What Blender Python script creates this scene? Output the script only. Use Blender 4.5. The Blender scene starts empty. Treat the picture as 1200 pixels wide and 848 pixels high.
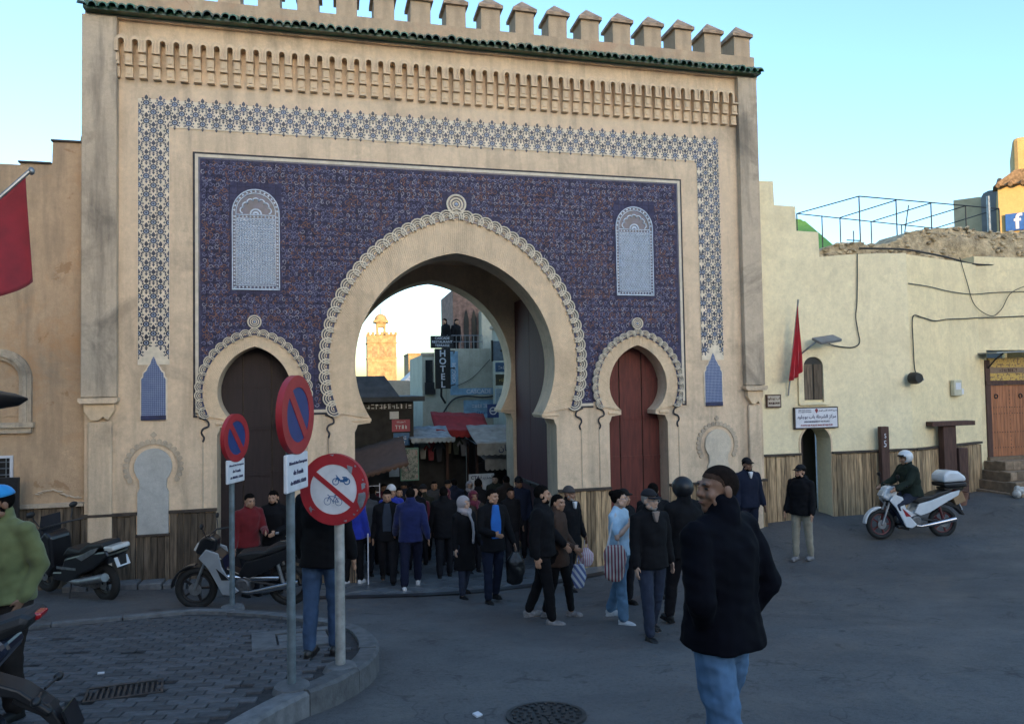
import bpy, bmesh, math, random
import numpy as np
from mathutils import Vector, Matrix, noise as mnoise
R = math.radians; PI = math.pi
rnd = random.Random(7)
S = bpy.context.scene
COL = S.collection
# ---------------------------------------------------------------- camera
CAM = Vector((-2.104, -12.909, 3.24))
YAW, PITCH, ROLL = 0.2399595, 0.0342483, -0.0171781
_f = Vector((math.sin(YAW)*math.cos(PITCH), math.cos(YAW)*math.cos(PITCH), math.sin(PITCH)))
_r0 = Vector((math.cos(YAW), -math.sin(YAW), 0)); _u0 = _r0.cross(_f)
_r = _r0*math.cos(ROLL) + _u0*math.sin(ROLL); _u = _u0*math.cos(ROLL) - _r0*math.sin(ROLL)
cd = bpy.data.cameras.new('camera'); cam = bpy.data.objects.new('camera', cd); COL.objects.link(cam)
cam.matrix_world = Matrix(((_r.x, _u.x, -_f.x, CAM.x), (_r.y, _u.y, -_f.y, CAM.y), (_r.z, _u.z, -_f.z, CAM.z), (0, 0, 0, 1)))
cd.sensor_width = 36; cd.lens = 835.9/1200*36; cd.clip_start = .05; cd.clip_end = 2000
S.camera = cam
# ---------------------------------------------------------------- sky, sun, exposure
SUN_EL, SUN_AZ = R(6.0), R(172)       # low evening sun behind the camera, azimuth clockwise from +Y
W = bpy.data.worlds.new('World'); S.world = W; W.use_nodes = True
wn = W.node_tree; wn.nodes.clear()
sky = wn.nodes.new('ShaderNodeTexSky'); sky.sky_type = 'NISHITA'; sky.sun_disc = False
sky.sun_elevation = SUN_EL; sky.sun_rotation = SUN_AZ; sky.altitude = 300
sky.air_density = 1.0; sky.dust_density = 1.7; sky.ozone_density = 2.4
bg = wn.nodes.new('ShaderNodeBackground'); bg.inputs[1].default_value = 0.15
wo = wn.nodes.new('ShaderNodeOutputWorld')
wn.links.new(sky.outputs[0], bg.inputs[0]); wn.links.new(bg.outputs[0], wo.inputs[0])
sl = bpy.data.lights.new('sun', 'SUN'); sl.energy = 2.0; sl.angle = R(.53); sl.color = (1.0, .66, .32)
sun = bpy.data.objects.new('sun', sl); COL.objects.link(sun)
sdir = Vector((math.sin(SUN_AZ)*math.cos(SUN_EL), math.cos(SUN_AZ)*math.cos(SUN_EL), math.sin(SUN_EL)))
sun.rotation_euler = (-sdir).to_track_quat('-Z', 'Y').to_euler(); sun.location = (-20, -60, 30)
S.view_settings.view_transform = 'Standard'; S.view_settings.look = 'None'
S.view_settings.gamma = 1; S.view_settings.use_curve_mapping = False
S.view_settings.exposure = 2.4
S.render.engine = 'CYCLES'
# ---------------------------------------------------------------- ground height
FH = (math.sin(YAW), math.cos(YAW)); RH = (math.cos(YAW), -math.sin(YAW))
def smooth(a, b, x):
    t = min(1, max(0, (x-a)/(b-a))); return t*t*(3-2*t)
def plane_z(x, y):
    D = (x-CAM.x)*FH[0] + (y-CAM.y)*FH[1]
    if D > 22: D = 22 + 14*(1-math.exp(-(D-22)/14))
    if D < -6: D = -6 - 8*(1-math.exp((D+6)/8))
    return 1.54 - .118*D
_RP = [(5.76,-1.74,-.07),(7.75,-1.2,.28),(9.28,-1.27,.36),(6.2,0,.56),(8.1,.35,.70),(12.2,.17,1.0),(1.5,-1.3,-.28),(0,-2.1,-.3),(-.2,-1.7,-.3),
       (.4,-3.9,-.22),(1.2,-4.6,-.16),(1.3,-5.3,-.2),(1.5,-5.6,-.14),(-.5,-10,-.09),(-2.2,-4,-.16),(-3.6,-2.6,-.06),(-5.7,-1,-.02),(-6,.1,-.07),
       (-1,-.4,-.25),(0,3,-.25),(0,8,-.3),(0,14,-.4),(5,-9,-.05),(9,-7,.1),(13,-3,.55),(17,0,1.1),(14,-9,.25),(-9,-1,-.05),(-9,-8,-.05),(-9,-14,-.05),(4,-14,0),(14,-14,.2),(20,-5,.9),(20,3,1.2),(12,8,.9),(-8,8,-.2),(4,.2,.05),(4.6,8,.2)]
_P = np.array(_RP, float)
def _ker(r): return np.sqrt(r*r + .5)
_n = len(_P); _A = np.zeros((_n+3, _n+3))
_d = np.hypot(_P[:,None,0]-_P[None,:,0], _P[:,None,1]-_P[None,:,1])
_A[:_n,:_n] = _ker(_d) + np.eye(_n)*(-.25); _A[:_n,_n] = 1; _A[:_n,_n+1] = _P[:,0]; _A[:_n,_n+2] = _P[:,1]; _A[_n:,:_n] = _A[:_n,_n:].T
_w = np.linalg.solve(_A, np.concatenate([_P[:,2], np.zeros(3)]))
def rise(x, y):
    x = min(20, max(-9, x)); y = min(14, max(-14, y))
    return float(_w[:_n] @ _ker(np.hypot(_P[:,0]-x, _P[:,1]-y)) + _w[_n] + _w[_n+1]*x + _w[_n+2]*y)
def road_z(x, y): return plane_z(x, y) + rise(x, y)
def pave_z(x, y): return plane_z(x, y) + .07
# ---------------------------------------------------------------- object helpers
def empty(name, loc=(0,0,0), rz=0):
    o = bpy.data.objects.new(name, None); COL.objects.link(o); o.location = loc; o.rotation_euler = (0,0,rz); o.empty_display_size = .2
    return o
def tag(o, label=None, cat=None, group=None, kind=None):
    if label: o['label'] = label
    if cat: o['category'] = cat
    if group: o['group'] = group
    if kind: o['kind'] = kind
    return o
def thing(name, label, cat, loc=(0,0,0), rz=0, group=None): return tag(empty(name, loc, rz), label, cat, group)
def link(name, me, parent=None, loc=None, rot=None, scale=None):
    o = bpy.data.objects.new(name, me); COL.objects.link(o); o.parent = parent
    if loc is not None: o.location = loc
    if rot is not None: o.rotation_euler = rot
    if scale is not None: o.scale = scale
    return o
def copy_tree(o, parent=None):
    c = o.copy(); COL.objects.link(c); c.parent = parent
    for ch in o.children: copy_tree(ch, c)
    return c
class MB:
    """collects shapes for one mesh"""
    def __init__(s): s.v = []; s.f = []; s.m = []; s.mi = 0
    def add(s, vs, fs):
        b = len(s.v); s.v += [tuple(v) for v in vs]; s.f += [tuple(i+b for i in f) for f in fs]; s.m += [s.mi]*len(fs); return s
    def mat(s, i): s.mi = i; return s
    def box(s, c, d, rot=None, taper=1):
        x, y, z = d[0]/2, d[1]/2, d[2]/2; t = taper
        vs = [Vector(q) for q in ((-x,-y,-z),(x,-y,-z),(x,y,-z),(-x,y,-z),(-x*t,-y*t,z),(x*t,-y*t,z),(x*t,y*t,z),(-x*t,y*t,z))]
        if rot is not None: vs = [rot @ v for v in vs]
        c = Vector(c)
        return s.add([v+c for v in vs], [(3,2,1,0),(4,5,6,7),(0,1,5,4),(1,2,6,5),(2,3,7,6),(3,0,4,7)])
    def b2(s, lo, hi):
        return s.box([(a+b)/2 for a, b in zip(lo, hi)], [b-a for a, b in zip(lo, hi)])
    def prism(s, poly, y0, y1, back=True):
        """polygon in x,z extruded along y; front is y0"""
        n = len(poly); vs = [(p[0], y0, p[1]) for p in poly] + [(p[0], y1, p[1]) for p in poly]
        fs = [tuple(range(n))] + [(i, i+n, (i+1) % n+n, (i+1) % n) for i in range(n)]
        if back: fs.append(tuple(range(2*n-1, n-1, -1)))
        return s.add(vs, fs)
    def prismz(s, poly, z0, z1):
        n = len(poly); vs = [(p[0], p[1], z0) for p in poly] + [(p[0], p[1], z1) for p in poly]
        return s.add(vs, [tuple(range(n-1, -1, -1)), tuple(range(n, 2*n))] + [(i, (i+1) % n, (i+1) % n+n, i+n) for i in range(n)])
    def strip(s, a, b, y0, y1):
        """band between two polylines a,b in x,z, extruded y0..y1"""
        n = len(a); vs = [(p[0], y0, p[1]) for p in a]+[(p[0], y0, p[1]) for p in b]+[(p[0], y1, p[1]) for p in a]+[(p[0], y1, p[1]) for p in b]
        fs = []
        for i in range(n-1):
            fs += [(i, i+1, n+i+1, n+i), (i, 2*n+i, 2*n+i+1, i+1), (n+i, n+i+1, 3*n+i+1, 3*n+i)]
        fs += [(0, n, 3*n, 2*n), (n-1, 3*n-1, 4*n-1, 2*n-1)]
        return s.add(vs, fs)
    def tube(s, path, r, n=8, caps=True):
        path = [Vector(p) for p in path]; k = len(path); rs = r if isinstance(r, (list, tuple)) else [r]*k
        vs = []; prev = None
        for i, p in enumerate(path):
            t = (path[min(i+1, k-1)]-path[max(i-1, 0)]); t = t.normalized() if t.length > 1e-9 else Vector((0,0,1))
            if prev is None: a = t.orthogonal().normalized()
            else:
                a = prev - t*prev.dot(t); a = a.normalized() if a.length > 1e-6 else t.orthogonal().normalized()
            prev = a; b = t.cross(a)
            q = rs[i]; qa, qb = q if isinstance(q, (list, tuple)) else (q, q)
            vs += [p + a*math.cos(2*PI*j/n)*qa + b*math.sin(2*PI*j/n)*qb for j in range(n)]
        fs = [(i*n+j, i*n+(j+1) % n, (i+1)*n+(j+1) % n, (i+1)*n+j) for i in range(k-1) for j in range(n)]
        if caps: fs += [tuple(range(n-1, -1, -1)), tuple(range((k-1)*n, k*n))]
        return s.add(vs, fs)
    def lathe(s, prof, c=(0,0,0), n=16, ax='Z', caps=True):
        vs = []; k = len(prof); c = Vector(c)
        for r, h in prof:
            for j in range(n):
                a = 2*PI*j/n; p = (r*math.cos(a), r*math.sin(a), h)
                if ax == 'Y': p = (p[0], p[2], p[1])
                if ax == 'X': p = (p[2], p[0], p[1])
                vs.append(Vector(p)+c)
        fs = [(i*n+j, i*n+(j+1) % n, (i+1)*n+(j+1) % n, (i+1)*n+j) for i in range(k-1) for j in range(n)]
        if caps: fs += [tuple(range(n-1, -1, -1)), tuple(range((k-1)*n, k*n))]
        return s.add(vs, fs)
    def ball(s, c, r, n=12, m=8, rot=None):
        if not isinstance(r, (list, tuple)): r = (r, r, r)
        vs = []; c = Vector(c)
        for i in range(m+1):
            th = PI*i/m
            for j in range(n):
                a = 2*PI*j/n; v = Vector((r[0]*math.sin(th)*math.cos(a), r[1]*math.sin(th)*math.sin(a), r[2]*math.cos(th)))
                if rot is not None: v = rot @ v
                vs.append(v+c)
        return s.add(vs, [((i+1)*n+j, (i+1)*n+(j+1) % n, i*n+(j+1) % n, i*n+j) for i in range(m) for j in range(n)])
    def torus(s, c, R_, r, ax='Y', n=24, m=8, sq=1.0):
        vs = []; c = Vector(c)
        for i in range(n):
            a = 2*PI*i/n
            for j in range(m):
                b = 2*PI*j/m; q = R_+r*math.cos(b); h = r*sq*math.sin(b); p = (q*math.cos(a), q*math.sin(a), h)
                if ax == 'Y': p = (p[0], p[2], p[1])
                if ax == 'X': p = (p[2], p[0], p[1])
                vs.append(Vector(p)+c)
        return s.add(vs, [(i*m+j, i*m+(j+1) % m, ((i+1) % n)*m+(j+1) % m, ((i+1) % n)*m+j) for i in range(n) for j in range(m)])
    def mesh(s, name, mats, smooth=False, fix=True):
        me = bpy.data.meshes.new(name); me.from_pydata(s.v, [], s.f)
        mats = mats if isinstance(mats, (list, tuple)) else [mats]
        for m in mats: me.materials.append(m)
        if len(mats) > 1: me.polygons.foreach_set('material_index', s.m)
        if fix:
            bm = bmesh.new(); bm.from_mesh(me); bmesh.ops.recalc_face_normals(bm, faces=bm.faces); bm.to_mesh(me); bm.free()
        if smooth:
            me.polygons.foreach_set('use_smooth', [True]*len(me.polygons))
            try: me.set_sharp_from_angle(angle=R(smooth if smooth > 1 else 40))
            except Exception: pass
        return me
    def build(s, name, mats, parent=None, loc=None, rot=None, smooth=False, bevel=0, fix=True):
        o = link(name, s.mesh(name, mats, smooth, fix), parent, loc, rot)
        if bevel:
            b = o.modifiers.new('bevel', 'BEVEL'); b.width = bevel; b.segments = 2; b.limit_method = 'ANGLE'; b.angle_limit = R(40)
        return o
# ---------------------------------------------------------------- materials
def newmat(name):
    m = bpy.data.materials.new(name); m.use_nodes = True; nt = m.node_tree
    return m, nt, nt.nodes['Principled BSDF']
def node(nt, t, **kw):
    n = nt.nodes.new(t)
    for k, v in kw.items():
        if k.startswith('i_'):
            key = k[2:]; n.inputs[int(key) if key.isdigit() else key].default_value = v
        else: setattr(n, k, v)
    return n
def coords(nt, scale=(1,1,1), kind='Object', rot=(0,0,0)):
    tc = node(nt, 'ShaderNodeTexCoord'); mp = node(nt, 'ShaderNodeMapping'); mp.inputs['Scale'].default_value = scale; mp.inputs['Rotation'].default_value = rot
    nt.links.new(tc.outputs[kind], mp.inputs[0]); return mp.outputs[0]
def nz(nt, vec, scale, detail=5, rough=.55, dist=0):
    n = node(nt, 'ShaderNodeTexNoise'); n.inputs['Scale'].default_value = scale; n.inputs['Detail'].default_value = detail; n.inputs['Roughness'].default_value = rough; n.inputs['Distortion'].default_value = dist
    if vec is not None: nt.links.new(vec, n.inputs['Vector'])
    return n.outputs[0]
def ramp(nt, fac, stops):
    r = node(nt, 'ShaderNodeValToRGB'); e = r.color_ramp.elements
    while len(e) < len(stops): e.new(.5)
    for k, (p, c) in enumerate(stops):
        e[k].position = p; e[k].color = (*c, 1) if isinstance(c, (tuple, list)) else (c, c, c, 1)
    nt.links.new(fac, r.inputs[0]); return r.outputs[0]
def mix(nt, fac, a, b, mode='MIX'):
    n = node(nt, 'ShaderNodeMix', data_type='RGBA', blend_type=mode)
    for val, idx in ((fac, 0), (a, 6), (b, 7)):
        if isinstance(val, (int, float)): n.inputs[idx].default_value = val
        elif isinstance(val, (tuple, list)): n.inputs[idx].default_value = (*val[:3], 1)
        else: nt.links.new(val, n.inputs[idx])
    return n.outputs[2]
def bump(nt, bs, h, strength=.3, dist=.01, prev=None):
    b = node(nt, 'ShaderNodeBump'); b.inputs['Strength'].default_value = strength; b.inputs['Distance'].default_value = dist
    nt.links.new(h, b.inputs['Height'])
    if prev is not None: nt.links.new(prev, b.inputs['Normal'])
    nt.links.new(b.outputs[0], bs.inputs['Normal']); return b.outputs[0]
MATS = {}
def mt(name, col=(.5,.5,.5), rough=.7, var=.15, scale=6, bmp=.15, bscale=60, bdist=.004, metal=0, coat=0, rand=0, kind='Object', spec=.5, emit=0, stretch=(1,1,1), sheen=0):
    """plain material with mottling, fine relief and per-object variation"""
    if name in MATS: return MATS[name]
    m, nt, bs = newmat(name); MATS[name] = m
    v = coords(nt, stretch, kind)
    lo = tuple(c*(1-var) for c in col); hi = tuple(min(1, c*(1+var)) for c in col)
    c = ramp(nt, nz(nt, v, scale), [(.3, lo), (.7, hi)])
    if rand:
        oi = node(nt, 'ShaderNodeObjectInfo'); r = node(nt, 'ShaderNodeMapRange'); r.inputs[3].default_value = 1-rand; r.inputs[4].default_value = 1+rand
        nt.links.new(oi.outputs['Random'], r.inputs[0]); cc = node(nt, 'ShaderNodeCombineColor')
        for k in range(3): nt.links.new(r.outputs[0], cc.inputs[k])
        c = mix(nt, 1.0, c, cc.outputs[0], 'MULTIPLY')
    nt.links.new(c, bs.inputs['Base Color'])
    bs.inputs['Roughness'].default_value = rough; bs.inputs['Metallic'].default_value = metal; bs.inputs['Coat Weight'].default_value = coat; bs.inputs['Specular IOR Level'].default_value = spec
    if sheen: bs.inputs['Sheen Weight'].default_value = sheen
    if emit: bs.inputs['Emission Color'].default_value = (*col, 1); bs.inputs['Emission Strength'].default_value = emit
    if bmp: bump(nt, bs, nz(nt, v, bscale, 4), bmp, bdist)
    return m
def plaster(name, base, stain, streak=.4, blotch=.4, rough=.9, patch=None, flake=.25):
    """lime render: soft mottling, rain streaks, worn patches"""
    m, nt, bs = newmat(name); MATS[name] = m
    v = coords(nt); vs = coords(nt, (1, 1, .12))
    c = mix(nt, ramp(nt, nz(nt, v, 1.3, 6, .6), [(.3, 0), (.75, 1)]), tuple(x*.86 for x in base), tuple(min(1, x*1.08) for x in base))
    c = mix(nt, ramp(nt, nz(nt, v, 14, 4, .7), [(.35, .0), (.7, .42)]), c, tuple(x*.66 for x in base))
    c = mix(nt, ramp(nt, nz(nt, v, 55, 3, .8), [(.45, 0), (.75, .35)]), c, tuple(min(1, x*1.25) for x in base))
    c = mix(nt, ramp(nt, nz(nt, v, 5, 9, .78, .4), [(.44, 0), (.72, .5)]), c, tuple(x*.6 for x in base))
    f = node(nt, 'ShaderNodeMath', operation='MULTIPLY'); nt.links.new(ramp(nt, nz(nt, vs, 3.2, 6, .65), [(.48, 0), (.72, 1)]), f.inputs[0]); f.inputs[1].default_value = streak
    c = mix(nt, f.outputs[0], c, stain)
    f = node(nt, 'ShaderNodeMath', operation='MULTIPLY'); nt.links.new(ramp(nt, nz(nt, v, .7, 8, .7, .6), [(.52, 0), (.66, 1)]), f.inputs[0]); f.inputs[1].default_value = blotch
    c = mix(nt, f.outputs[0], c, patch or stain)
    fm = node(nt, 'ShaderNodeMath', operation='MULTIPLY'); nt.links.new(ramp(nt, nz(nt, v, 1.7, 10, .68, .5), [(.615, 0), (.635, 1)]), fm.inputs[0]); fm.inputs[1].default_value = flake
    c = mix(nt, fm.outputs[0], c, tuple(x*.62 for x in (patch or base)))
    fm2 = node(nt, 'ShaderNodeMath', operation='MULTIPLY'); nt.links.new(ramp(nt, nz(nt, v, 2.6, 10, .7, .3), [(.63, 0), (.65, 1)]), fm2.inputs[0]); fm2.inputs[1].default_value = flake*.8
    c = mix(nt, fm2.outputs[0], c, tuple(min(1, x*1.22) for x in base))
    nt.links.new(c, bs.inputs['Base Color']); bs.inputs['Roughness'].default_value = rough
    b1 = bump(nt, bs, nz(nt, v, 2.5, 6, .6), .35, .03)
    bump(nt, bs, nz(nt, v, 38, 6, .75), .6, .010, b1)
    return m
# ================================================================ GROUND
def asphalt():
    m, nt, bs = newmat('asphalt'); v = coords(nt)
    c = ramp(nt, nz(nt, v, .45, 7, .65, .4), [(.28, (.052,.052,.055)), (.5, (.085,.084,.085)), (.72, (.125,.122,.12))])
    c = mix(nt, ramp(nt, nz(nt, v, 90, 3, .8), [(.4, 0), (.75, .5)]), c, (.19,.185,.18))
    c = mix(nt, ramp(nt, nz(nt, v, 26, 4, .8), [(.5, 0), (.68, .65)]), c, (.035,.034,.036))
    c = mix(nt, ramp(nt, nz(nt, v, .22, 5, .6, .3), [(.5, 0), (.53, .35)]), c, (.055,.055,.058))
    c = mix(nt, ramp(nt, nz(nt, v, 2.1, 8, .75, 1.2), [(.58, 0), (.64, .7)]), c, (.030,.029,.029))
    c = mix(nt, ramp(nt, nz(nt, v, 1.4, 7, .7, .8), [(.58, 0), (.70, .5)]), c, (.15,.14,.125))
    vo = node(nt, 'ShaderNodeTexVoronoi', feature='DISTANCE_TO_EDGE'); vo.inputs['Scale'].default_value = .42
    dv = node(nt, 'ShaderNodeVectorMath', operation='ADD'); nzv = node(nt, 'ShaderNodeTexNoise'); nzv.inputs['Scale'].default_value = 2.2; nt.links.new(v, nzv.inputs['Vector'])
    nt.links.new(v, dv.inputs[0]); nt.links.new(nzv.outputs['Color'], dv.inputs[1]); nt.links.new(dv.outputs[0], vo.inputs['Vector'])
    crack = ramp(nt, vo.outputs[0], [(.0, 1), (.008, 0)])
    cm = node(nt, 'ShaderNodeMath', operation='MULTIPLY'); nt.links.new(crack, cm.inputs[0]); nt.links.new(ramp(nt, nz(nt, v, .8, 3), [(.45, 0), (.6, .6)]), cm.inputs[1])
    c = mix(nt, cm.outputs[0], c, (.02,.02,.02))
    nt.links.new(c, bs.inputs['Base Color'])
    nt.links.new(ramp(nt, nz(nt, v, 1.1, 5), [(.35, .62), (.7, .9)]), bs.inputs['Roughness'])
    b = bump(nt, bs, nz(nt, v, 3.5, 6, .7), .5, .03); bump(nt, bs, nz(nt, v, 130, 3, .8), .6, .006, b)
    return m
M_asph = asphalt()
def axis(lo, hi, step, far):
    a = list(np.arange(lo, hi+1e-6, step)); k = step
    x = a[-1]
    while x < far: k *= 1.5; x += k; a.append(x)
    k = step; x = a[0]; b = []
    while x > -far: k *= 1.5; x -= k; b.append(x)
    return b[::-1]+a
gx = axis(-10, 20, .4, 400); gy = axis(-14, 15, .4, 400)
g = MB()
def gz(x, y): return road_z(x, y) + (.012*mnoise.noise(Vector((x*.9, y*.9, 3))) if abs(x) < 30 and abs(y) < 30 else 0)
g.v = [(x, y, gz(x, y)) for y in gy for x in gx]; nx = len(gx)
g.f = [(j*nx+i, j*nx+i+1, (j+1)*nx+i+1, (j+1)*nx+i) for j in range(len(gy)-1) for i in range(nx-1)]; g.m = [0]*len(g.f)
tag(g.build('ground', M_asph, smooth=True, fix=False), kind='structure')
SLOPE_N = Vector((.118*FH[0], .118*FH[1], 1)).normalized()
SLOPE_Q = SLOPE_N.to_track_quat('Z', 'Y')
# raised pavement island on the left
M_kerb = mt('kerb_stone', (.125,.127,.13), .85, .3, 9, .6, 50, .01, rand=.25)
M_paver = mt('paver_clay', (.070,.072,.078), .78, .35, 14, .5, 90, .006, rand=.3)
M_joint = mt('paver_joint', (.030,.030,.032), .95, .4, 20, .5, 60, .01)
edge = [(-3.02,-8.6),(-2.72,-7.9),(-2.43,-7.36),(-2.1,-6.95),(-1.84,-6.4),(-1.75,-5.8),(-1.83,-5.15),(-2.06,-4.68),(-2.55,-4.15),(-3.1,-3.7),(-3.85,-3.36),(-4.6,-3.5),(-5.35,-3.66),(-6.05,-3.95),(-10,-5.6)]
def catmull(pts, n=6):
    out = []; P = [Vector(p).to_3d() if len(p) == 2 else Vector(p) for p in pts]
    for i in range(len(P)-1):
        p0, p1, p2, p3 = P[max(i-1, 0)], P[i], P[i+1], P[min(i+2, len(P)-1)]
        for k in range(n):
            t = k/n; out.append(.5*((2*p1)+(p2-p0)*t+(2*p0-5*p1+4*p2-p3)*t*t+(3*p1-p0-3*p2+p3)*t**3))
    out.append(P[-1]); return out
ec = catmull([(-3.9,-10.6),(-3.3,-9.3)]+edge, 5)
isl = [(p.x, p.y) for p in ec] + [(-10, -16), (-6, -16)]
def inside(poly, x, y):
    c = False; j = len(poly)-1
    for i in range(len(poly)):
        xi, yi = poly[i][:2]; xj, yj = poly[j][:2]
        if (yi > y) != (yj > y) and x < (xj-xi)*(y-yi)/(yj-yi)+xi: c = not c
        j = i
    return c
m = MB(); n = len(isl)
m.v = [(x, y, pave_z(x, y)-.022) for x, y in isl]+[(x, y, pave_z(x, y)-.6) for x, y in isl]
m.f = [tuple(range(n))]+[(i, (i+1) % n, (i+1) % n+n, i+n) for i in range(n)]; m.m = [0]*len(m.f)
pav = tag(m.build('pavement', M_joint), kind='structure')
# kerb stones along the curved edge
L = 0; path = [ec[0]]
i = 0; acc = []
for a, b in zip(ec[:-1], ec[1:]):
    d = (b-a).length; k = max(1, int(d/.05))
    acc += [a.lerp(b, t/k) for t in range(k)]
st = 0; seglen = 13
while st < len(acc)-3 and acc[min(st+seglen, len(acc)-1)].x > -8:
    q = acc[st:min(st+seglen+rnd.randint(-2, 2), len(acc))]; st += len(q)
    if len(q) < 3: break
    q = [q[0].lerp(q[1], .12)]+q[1:]+([q[-1]+(q[-1]-q[-2])*.8])if False else [q[0]]+q[1:]+[q[-1]+(q[-1]-q[-2])*.82]
    dz = rnd.uniform(-.008, .008); mm = MB(); vs = []; fs = []
    wdt = .17+rnd.uniform(-.01, .01)
    for k2, p in enumerate(q):
        t = (q[min(k2+1, len(q)-1)]-q[max(k2-1, 0)]).normalized(); nn = Vector((-t.y, t.x, 0))
        inn, out = p+nn*wdt, p-nn*.01
        chip = rnd.uniform(0, .012)
        for w, h in ((inn, .012), (out+nn*(.018+chip), .012), (out, -.006-chip), (out, -.4), (inn, -.4)):
            vs.append((w.x, w.y, pave_z(w.x, w.y)+h+dz))
    for k2 in range(len(q)-1):
        for j in range(5): fs.append((k2*5+j, k2*5+(j+1) % 5, k2*5+5+(j+1) % 5, k2*5+5+j))
    fs += [(4,3,2,1,0), tuple(range(len(vs)-5, len(vs)))]
    mm.add(vs, fs); mm.build('kerb_stone', M_kerb, pav)
# clay pavers: the 300 that show largest are parts, the rest one mesh
inner = [(p.x, p.y) for p in ec]; ins = []
for k, p in enumerate(ec):
    t = (ec[min(k+1, len(ec)-1)]-ec[max(k-1, 0)]).normalized(); q = p+Vector((-t.y, t.x, 0))*.24; ins.append((q.x, q.y))
ins += [(-10, -16), (-6, -16)]
SLAB = [(-3.0,-4.95),(-2.2,-4.85),(-2.1,-5.65),(-2.9,-5.8)]
DRAIN = [(-4.02,-6.62),(-3.5,-6.5),(-3.42,-6.9),(-3.94,-7.02)]
cx_, cy_ = -3.2, -6; th = -.12; pw, ph = .215, .108
ca, sa = math.cos(th), math.sin(th); spots = []
for r_ in range(-60, 60):
    for c_ in range(-40, 40):
        u = (c_+(.5 if r_ % 2 else 0))*pw; w = r_*ph
        x, y = cx_+u*ca-w*sa, cy_+u*sa+w*ca
        if not -8.6 < x < -1.6 or not -11 < y < -3: continue
        if not all(inside(ins, x+(du*ca-dv*sa)*.5, y+(du*sa+dv*ca)*.5) for du in (-pw, pw) for dv in (-ph, ph)): continue
        if inside(SLAB, x, y) or inside(DRAIN, x, y): continue
        v3 = Vector((x, y, pave_z(x, y)))-CAM; dd = v3.dot(_f); sx = abs(v3.dot(_r)/dd)
        spots.append((dd + (50 if sx > .73 or v3.dot(_u)/dd < -.52 else 0), x, y))
spots.sort()
bw, bh, bt = pw/2-.005, ph/2-.005, .05
pvm = MB(); e = .006
pvm.add([(-bw,-bh,-bt),(bw,-bh,-bt),(bw,bh,-bt),(-bw,bh,-bt),(-bw,-bh,-e),(bw,-bh,-e),(bw,bh,-e),(-bw,bh,-e),(-bw+e,-bh+e,0),(bw-e,-bh+e,0),(bw-e,bh-e,0),(-bw+e,bh-e,0)],
        [(0,1,5,4),(1,2,6,5),(2,3,7,6),(3,0,4,7),(4,5,9,8),(5,6,10,9),(6,7,11,10),(7,4,8,11),(8,9,10,11)])
pme = pvm.mesh('paver', M_paver); rest = MB()
for k, (d_, x, y) in enumerate(spots):
    q = SLOPE_Q @ Matrix.Rotation(th+rnd.uniform(-.02, .02), 3, 'Z').to_quaternion() if False else (Matrix.Rotation(0, 3, 'Z').to_quaternion())
    # tilt the flat paver to the slope of the street
    zax = (SLOPE_N+Vector((rnd.uniform(-.012, .012), rnd.uniform(-.012, .012), 0))).normalized(); xax = Vector((ca, sa, 0)); xax = (xax-zax*xax.dot(zax)).normalized(); yax = zax.cross(xax)
    mat = Matrix((xax, yax, zax)).transposed(); sink = -.03 if rnd.random() < .02 else rnd.uniform(-.004, .003)
    if k < 300:
        o = link('paver', pme, pav); o.matrix_local = Matrix.Translation((x, y, pave_z(x, y)+sink)) @ mat.to_4x4()
    else:
        c0 = Vector((x, y, pave_z(x, y)+sink))
        rest.add([mat @ Vector(v)+c0 for v in pvm.v], pvm.f)
tag(rest.build('paver_field', M_paver, pav, fix=False), kind='stuff')
# concrete slab with inspection cover, drain grate, manhole
M_conc = mt('concrete_old', (.115,.117,.12), .9, .3, 8, .6, 60, .01, rand=.15)
M_iron = mt('cast_iron', (.05,.052,.055), .55, .35, 12, .5, 80, .004, metal=.6)
def quad_slab(mb, poly, zf, h0, h1):
    n = len(poly); vs = [(x, y, zf(x, y)+h1) for x, y in poly]+[(x, y, zf(x, y)+h0) for x, y in poly]
    mb.add(vs, [tuple(range(n))]+[(i, (i+1) % n, (i+1) % n+n, i+n) for i in range(n)])
def lerp2(q, u, v):
    a, b, c, d = [Vector(p) for p in q]; return tuple(a.lerp(b, u).lerp(d.lerp(c, u), v))
cov = thing('inspection_cover', 'square concrete inspection cover with a frame set in the pavement by the signposts', 'manhole cover', (0,0,0))
mm = MB(); F4 = [(0,0),(1,0),(1,1),(0,1)]
for (u0, v0, u1, v1) in ((0,0,1,.2),(0,.82,1,1),(0,.2,.28,.82),(.93,.2,1,.82)):
    quad_slab(mm, [lerp2(SLAB, a, b) for a, b in ((u0,v0),(u1,v0),(u1,v1),(u0,v1))], pave_z, -.1, .004)
mm.build('frame', M_conc, cov)
mm = MB()
for k in range(3):
    quad_slab(mm, [lerp2(SLAB, a, b) for a, b in ((.31,.22+k*.2),(.90,.22+k*.2),(.90,.22+k*.2+.18),(.31,.22+k*.2+.18))], pave_z, -.1, -.006)
mm.build('cover_plate', M_conc, cov)
gr = thing('drain_grate', 'rusty iron drain grate in the pavement beside the motorcycle', 'drain grate', (0,0,0))
mm = MB()
for (u0, v0, u1, v1) in ((0,0,1,.1),(0,.9,1,1),(0,.1,.03,.9),(.97,.1,1,.9)):
    quad_slab(mm, [lerp2(DRAIN, a, b) for a, b in ((u0,v0),(u1,v0),(u1,v1),(u0,v1))], pave_z, -.1, .004)
mm.build('frame', M_iron, gr)
for k in range(13):
    u = .05+k*.0715; mm = MB(); quad_slab(mm, [lerp2(DRAIN, a, b) for a, b in ((u,.1),(u+.035,.1),(u+.035,.9),(u,.9))], pave_z, -.06, -.002); mm.build('bar', M_iron, gr)
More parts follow.
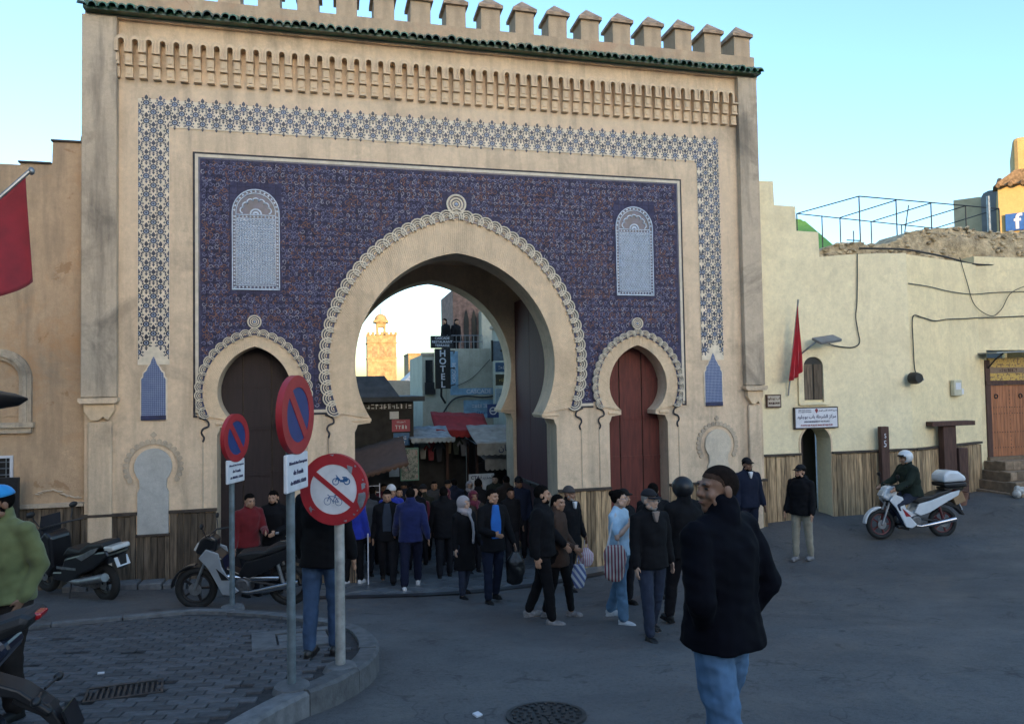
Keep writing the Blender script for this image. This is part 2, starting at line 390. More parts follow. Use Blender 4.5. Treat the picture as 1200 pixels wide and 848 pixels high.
mh = thing('manhole_cover', 'round patterned iron manhole cover in the road', 'manhole cover', (-.62,-7.72,0))
mh.location.z = road_z(-.62,-7.72)+.014
mh.rotation_euler = SLOPE_N.to_track_quat('Z', 'Y').to_euler()
MB().lathe([(.30,-.03),(.30,.006),(.27,.006),(.27,-.002),(.0,-.002)], n=40, caps=False).build('rim', M_iron, mh)
mm = MB()
for rr, nn in ((.07, 6), (.13, 12), (.19, 16), (.24, 20)):
    for k in range(nn):
        a = 2*PI*k/nn+rr*9; mm.box((rr*math.cos(a), rr*math.sin(a), .004), (.028, .018, .012), Matrix.Rotation(a+.4, 3, 'Z'))
mm.lathe([(.035,-.01),(.035,.007),(0,.007)], n=12, caps=False); tag(mm.build('stud_pattern', M_iron, mh), kind='stuff')
# ================================================================ THE GATE
STAIN = (.12,.095,.07)
M_gate = plaster('gate_render', (.77,.585,.405), STAIN, .42, .34)
M_pil = plaster('pilaster_render', (.57,.455,.335), (.12,.10,.08), .8, .6)
M_par = plaster('parapet_render', (.52,.385,.26), (.20,.15,.105), .5, .55, patch=(.45,.24,.15), flake=.5)
M_cream = plaster('carved_stucco', (.78,.585,.385), (.30,.2,.12), .35, .25)
M_vous = plaster('arch_stucco', (.78,.59,.395), (.30,.21,.13), .35, .3)
M_white = mt('stucco_white', (.60,.52,.41), .8, .15, 10, .3, 60)
M_navy = mt('glaze_navy', (.020,.026,.075), .35, .5, 9, .2, 50, .003, coat=.2)
M_dark = mt('groove_dark', (.04,.036,.04), .8, .4, 12, .2)
M_band = mt('band_ground', (.68,.585,.45), .6, .18, 8, .25, 50)
M_motif = mt('motif_glaze', (.013,.022,.055), .4, .5, 14, .2, 60, rand=.5)
M_motifl = mt('motif_light', (.30,.36,.48), .4, .3, 14, .2, 60)
M_green = mt('tile_green', (.012,.075,.045), .32, .6, 9, .4, 40, .006, rand=.55, coat=.2)
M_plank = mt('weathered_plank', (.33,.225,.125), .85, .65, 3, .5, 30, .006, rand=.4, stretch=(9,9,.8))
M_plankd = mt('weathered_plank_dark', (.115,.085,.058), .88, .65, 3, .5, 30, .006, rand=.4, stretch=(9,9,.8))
M_rail = mt('dark_rail', (.055,.04,.03), .8, .4, 8, .4)
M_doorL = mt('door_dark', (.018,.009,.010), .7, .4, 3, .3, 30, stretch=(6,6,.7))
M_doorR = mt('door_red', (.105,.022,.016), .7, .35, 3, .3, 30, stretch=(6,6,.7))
M_doorM = mt('door_maroon', (.080,.018,.016), .75, .3, 3, .3, 30, stretch=(8,8,.5))
def arch(cx, zc, r, c, zb, n1=10, n2=26):
    """pointed horseshoe from right foot over the crown to left foot"""
    a0 = math.asin((zb-zc)/r); at = math.acos(c/(r+c)); p = []
    for k in range(n1): a = a0*(1-k/n1); p.append((r*math.cos(a), zc+r*math.sin(a)))
    for k in range(n2+1): a = at*k/n2; p.append((-c+(r+c)*math.cos(a), zc+(r+c)*math.sin(a)))
    q = p + [(-x, z) for x, z in p[-2::-1]]
    return [(cx+x, z) for x, z in q]
GC = .06
MAIN = dict(cx=.04, zc=3.65, r=1.84, c=.222, zb=2.72); MAINO = dict(cx=.04, zc=3.65, r=2.29, c=.43, zb=2.82)
SML = [dict(cx=x, zc=3.22, r=.60, c=.207, zb=2.74) for x in (-3.48, 3.57)]
SMLO = [dict(cx=x, zc=3.22, r=.86, c=.151, zb=2.82) for x in (-3.48, 3.57)]
def opening(a, jw, zi, zb):
    p = arch(**a); r_ = [(a['cx']+jw, zb), (a['cx']+jw, zi-.16), (a['cx']+jw-.03, zi-.1), (a['cx']+jw-.05, zi-.03), (p[0][0]-.0, zi)]
    return r_ + p + [(2*a['cx']-x, z) for x, z in r_[::-1]]
gate = thing('monumental_gate', 'tall ochre city gate with blue tiled panel, three horseshoe arches and crenellated top', 'gate')
ZB = -1.5
poly = [(-6.1, ZB), (-6.1, 9.48), (6.28, 9.48), (6.28, ZB)] + opening(SML[1], .61, 2.66, ZB) + opening(MAIN, 1.86, 2.64, ZB) + opening(SML[0], .61, 2.66, ZB)
MB().prism(poly, 0, .66).build('front_wall', M_gate, gate, smooth=30)
# passage behind the front wall
m = MB()
for s_ in (-1, 1): m.b2((GC+s_*2.06 if s_ > 0 else -6.0, .66, ZB), (6.18 if s_ > 0 else GC-2.06, 3.3, 9.4))
m.b2((-2.05, .66, 6.05), (2.17, 3.3, 9.4)); m.build('passage_wall', M_vous, gate)
poly2 = [(-6.0, ZB), (-6.0, 9.4), (6.18, 9.4), (6.18, ZB)] + opening(dict(MAIN, cx=0.0), 1.86, 2.64, ZB)
MB().prism(poly2, 3.3, 4.0).build('rear_wall', M_vous, gate, smooth=30)
# parapet and merlons
MB().b2((-6.02,.06,9.4), (6.36,.62,9.98)).build('parapet', M_par, gate)
mer = MB().b2((-.185,-.25,0), (.185,.25,.46)).mesh('merlon', M_par)
cap = MB().add([(-.235,-.30,.44),(.235,-.30,.44),(.235,.30,.44),(-.235,.30,.44),(-.235,-.30,.50),(.235,-.30,.50),(.235,.30,.50),(-.235,.30,.50),(0,-.05,.76),(0,.05,.76)],
     [(3,2,1,0),(0,1,5,4),(1,2,6,5),(2,3,7,6),(3,0,4,7),(4,5,8),(5,6,9,8),(6,7,9),(7,4,8,9)]).mesh('cap', mt('merlon_cap', (.36,.25,.17), .9, .4, 7, .5, 40, .01))
for k in range(19):
    x = 6.10-k*.666
    o = link('merlon', mer, gate, (x, .34, 9.97+rnd.uniform(-.015, .01)), (rnd.uniform(-.01, .01), rnd.uniform(-.012, .012), rnd.uniform(-.03, .03))); link('cap', cap, o)
# green tile cornice
MB().prism([(-6.09,9.46),(6.33,9.46),(6.33,9.56),(-6.09,9.56)], -.07, .06).build('cornice_ledge', M_gate, gate)
tm = MB(); vs = []; n = 7
for yy, zz, rr in ((-.34, 9.53, .076), (-.16, 9.61, .074), (.10, 9.73, .068)):
    for j in range(n): a = PI*j/(n-1); vs.append((rr*math.cos(a), yy, zz+rr*math.sin(a)*1.15-9.5))
    for j in range(n): a = PI*(n-1-j)/(n-1); vs.append((.76*rr*math.cos(a), yy, zz+.76*rr*math.sin(a)*1.15-9.5))
N = 2*n
tm.add(vs, [(i*N+j, i*N+(j+1) % N, (i+1)*N+(j+1) % N, (i+1)*N+j) for i in range(2) for j in range(N)]+[tuple(range(N-1,-1,-1))]); tme = tm.mesh('roof_tile', M_green, smooth=35)
xx = -6.04
MB().prism([(-6.07,9.50),(6.32,9.50),(6.32,9.57),(-6.07,9.57)], -.24, .05).build('tile_bed', M_green, gate)
while xx < 6.30:
    o = link('roof_tile', tme, gate, (xx, rnd.uniform(-.02, .015), 9.47+rnd.uniform(-.012, .012)), (rnd.uniform(-.03,.03), rnd.uniform(-.06,.06), rnd.uniform(-.05,.05)), (rnd.uniform(.94,1.04),)*3); xx += .143
# corner pilasters: upper shaft, capital, lower shaft
for x0, x1 in ((-6.1, -5.6), (5.87, 6.28)):
    s_ = 'pilaster'
    MB().b2((x0-.02, -.13, 3.18), (x1, -.001, 9.455)).build('pilaster', M_pil, gate, bevel=.012)
    MB().prism([(x0-.05,3.17),(x1+.03,3.17),(x1+.03,3.12),(x1+.0,3.08),(x0-.02,3.08),(x0-.05,3.12)], -.17, -.001).build('capital_ledge', M_gate, gate)
    xm = (x0+x1)/2
    m = MB(); m.prism([(x0+.02,3.078),(x1-.04,3.078),(x1-.04,2.95),(x1-.13,2.80),(xm+.05,2.86),(xm-.02,2.80),(x0+.12,2.80),(x0+.02,2.95)], -.11, -.001)
    m.build('capital', M_cream, gate, bevel=.01)
    MB().b2((x0+.06, -.07, -.6), (x1-.08, -.001, 2.79)).build('column_shaft', M_gate, gate, bevel=.03)
# corbel frieze: arched heads over stepped brackets
FZ = [-5.532+k*.2112 for k in range(54)]
ro, ri = .104, .046
na = 8
def ushape(r_, z0, zc): return [(r_, z0)] + [(r_*math.cos(PI*k/na), zc+r_*math.sin(PI*k/na)) for k in range(na+1)] + [(-r_, z0)]
hm = MB().strip(ushape(ro, 8.90, 9.06), ushape(ri+.026, 8.90, 9.06), -.135, 0); hm.mat(1).strip(ushape(ri+.026, 8.90, 9.06), ushape(ri, 8.90, 9.05), -.16, 0)
hme = hm.mesh('arch_head', [M_gate, M_cream])
bmx = MB()
bmx.b2((-.060,-.165,8.875),(.060,0,8.899)); bmx.b2((-.055,-.118,8.70),(.055,0,8.875)); bmx.b2((-.062,-.128,8.672),(.062,0,8.70)); bmx.b2((-.055,-.075,8.50),(.055,0,8.672)); bmx.b2((-.03,-.132,8.73),(.03,-.116,8.85)); bmx.b2((-.03,-.088,8.53),(.03,-.073,8.64)); bmx.b2((-.06,-.085,8.475),(.06,0,8.50))
bme = bmx.mesh('corbel', M_cream)
for k, x in enumerate(FZ):
    link('arch_head', hme, gate, (x, 0, rnd.uniform(-.004, .004))); link('corbel', bme, gate, (x+.1056, 0, rnd.uniform(-.004, .004)))
link('corbel', bme, gate, (FZ[0]-.1056+.04, 0, 0), None, (.5, 1, 1))
# zellige band with flower motifs
bx0, bx1, bt_, bi = -5.31, 5.43, 8.16, .485
MB().prism([(bx0,3.70),(bx0,bt_),(bx1,bt_),(bx1,3.70),(bx1-bi,3.70),(bx1-bi,bt_-.46),(bx0+bi,bt_-.46),(bx0+bi,3.70)], -.012, -.0005).build('zellige_band', M_band, gate)
def ringpoly(r_, n, ph=0): return [(r_*math.cos(2*PI*k/n+ph), r_*math.sin(2*PI*k/n+ph)) for k in range(n)]
mo = MB()
def flat(poly, y=0, z=0): mo.add([(p[0], -.001-y, p[1]+z) for p in poly], [tuple(range(len(poly)))[::-1]])
flat(ringpoly(.061, 8), .0)
mo.mat(1); flat(ringpoly(.034, 8, .39), .0015); mo.mat(0); flat(ringpoly(.023, 6), .003)
for k in range(8):
    a = 2*PI*k/8
    if k == 2: continue
    px, pz = .078*math.cos(a), .078*math.sin(a); t = (-math.sin(a), math.cos(a)); e_ = (math.cos(a), math.sin(a))
    flat([(px-t[0]*.0255-e_[0]*.006, pz-t[1]*.0255-e_[1]*.006), (px+e_[0]*.022, pz+e_[1]*.022), (px+t[0]*.0255-e_[0]*.006, pz+t[1]*.0255-e_[1]*.006), (px-e_[0]*.014, pz-e_[1]*.014)])
flat([(0,.060),(.034,.095),(.024,.14),(0,.175),(-.024,.14),(-.034,.095)]); flat([(-.03,-.098),(.03,-.098),(0,-.15)])
flat([(-.085,.085),(-.044,.070),(-.050,.115)]); flat([(.085,.085),(.050,.115),(.044,.070)]); flat([(-.10,-.055),(-.075,-.085),(-.062,-.060)]); flat([(.10,-.055),(.062,-.060),(.075,-.085)])
mome = mo.mesh('flower_motif', [M_motif, M_motifl], fix=False); cnt = 0
hmv = [(max(v[0], 0), v[1], v[2]) for v in mo.v]; hl = MB(); hl.v = hmv; hl.f = mo.f; hl.m = mo.m; hmeR = hl.mesh('half_motif', [M_motif, M_motifl], fix=False)
hl = MB(); hl.v = [(min(v[0], 0), v[1], v[2]) for v in mo.v]; hl.f = mo.f; hl.m = mo.m; hmeL = hl.mesh('half_motif', [M_motif, M_motifl], fix=False)
zrow = bt_-.065; r_ = 0
while zrow > 3.80:
    off = .11 if r_ % 2 else 0; c_ = 0; x = bx0+.13+off-.22
    while x < bx1-.05:
        x += .2195
        okx = bx0+.055 < x < bx1-.055
        if okx and (zrow > bt_-.42 or x < bx0+bi-.055 or x > bx1-bi+.055):
            arch_cut = zrow < 4.0 and abs(x-(bx0+bi/2)) < .15 or zrow < 4.0 and abs(x-(bx1-bi/2)) < .15
            if not arch_cut and zrow-.12 > 3.7:
                link('flower_motif', mome, gate, (x, -.0125, zrow), None, (.93, 1, .86 if zrow < bt_-.1 else .78)); cnt += 1
    if r_ % 2:
        for xe, me_ in ((bx0+.006, hmeR), (bx1-.006, hmeL))+(((bx0+bi-.006, hmeL), (bx1-bi+.006, hmeR)) if zrow < bt_-.5 else ()):
            link('half_motif', me_, gate, (xe, -.0125, zrow), None, (.93, 1, .86))
    zrow -= .155; r_ += 1
# blue polylobed panels closing the band
M_bluep = newmat('blue_lattice')[0]; nt = M_bluep.node_tree; bs = nt.nodes['Principled BSDF']
v = coords(nt, (1,1,1), rot=(0, PI/4, 0)); ck = node(nt, 'ShaderNodeTexChecker'); ck.inputs['Scale'].default_value = 46; nt.links.new(v, ck.inputs['Vector']); ck.inputs['Color1'].default_value = (.035,.06,.16,1); ck.inputs['Color2'].default_value = (.26,.32,.44,1)
nt.links.new(mix(nt, ramp(nt, nz(nt, v, 5), [(.3, 0), (.8, .5)]), ck.outputs[0], (.035,.06,.2)), bs.inputs['Base Color']); bs.inputs['Roughness'].default_value = .35
for cx in (bx0+bi/2, bx1-bi/2):
    w = .185
    pl = [(w,2.80),(w,3.46),(w-.03,3.50),(w-.035,3.56),(w-.075,3.60),(w-.10,3.66),(.05,3.71),(.03,3.78),(0,3.84),(-.03,3.78),(-.05,3.71),(-w+.10,3.66),(-w+.075,3.60),(-w+.035,3.56),(-w+.03,3.50),(-w,3.46),(-w,2.80)]
    MB().prism([(cx+x*1.12, (z-2.8)*1.03+2.79) for x, z in pl], -.010 if False else -.016, -.0005).build('panel_border', M_band, gate)
    MB().prism([(cx+x, z) for x, z in pl], -.024, -.016).build('blue_panel', M_bluep, gate)
    MB().b2((cx-w-.006,-.03,2.785),(cx+w+.006,-.0005,2.86)).build('panel_foot', M_navy, gate)
# large blue arabesque panel
def zell():
    m, nt, bs = newmat('arabesque_glaze'); v = coords(nt)
    c = ramp(nt, nz(nt, v, 9, 6, .8, 2.5), [(.30, (.014,.015,.040)), (.46, (.030,.033,.085)), (.56, (.055,.054,.125)), (.66, (.095,.055,.055)), (.75, (.022,.020,.04))])
    br = node(nt, 'ShaderNodeTexBrick'); br.offset = 0; br.inputs['Scale'].default_value = 1; br.inputs['Brick Width'].default_value = .125; br.inputs['Row Height'].default_value = .125; br.inputs['Mortar Size'].default_value = .006
    br.inputs['Color1'].default_value = (1,1,1,1); br.inputs['Color2'].default_value = (.55,.55,.6,1); br.inputs['Mortar'].default_value = (.25,.24,.27,1)
    tc = coords(nt, (1,1,1), rot=(PI/2, 0, 0)); nt.links.new(tc, br.inputs['Vector'])
    c = mix(nt, .75, c, br.outputs[0], 'MULTIPLY')
    c = mix(nt, ramp(nt, nz(nt, v, .5, 4), [(.35, 0), (.7, .35)]), c, (.055,.045,.07))
    nt.links.new(c, bs.inputs['Base Color']); bs.inputs['Roughness'].default_value = .6; bs.inputs['Specular IOR Level'].default_value = .25
    bump(nt, bs, nz(nt, v, 25, 4), .3, .004); return m
px0, px1, pz0, pz1 = -4.46, 4.59, 2.81, 7.31
def notch(a, zb): return [(x, z) for x, z in arch(**dict(a, zb=zb))]
def panel_poly(x0, x1, z0, z1): return [(x0, z0), (x0, z1), (x1, z1), (x1, z0)] + notch(SMLO[1], max(z0, 2.83)) + notch(MAINO, max(z0, 2.83)) + notch(SMLO[0], max(z0, 2.83))
def frame_strip(d0, d1, y, name, mat):
    m = MB(); a, b = (px0+d0, px1-d0, pz0+d0, pz1-d0), (px0+d1, px1-d1, pz0+d1, pz1-d1)
    m.prism([(a[0],a[2]),(a[0],a[3]),(b[0],b[3]),(b[0],b[2])], y, -.0005); m.prism([(a[1],a[2]),(a[1],a[3]),(b[1],b[3]),(b[1],b[2])], y, -.0005)
    m.prism([(a[0],a[3]),(a[1],a[3]),(b[1],b[3]),(b[0],b[3])], y, -.0005)
    for xa, xb in ((a[0],-4.40),(-2.56,-2.2),(2.3,2.64),(4.50,a[1])): m.b2((xa+.003,y,a[2]),(xb,-.0005,b[2]))
    m.build(name, mat, gate)
frame_strip(0, .035, -.014, 'panel_outline', M_dark); frame_strip(.035, .085, -.020, 'panel_rim', M_white); frame_strip(.085, .11, -.014, 'panel_outline', M_navy)
MB().prism(panel_poly(px0+.11, px1-.11, pz0+.11, pz1-.11), -.010, -.0005, back=False).build('arabesque_panel', zell(), gate)
def in_arch(a, x, z, pad=0):
    dx, dz = abs(x-a['cx']), z-a['zc']; r = a['r']+pad; c = a['c']
    return (dx*dx+dz*dz < r*r) if dz < 0 else ((dx+c)**2+dz*dz < (r+c)**2)
M_c1 = mt('curl_lavender', (.15,.15,.245), .6, .35, 15, 0, spec=.25); M_c2 = mt('curl_russet', (.20,.092,.055), .6, .35, 15, 0, spec=.25); M_c3 = mt('curl_deep', (.006,.006,.022), .6, .3, 15, 0, spec=.25); M_c4 = mt('curl_pale', (.27,.26,.31), .6, .3, 15, 0, spec=.25)
cu = MB(); WL, WR = -3.45, 3.555
def curl(x, z, r0, turns, a0, w, mi, lay, K=7, q=.75):
    cu.mat(mi); yy = -.0125-.0012*lay-.0003*mi; vs = []
    for k in range(K+1):
        t = k/K; rr = r0*(1-q*t); a = a0+turns*t; ww = w*(1-.45*t)
        vs += [(x+(rr+ww)*math.cos(a), yy, z+(rr+ww)*math.sin(a)), (x+(rr-ww)*math.cos(a), yy, z+(rr-ww)*math.sin(a))]
    fs = [(2*k, 2*k+1, 2*k+3, 2*k+2) for k in range(K)]
    cu.add(vs, [f[::-1] for f in fs] if turns < 0 else fs)
CS = .108
for iz in range(42):
    for ix in range(84):
        x = px0+.17+ix*CS; z = pz0+.17+iz*CS
        if x > px1-.15 or z > pz1-.14: continue
        if in_arch(MAINO, x, z, .22) or in_arch(SMLO[0], x, z, .12) or in_arch(SMLO[1], x, z, .12): continue
        if abs(x-.04) < .24 and z < 6.83: continue
        if any(abs(x-w) < .45 and 4.92 < z < 6.80 for w in (WL, WR)): continue
        fall = smooth(-4.6, 1.0, x)*.7+.3; par = (ix+iz) % 2; sg_ = 1 if par else -1; j = lambda a: rnd.uniform(-a, a)
        a0 = PI/2*((ix*2+iz) % 4)+j(.35)
        main = rnd.choices((0,3,1), (5,1.2+2.2*fall,1.5))[0]
        curl(x+j(.008), z+j(.008), .042+j(.004), sg_*2*PI*.98, a0, .0058, main, 1, 9)
        curl(x+CS/2+j(.01), z+j(.01), .026+j(.004), -sg_*2*PI*.7, a0+PI, .0065, rnd.choices((1,2,0),(4,2,2))[0], 0, 6)
        curl(x+j(.01), z+CS/2+j(.01), .024+j(.004), sg_*2*PI*.6, a0+PI/2, .006, rnd.choices((2,1,3),(3,2,.6+fall))[0], 0, 6)
        curl(x+CS/2+j(.01), z+CS/2+j(.01), .034+j(.004), sg_*2*PI*.8, a0-PI/2, .006, rnd.choices((1,0,2),(3,2,2))[0], 0, 7)
        if rnd.random() < .5*fall: curl(x+j(.03), z+j(.03), .012, sg_*5, a0, .006, 3, 2, 5)
tag(cu.build('arabesque_curls', [M_c1, M_c2, M_c3, M_c4], gate, fix=False), kind='stuff')
# arches: carved voussoir ring, interlaced scallops, crowning rosette
def ring_of_voussoirs(a, ao, n, name):
    pin = resample(arch(**a), n+1); pout = resample(arch(**ao), n+1); m = MB()
    for k in range(n):
        y = -.022-rnd.uniform(0, .007); sh = .035
        A, B, C_, D = [Vector(q) for q in (pin[k], pin[k+1], pout[k+1], pout[k])]
        m.prism([tuple(A.lerp(B, sh)), tuple(B.lerp(A, sh)), tuple(C_.lerp(D, sh)), tuple(D.lerp(C_, sh))], y, 0)
    m.build(name, M_vous, gate)
def resample(p, n):
    P = [Vector(q) for q in p]; d = [0]
    for a, b in zip(P[:-1], P[1:]): d.append(d[-1]+(b-a).length)
    out = []; j = 0
    for k in range(n):
        t = d[-1]*k/(n-1)
        while j < len(P)-2 and d[j+1] < t: j += 1
        out.append(tuple(P[j].lerp(P[j+1], min(1, max(0, (t-d[j])/max(1e-9, d[j+1]-d[j]))))))
    return out
ring_of_voussoirs(MAIN, MAINO, 230, 'voussoir_ring')
for a, b in zip(SML, SMLO): ring_of_voussoirs(a, b, 96, 'voussoir_ring')
def halfring(mb, r1, r2, y0, y1, a0=-.5, n=10):
    an = [a0+(PI-2*a0)*k/n for k in range(n+1)]
    mb.strip([(r1*math.cos(a), r1*math.sin(a)) for a in an], [(r2*math.cos(a), r2*math.sin(a)) for a in an], y0, y1)
def scallop_mesh(s_):
    m = MB(); halfring(m, .120*s_, .101*s_, -.075, 0); halfring(m, .082*s_, .066*s_, -.068, 0); halfring(m, .046*s_, .034*s_, -.062, 0, 0)
    m.mat(1); m.prism([(r_*s_*.115, z*s_*.115) for r_, z in [(math.cos(-.3+(PI+.6)*k/10), math.sin(-.3+(PI+.6)*k/10)) for k in range(11)]], -.035, 0)
    m.mat(2); halfring(m, .020*s_, .004*s_, -.06, 0, 0, 6)
    return m.mesh('scallop', [M_white, M_navy, M_cream])
def scallops(ao, n, s_):
    me = scallop_mesh(s_); P = arch(**ao); pts = resample(P, n*2+1)
    for k in range(n):
        p = Vector(pts[2*k+1]); t = (Vector(pts[2*k+2])-Vector(pts[2*k])).normalized()
        link('scallop', me, gate, (p.x, rnd.uniform(-.004,.004)-.002*(k % 2), p.y), (0, -math.atan2(t.y, t.x)+PI, 0))
scallops(dict(MAINO, r=2.33), 51, 1.2); 
for a in SMLO: scallops(dict(a, r=.86), 25, .82)
def rosette(x, z, r_):
    m = MB()
    for q0, q1, y in ((1, .82, -.06), (.66, .52, -.055), (.38, .26, -.05)): halfring(m, r_*q0, r_*q1, y, 0, -PI/2, 24)
    m.mat(1).lathe([(r_*.98, 0), (r_*.98, -.03), (0, -.03)], n=24, ax='Y', caps=False); m.mat(2).lathe([(r_*.15,0),(r_*.15,-.05),(0,-.06)], n=10, ax='Y', caps=False)
    m.build('rosette', [M_white, M_navy, M_motifl], gate, (x, 0, z))
rosette(.04, 6.60, .185)
for a in SMLO: rosette(a['cx'], 4.42, .115)
# lattice windows in the panel
M_lat = mt('lattice_pale_blue', (.42,.50,.62), .45, .15, 12, .1, 40)
def lattice_window(cx):
    w, z0, zs, rr = .39, 4.98, 6.30, .39
    f = MB()
    def arcp(w_, z0_, r_): return [(w_, z0_)]+[(r_*math.cos(PI*k/18), zs+r_*math.sin(PI*k/18)*1.06) for k in range(19)]+[(-w_, z0_)]
    fr = f.prism(arcp(w, z0, rr), -.018, -.0005).build('lattice_window', M_navy, gate, (cx, 0, 0))
    m = MB(); m.strip(arcp(w, z0, rr), arcp(w-.016, z0, rr-.016), -.034, -.018); m.strip(arcp(w-.062, z0+.06, rr-.062), arcp(w-.074, z0+.06, rr-.074), -.032, -.018)
    m.b2((-w,-.034,z0-.012),(w,-.018,z0+.012)); m.b2((-w+.06,-.032,z0+.06),(w-.06,-.018,z0+.075)); m.b2((-w+.06,-.032,6.19),(w-.06,-.018,6.205)); m.b2((-w+.07,-.032,6.255),(w-.07,-.018,6.27))
    for k in range(22):
        z = z0+.03+k*.058
        for s_ in (-1, 1): m.prism(ringpoly2(s_*(w-.039), z, .017, 4), -.030, -.018)
    for k in range(12): m.prism(ringpoly2(-w+.06+k*.0605, z0+.036, .017, 4), -.030, -.018); m.prism(ringpoly2(-w+.06+k*.0605, 6.23, .017, 4), -.030, -.018)
    for k in range(15):
        a = PI*(k+.5)/15; m.prism(ringpoly2((rr-.039)*math.cos(a), zs+(rr-.039)*math.sin(a)*1.06, .019, 4), -.030, -.018)
    m.build('frame', M_lat, fr)
    m = MB(); halfring(m, .10, .075, -.032, -.018, 0, 12); halfring(m, .055, .02, -.032, -.018, 0, 8)
    for k in range(7):
        a = PI*(k+.5)/7; halfring2(m, .205*math.cos(a), .205*math.sin(a)+.02, .065, .045, a)
    m.build('fan_light', M_lat, fr, (0, 0, 6.275))
    m = MB(); zt = 6.185; d = .0455; hw = w-.085
    # three families of thin ribs make the star lattice
    def rib(p, q, wd): 
        p, q = Vector(p), Vector(q); t = (q-p); 
        if t.length < 1e-3: return
        t.normalize(); nn = Vector((-t.y, t.x))*wd; m.prism([tuple(p+nn), tuple(p-nn), tuple(q-nn), tuple(q+nn)], -.031, -.018)
    b0, b1 = z0+.085, zt
    for fam, (sx, sz) in enumerate(((1, 0), (.5, .866), (-.5, .866))):
        nv = Vector((-sz, sx))
        for k in range(-60, 60):
            c0 = nv*(k*d*1.0); dv = Vector((sx, sz))
            t0, t1 = -9, 9
            for ax, lo, hi in ((0, -hw, hw), (1, b0-5.6, b1-5.6)):
                if abs(dv[ax]) < 1e-6:
                    if not lo <= c0[ax] <= hi: t0, t1 = 1, 0
                else:
                    u, v_ = (lo-c0[ax])/dv[ax], (hi-c0[ax])/dv[ax]; t0, t1 = max(t0, min(u, v_)), min(t1, max(u, v_))
            if t1 > t0: 
                p, q = c0+dv*t0, c0+dv*t1; rib((p.x, p.y+5.6), (q.x, q.y+5.6), .0075)
    m.build('lattice', M_lat, fr)
def ringpoly2(x, z, r_, n): return [(x+r_*math.cos(2*PI*k/n), z+r_*math.sin(2*PI*k/n)) for k in range(n)]
def halfring2(m, x, z, r1, r2, rot):
    an = [rot-PI/2+PI*k/6 for k in range(7)]
    m.strip([(x+r1*math.cos(a), z+r1*math.sin(a)) for a in an], [(x+r2*math.cos(a), z+r2*math.sin(a)) for a in an], -.032, -.018)
lattice_window(WL); lattice_window(WR)
# doors
def panel_door(cx, mat, leaves, y, w, ztop, name='door'):
    d = MB().b2((cx-w, y, ZB), (cx+w, y+.05, ztop)).build(name, M_rail, gate)
    lw = 2*w/leaves
    for k in range(leaves):
        x0 = cx-w+k*lw
        lf = MB().b2((x0+.012, y-.03, ZB), (x0+lw-.012, y-.001, ztop)).build('leaf', mat, d)
        for zz in (.1, .95, 1.75, 2.55, 3.3):
            MB().b2((x0+.012, y-.045, zz), (x0+lw-.012, y-.031, zz+.07)).build('rail', mat, lf)
    return d
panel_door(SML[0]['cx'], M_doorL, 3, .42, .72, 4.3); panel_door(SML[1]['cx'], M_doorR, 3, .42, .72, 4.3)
for y0, y1 in ((.72, 1.98), (2.0, 3.26)):
    lf = MB().b2((1.93, y0, -.3), (2.02, y1, 5.2)).build('open_door_leaf', M_doorM, gate)
    m = MB()
    for z in (.3, 1.1): m.b2((1.905, y0+.05, z), (1.929, y1-.05, z+.08))
    m.build('brace', M_rail, lf)
MB().tube([(1.80, .9, 1.25), (1.84, 2.0, 1.2)], .03).build('door_bar', M_rail, gate)
for y0, y1 in ((.72, 1.98), (2.0, 3.26)): MB().b2((-2.0, y0, -.3), (-1.93, y1, 5.2)).build('open_door_leaf', M_doorM, gate)
# imposts under the arch feet
for x, y, sx_, sy_, z in [(MAIN['cx']+s_*1.74, .33, .34, .70, 2.69) for s_ in (-1, 1)]+[(s_*1.74, 3.65, .34, .74, 2.69) for s_ in (-1, 1)]+[(a['cx']+s_*.53, .20, .20, .46, 2.70) for a in SML for s_ in (-1, 1)]:
    MB().box((x, y, z), (sx_, sy_, .05)).build('impost', M_cream, gate, bevel=.01)
# hooked mouldings that carry the arch outlines down to the plinth
def hook(x, s_, z0=2.80):
    P = [(x, -.022, z0), (x+.05*s_, -.03, z0-.01), (x+.13*s_, -.03, z0-.06), (x+.14*s_, -.03, z0-.14), (x+.06*s_, -.03, z0-.18), (x+.03*s_, -.03, z0-.25), (x+.07*s_, -.025, z0-.33), (x+.05*s_, -.018, z0-.40)]
    MB().tube([tuple(q) for q in catmull(P, 4)], .016, 6).build('hook_moulding', M_dark if s_ else M_cream, gate, smooth=True)
    MB().b2((x+.04*s_, -.012, 1.28), (x+.04*s_+.02, -.0005, z0-.40)).build('jamb_moulding', M_pil, gate)
for x, s_ in ((-4.36, 1), (-2.60, -1), (-2.32, 1), (2.42, -1), (2.70, 1), (4.44, -1)): hook(x, s_)
